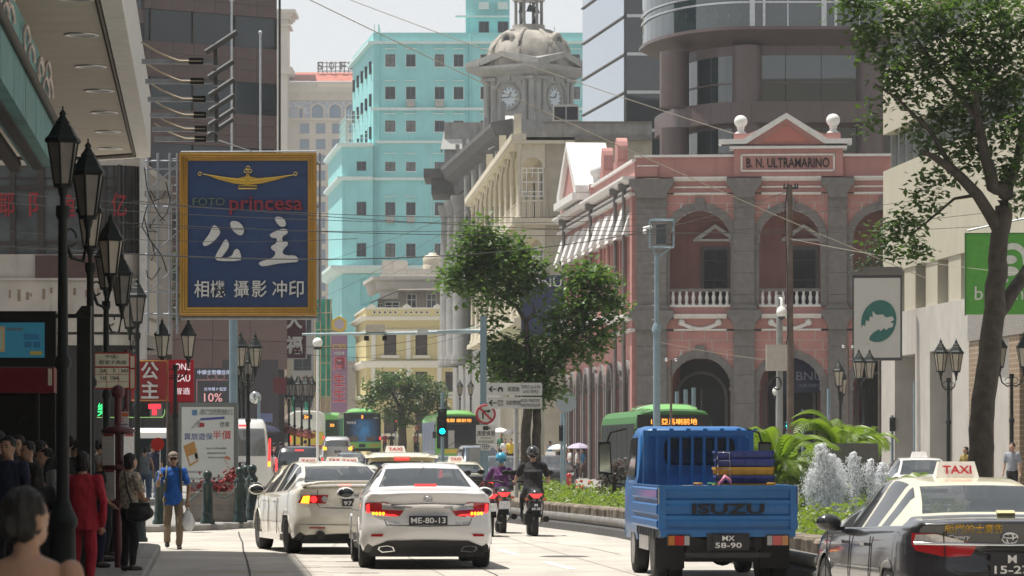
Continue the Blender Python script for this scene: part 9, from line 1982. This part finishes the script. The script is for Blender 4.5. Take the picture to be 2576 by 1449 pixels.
t4=thing('tree_behind_scaffold','dark green tree seen through the sign scaffold','tree',(WX(425,104),104,.13));branch(t4,'trunk',[(428,1215,0),(426,900,0),(424,780,0)],104,[.12,.1,.06],M_BARK);crown('crown',leafmat('dark_green_leaf',(.03,.065,.02),.3),t4,[(420,670,24),(440,690,26),(415,720,24),(438,750,28),(420,790,24),(432,640,18),(445,810,16)],104,260,.15,.08,9)  # crown in one dark green leaf colour
t5=thing('shrub_tree','dark shrub tree in front of the right bank arch','tree',(WX(2205,139),139,.13));branch(t5,'trunk',[(2215,1160,0),(2215,900,0),(2210,690,0)],139,[.12,.1,.06],M_BARK);crown('crown',leafmat('dark_shrub_leaf',(.02,.05,.014),.25),t5,[(2175,650,32),(2210,630,36),(2240,650,34),(2190,680,30),(2225,685,30),(2160,690,18)],139,420,.14,.08,10)
def inmed(x,y):
 xl=smooth_curve([(b,a)for a,b in MK],y)+.55;xr=smooth_curve([(40,5.8),(50,8.2),(60,9),(84,8.2),(95,3.6),(112,1.8),(140,1.4)],y);return xl<x<xr
hd=thing('hedge','bright green low hedge filling the planted median','hedge',(2.5,75,.1));r_=random.Random(4);vs=[];fs=[];mv=[];
n=0
while n<26000:
 y=r_.uniform(47,138)**1.0;x=r_.uniform(-.2,9)
 if not inmed(x,y)or(5.4<x<8.2 and 64<y<73):continue
 hgt=.46+.16*math.sin(x*1.7+y*.5)+.12*math.sin(y*1.3-x)+r_.uniform(-.06,.06)
 if y>90:hgt*=.8
 add_leaf(vs,fs,V((x-2.5,y-75,hgt*r_.random()**.35)),.11*r_.uniform(.7,1.3),.06,r_);n+=1
g=MB();g.add(vs,fs);o=g.build('foliage',leafmat('hedge_leaf',(.15,.22,.035),.45,.5),hd);o['kind']='stuff'
g=MB();
for y in range(47,138,2):
 xs=[x*.1 for x in range(-10,95)if inmed(x*.1,y+1)]
 if xs:g.prism([(min(xs)-2.5+.1,y-75),(max(xs)-2.5-.1,y-75),(max(xs)-2.5-.1,y-73),(min(xs)-2.5+.1,y-73)],-.02,.14,'z')
g.build('soil',mat('dark_soil',(.05,.045,.03),.95),hd)
g=MB()
for _ in range(6):
 y=r_.uniform(60,100);x=smooth_curve([(b,a)for a,b in MK],y)+r_.uniform(.7,2.5);p=V((x-2.5,y-75,.58+r_.uniform(-.05,.12)))
 for _ in range(5):g.cbox(p+V((r_.gauss(0,.04),r_.gauss(0,.04),r_.gauss(0,.02))),(.06,.05,.03),(r_.random()*3,r_.random()*3,0))
o=g.build('orange_flowers',mat('orange_petals',(.6,.12,.02),.7,island=.3),hd);o['kind']='stuff'
lgm=MB();rows=[]
for z,rr in((0,.19),(.03,.2),(.26,.2),(.3,.17),(.31,.05)):rows.append([((rr+.012*math.sin(9*a))*math.cos(a),(rr*.8+.012*math.cos(8*a))*math.sin(a),z)for a in[2*math.pi*q/20 for q in range(20)]])
lgm.ring(rows,0,False);lgd=lgm.data('edging_log',mat('concrete_log',(.24,.20,.155),.9,var=.35,scale=5,streak=.7))
d=0;pts=[V((x,y,0))for x,y in MK[:8]]
for a,b in zip(pts,pts[1:]):
 L_=(b-a).length;nrm=V((b.y-a.y,-(b.x-a.x),0)).normalized()
 if nrm.x<0:nrm=-nrm
 k=int(L_/.47)
 for j in range(k):
  p=a.lerp(b,(j+.5)/k)+nrm*.36
  if 44<p.y<100:ob('edging_log',lgd,med,(p.x,p.y,.20),(rnd.uniform(-.08,.08),rnd.uniform(-.08,.08),rnd.uniform(0,6)))
pb=thing('purple_bush','dark purple-brown shrub left of the truck cab','bush',(WX(1545,84),84,.1));crown('foliage',leafmat('purple_leaf',(.07,.045,.05),.2),pb,[(1530,1180,26),(1555,1170,30),(1545,1210,34),(1520,1215,24),(1570,1200,30)],84,420,.1,.06,14,depth=.8);branch(pb,'stem',[(1545,1290,0),(1545,1230,0),(1548,1180,0)],84,[.06,.05,.02],M_BARK)
MP=leafmat('palm_leaf',(.16,.24,.035),.45,.35)
def frond_mesh(seed,L=1.5):
 r_=random.Random(seed);vs=[];fs=[];n=26
 def P(t):return V((0,L*(t*.82),L*(.75*t-.62*t*t*t)))
 for i in range(n):
  t0=i/n;t1=(i+1)/n
  for s in(-1,1):
   if t0<.14:continue
   p=P(t0);d=(P(min(1,t0+.03))-P(t0)).normalized();l=L*.34*math.sin(math.pi*min(1,(t0*.86+.12)))**.7;dirv=(V((s,0,.25))*.8+d*.75).normalized();q=p+dirv*l*.55;e=p+dirv*l+V((0,0,-l*.35));w=d*.022
   o=len(vs);vs+=[tuple(p-w),tuple(p+w),tuple(q+w*1.1),tuple(e),tuple(q-w*.9)];fs+=[(o,o+1,o+2,o+4),(o+4,o+2,o+3)]
 g=MB();g.add(vs,fs);g.tube([P(i/8)for i in range(9)],[.018-.0018*i for i in range(9)],n=5);return g
fds=[frond_mesh(i,L).data('frond',MP)for i,L in enumerate((1.35,1.6,1.15))]
def palm(label,x,Y,n,zb,s,seed):
 r_=random.Random(seed);t=thing('palm',label,'palm',(WX(x,Y),Y,zb),0,'palms around the fountain',s*.88)
 for k in range(3):g=MB();g.cyl((r_.uniform(-.1,.1),r_.uniform(-.1,.1),0),(r_.uniform(-.15,.15),r_.uniform(-.15,.15),.5),.04,.025,n=8);g.build('stem',mat('palm_stem',(.18,.2,.06),.6),t)
 for k in range(n):ob('frond',fds[k%3],t,(r_.uniform(-.12,.12),r_.uniform(-.12,.12),.3+r_.uniform(-.1,.2)),(r_.uniform(-.25,.55),0,2*math.pi*k/n+r_.uniform(-.3,.3)),r_.uniform(.75,1.1))
palm('palm clump between the truck and the fountain',1985,77,17,.55,1.05,1);palm('tall palm behind the concrete planter',2110,79,19,1.1,1.15,2);palm('palm fanning over the truck crates',1945,75,18,.7,1.15,3);palm('palm right of the concrete planter',2225,78,14,.25,.85,4);palm('low palm in front of the concrete planter',2030,75,13,.2,.9,5);palm('young palm on top of the concrete planter',2160,82,12,1.35,.85,6);palm('short palm behind the white taxi queue',2285,80,11,.2,.75,8)
cbx=thing('concrete_planter','plain grey concrete block planter behind the fountain','planter',(WX(2140,78),78,.1));k=78/FP;g=MB();g.box(-65*k,-.004,-.35,.35,0,WZ(1115,78)-.1);g.box(.004,65*k,-.35,.35,0,WZ(1115,78)-.1);g.build('block',mat('grey_concrete_block',(.17,.165,.155),.85,var=.1,streak=.2),cbx)
fo=thing('fountain','splashing fountain jets in front of the palms','fountain',(WX(2120,69),69,.1));r_=random.Random(8)
M_WATC=mat('water_core',(.8,.84,.87),.1,var=.3,scale=14,alpha=.35)
M_WAT=mat('white_water',(.92,.94,.96),.15,var=.0,trans=.0,alpha=.95)
g=MB();g.lathe([(1.5,0),(1.5,.32),(1.38,.34),(1.34,.2),(.02,.2)],n=36,sm=False);g.build('basin',M_STN,fo);g=MB();g.lathe([(1.34,.26),(.02,.265)],n=36);g.build('basin_water',mat('pool_water',(.10,.14,.14),.05,spec=.8),fo)
k=69/FP
for i,(x,yt,w)in enumerate(((2060,1122,46),(2088,1146,46),(2112,1160,36),(2150,1142,32),(2190,1160,26),(2222,1168,32),(2040,1185,34),(2072,1180,50),(2104,1196,44))):
 X=(x-2120)*k;zt=WZ(yt,69)-.1;rw=w*k*.5;g=MB();rows=[];y0=r_.uniform(-.4,.4)
 for q in range(30):
  u=q/29;rr=rw*(.55+.6*math.sin(min(1,u*1.1)*2.6)**1.0 if u<.93 else .45)*(1.0 if u<.97 else .3);z=.26+(zt-.26)*u
  rows.append([(X+(rr*(1+.2*math.sin(3*a+q*.9)+.16*r_.uniform(-1,1)))*math.cos(a)+.02*math.sin(q),y0+rr*(1+.2*math.cos(4*a+q*.8)+.16*r_.uniform(-1,1))*math.sin(a),z+r_.uniform(-.025,.025))for a in[2*math.pi*j/14 for j in range(14)]])
 for rr_ in rows:
  for j,(x_,y_,z_)in enumerate(rr_):rr_[j]=(X+(x_-X)*.5,y0+(y_-y0)*.5,z_)
 g.ring(rows);g.build('jet',M_WATC,fo)
 g=MB()
 for _ in range(2300):
  u=r_.random()**.8;a=r_.uniform(0,6.28);env=(.5+.75*math.sin(min(1,u*1.08)*2.5))if u<.95 else .45;rr=rw*env*(abs(r_.gauss(0,.55))+.2);s_=r_.uniform(.004,.013)*(1.35 if rr<rw*.6 else .8);c=(X+rr*math.cos(a)+.03*math.sin(u*9+i),y0+rr*math.sin(a),.26+(zt-.24)*u);g.sph(c,(s_,s_,s_*r_.uniform(1.0,2.6)),5,3)
 o=g.build('spray',M_WAT,fo);o['kind']='stuff'
# ================================================================== unseen blocks added behind the viewpoint to cut sky fill and be reflected
for nm,X0,X1,Y0,Y1,h,c,lab in(('street_building',-30,-7.5,-60,11,24,(.30,.27,.24),'unseen tall building added behind the viewpoint on the bus stop side'),('street_building',17,40,-70,36,26,(.36,.34,.30),'unseen office block added behind the viewpoint on the taxi side'),('street_building',-30,40,-110,-85,24,(.32,.30,.28),'unseen buildings added far behind the viewpoint to close the street')):
 t=thing(nm,lab,'building',((X0+X1)/2,(Y0+Y1)/2,0));w,d_=(X1-X0)/2,(Y1-Y0)/2;g=MB();g.box(-w,w,-d_,d_,0,h);g.build('wall',mat('back_wall_%d'%int(h+X0),c,.85,streak=.3),t)
 for f in range(int(h/3.4)):
  g=MB();g.box(-w-.05,w+.05,-d_-.05,d_+.05,f*3.4+1.2,f*3.4+2.7);g.build('window_band',M_GLASS,t)
bpy.data.scenes.remove(TMP)
# ================================================================== air
hz_=MB();hz_.box(-2100,2100,-140,3600,-1.2,102)
hm=bpy.data.materials.new('pale_haze');hm.use_nodes=True;nt=hm.node_tree;nt.nodes.clear()
pv=nt.nodes.new('ShaderNodeVolumePrincipled');pv.inputs['Color'].default_value=(.93,.96,1.0,1);pv.inputs['Density'].default_value=.0003;pv.inputs['Anisotropy'].default_value=.3
mo=nt.nodes.new('ShaderNodeOutputMaterial');nt.links.new(pv.outputs[0],mo.inputs['Volume'])
hz=hz_.build('haze',hm);hz['kind']='stuff'
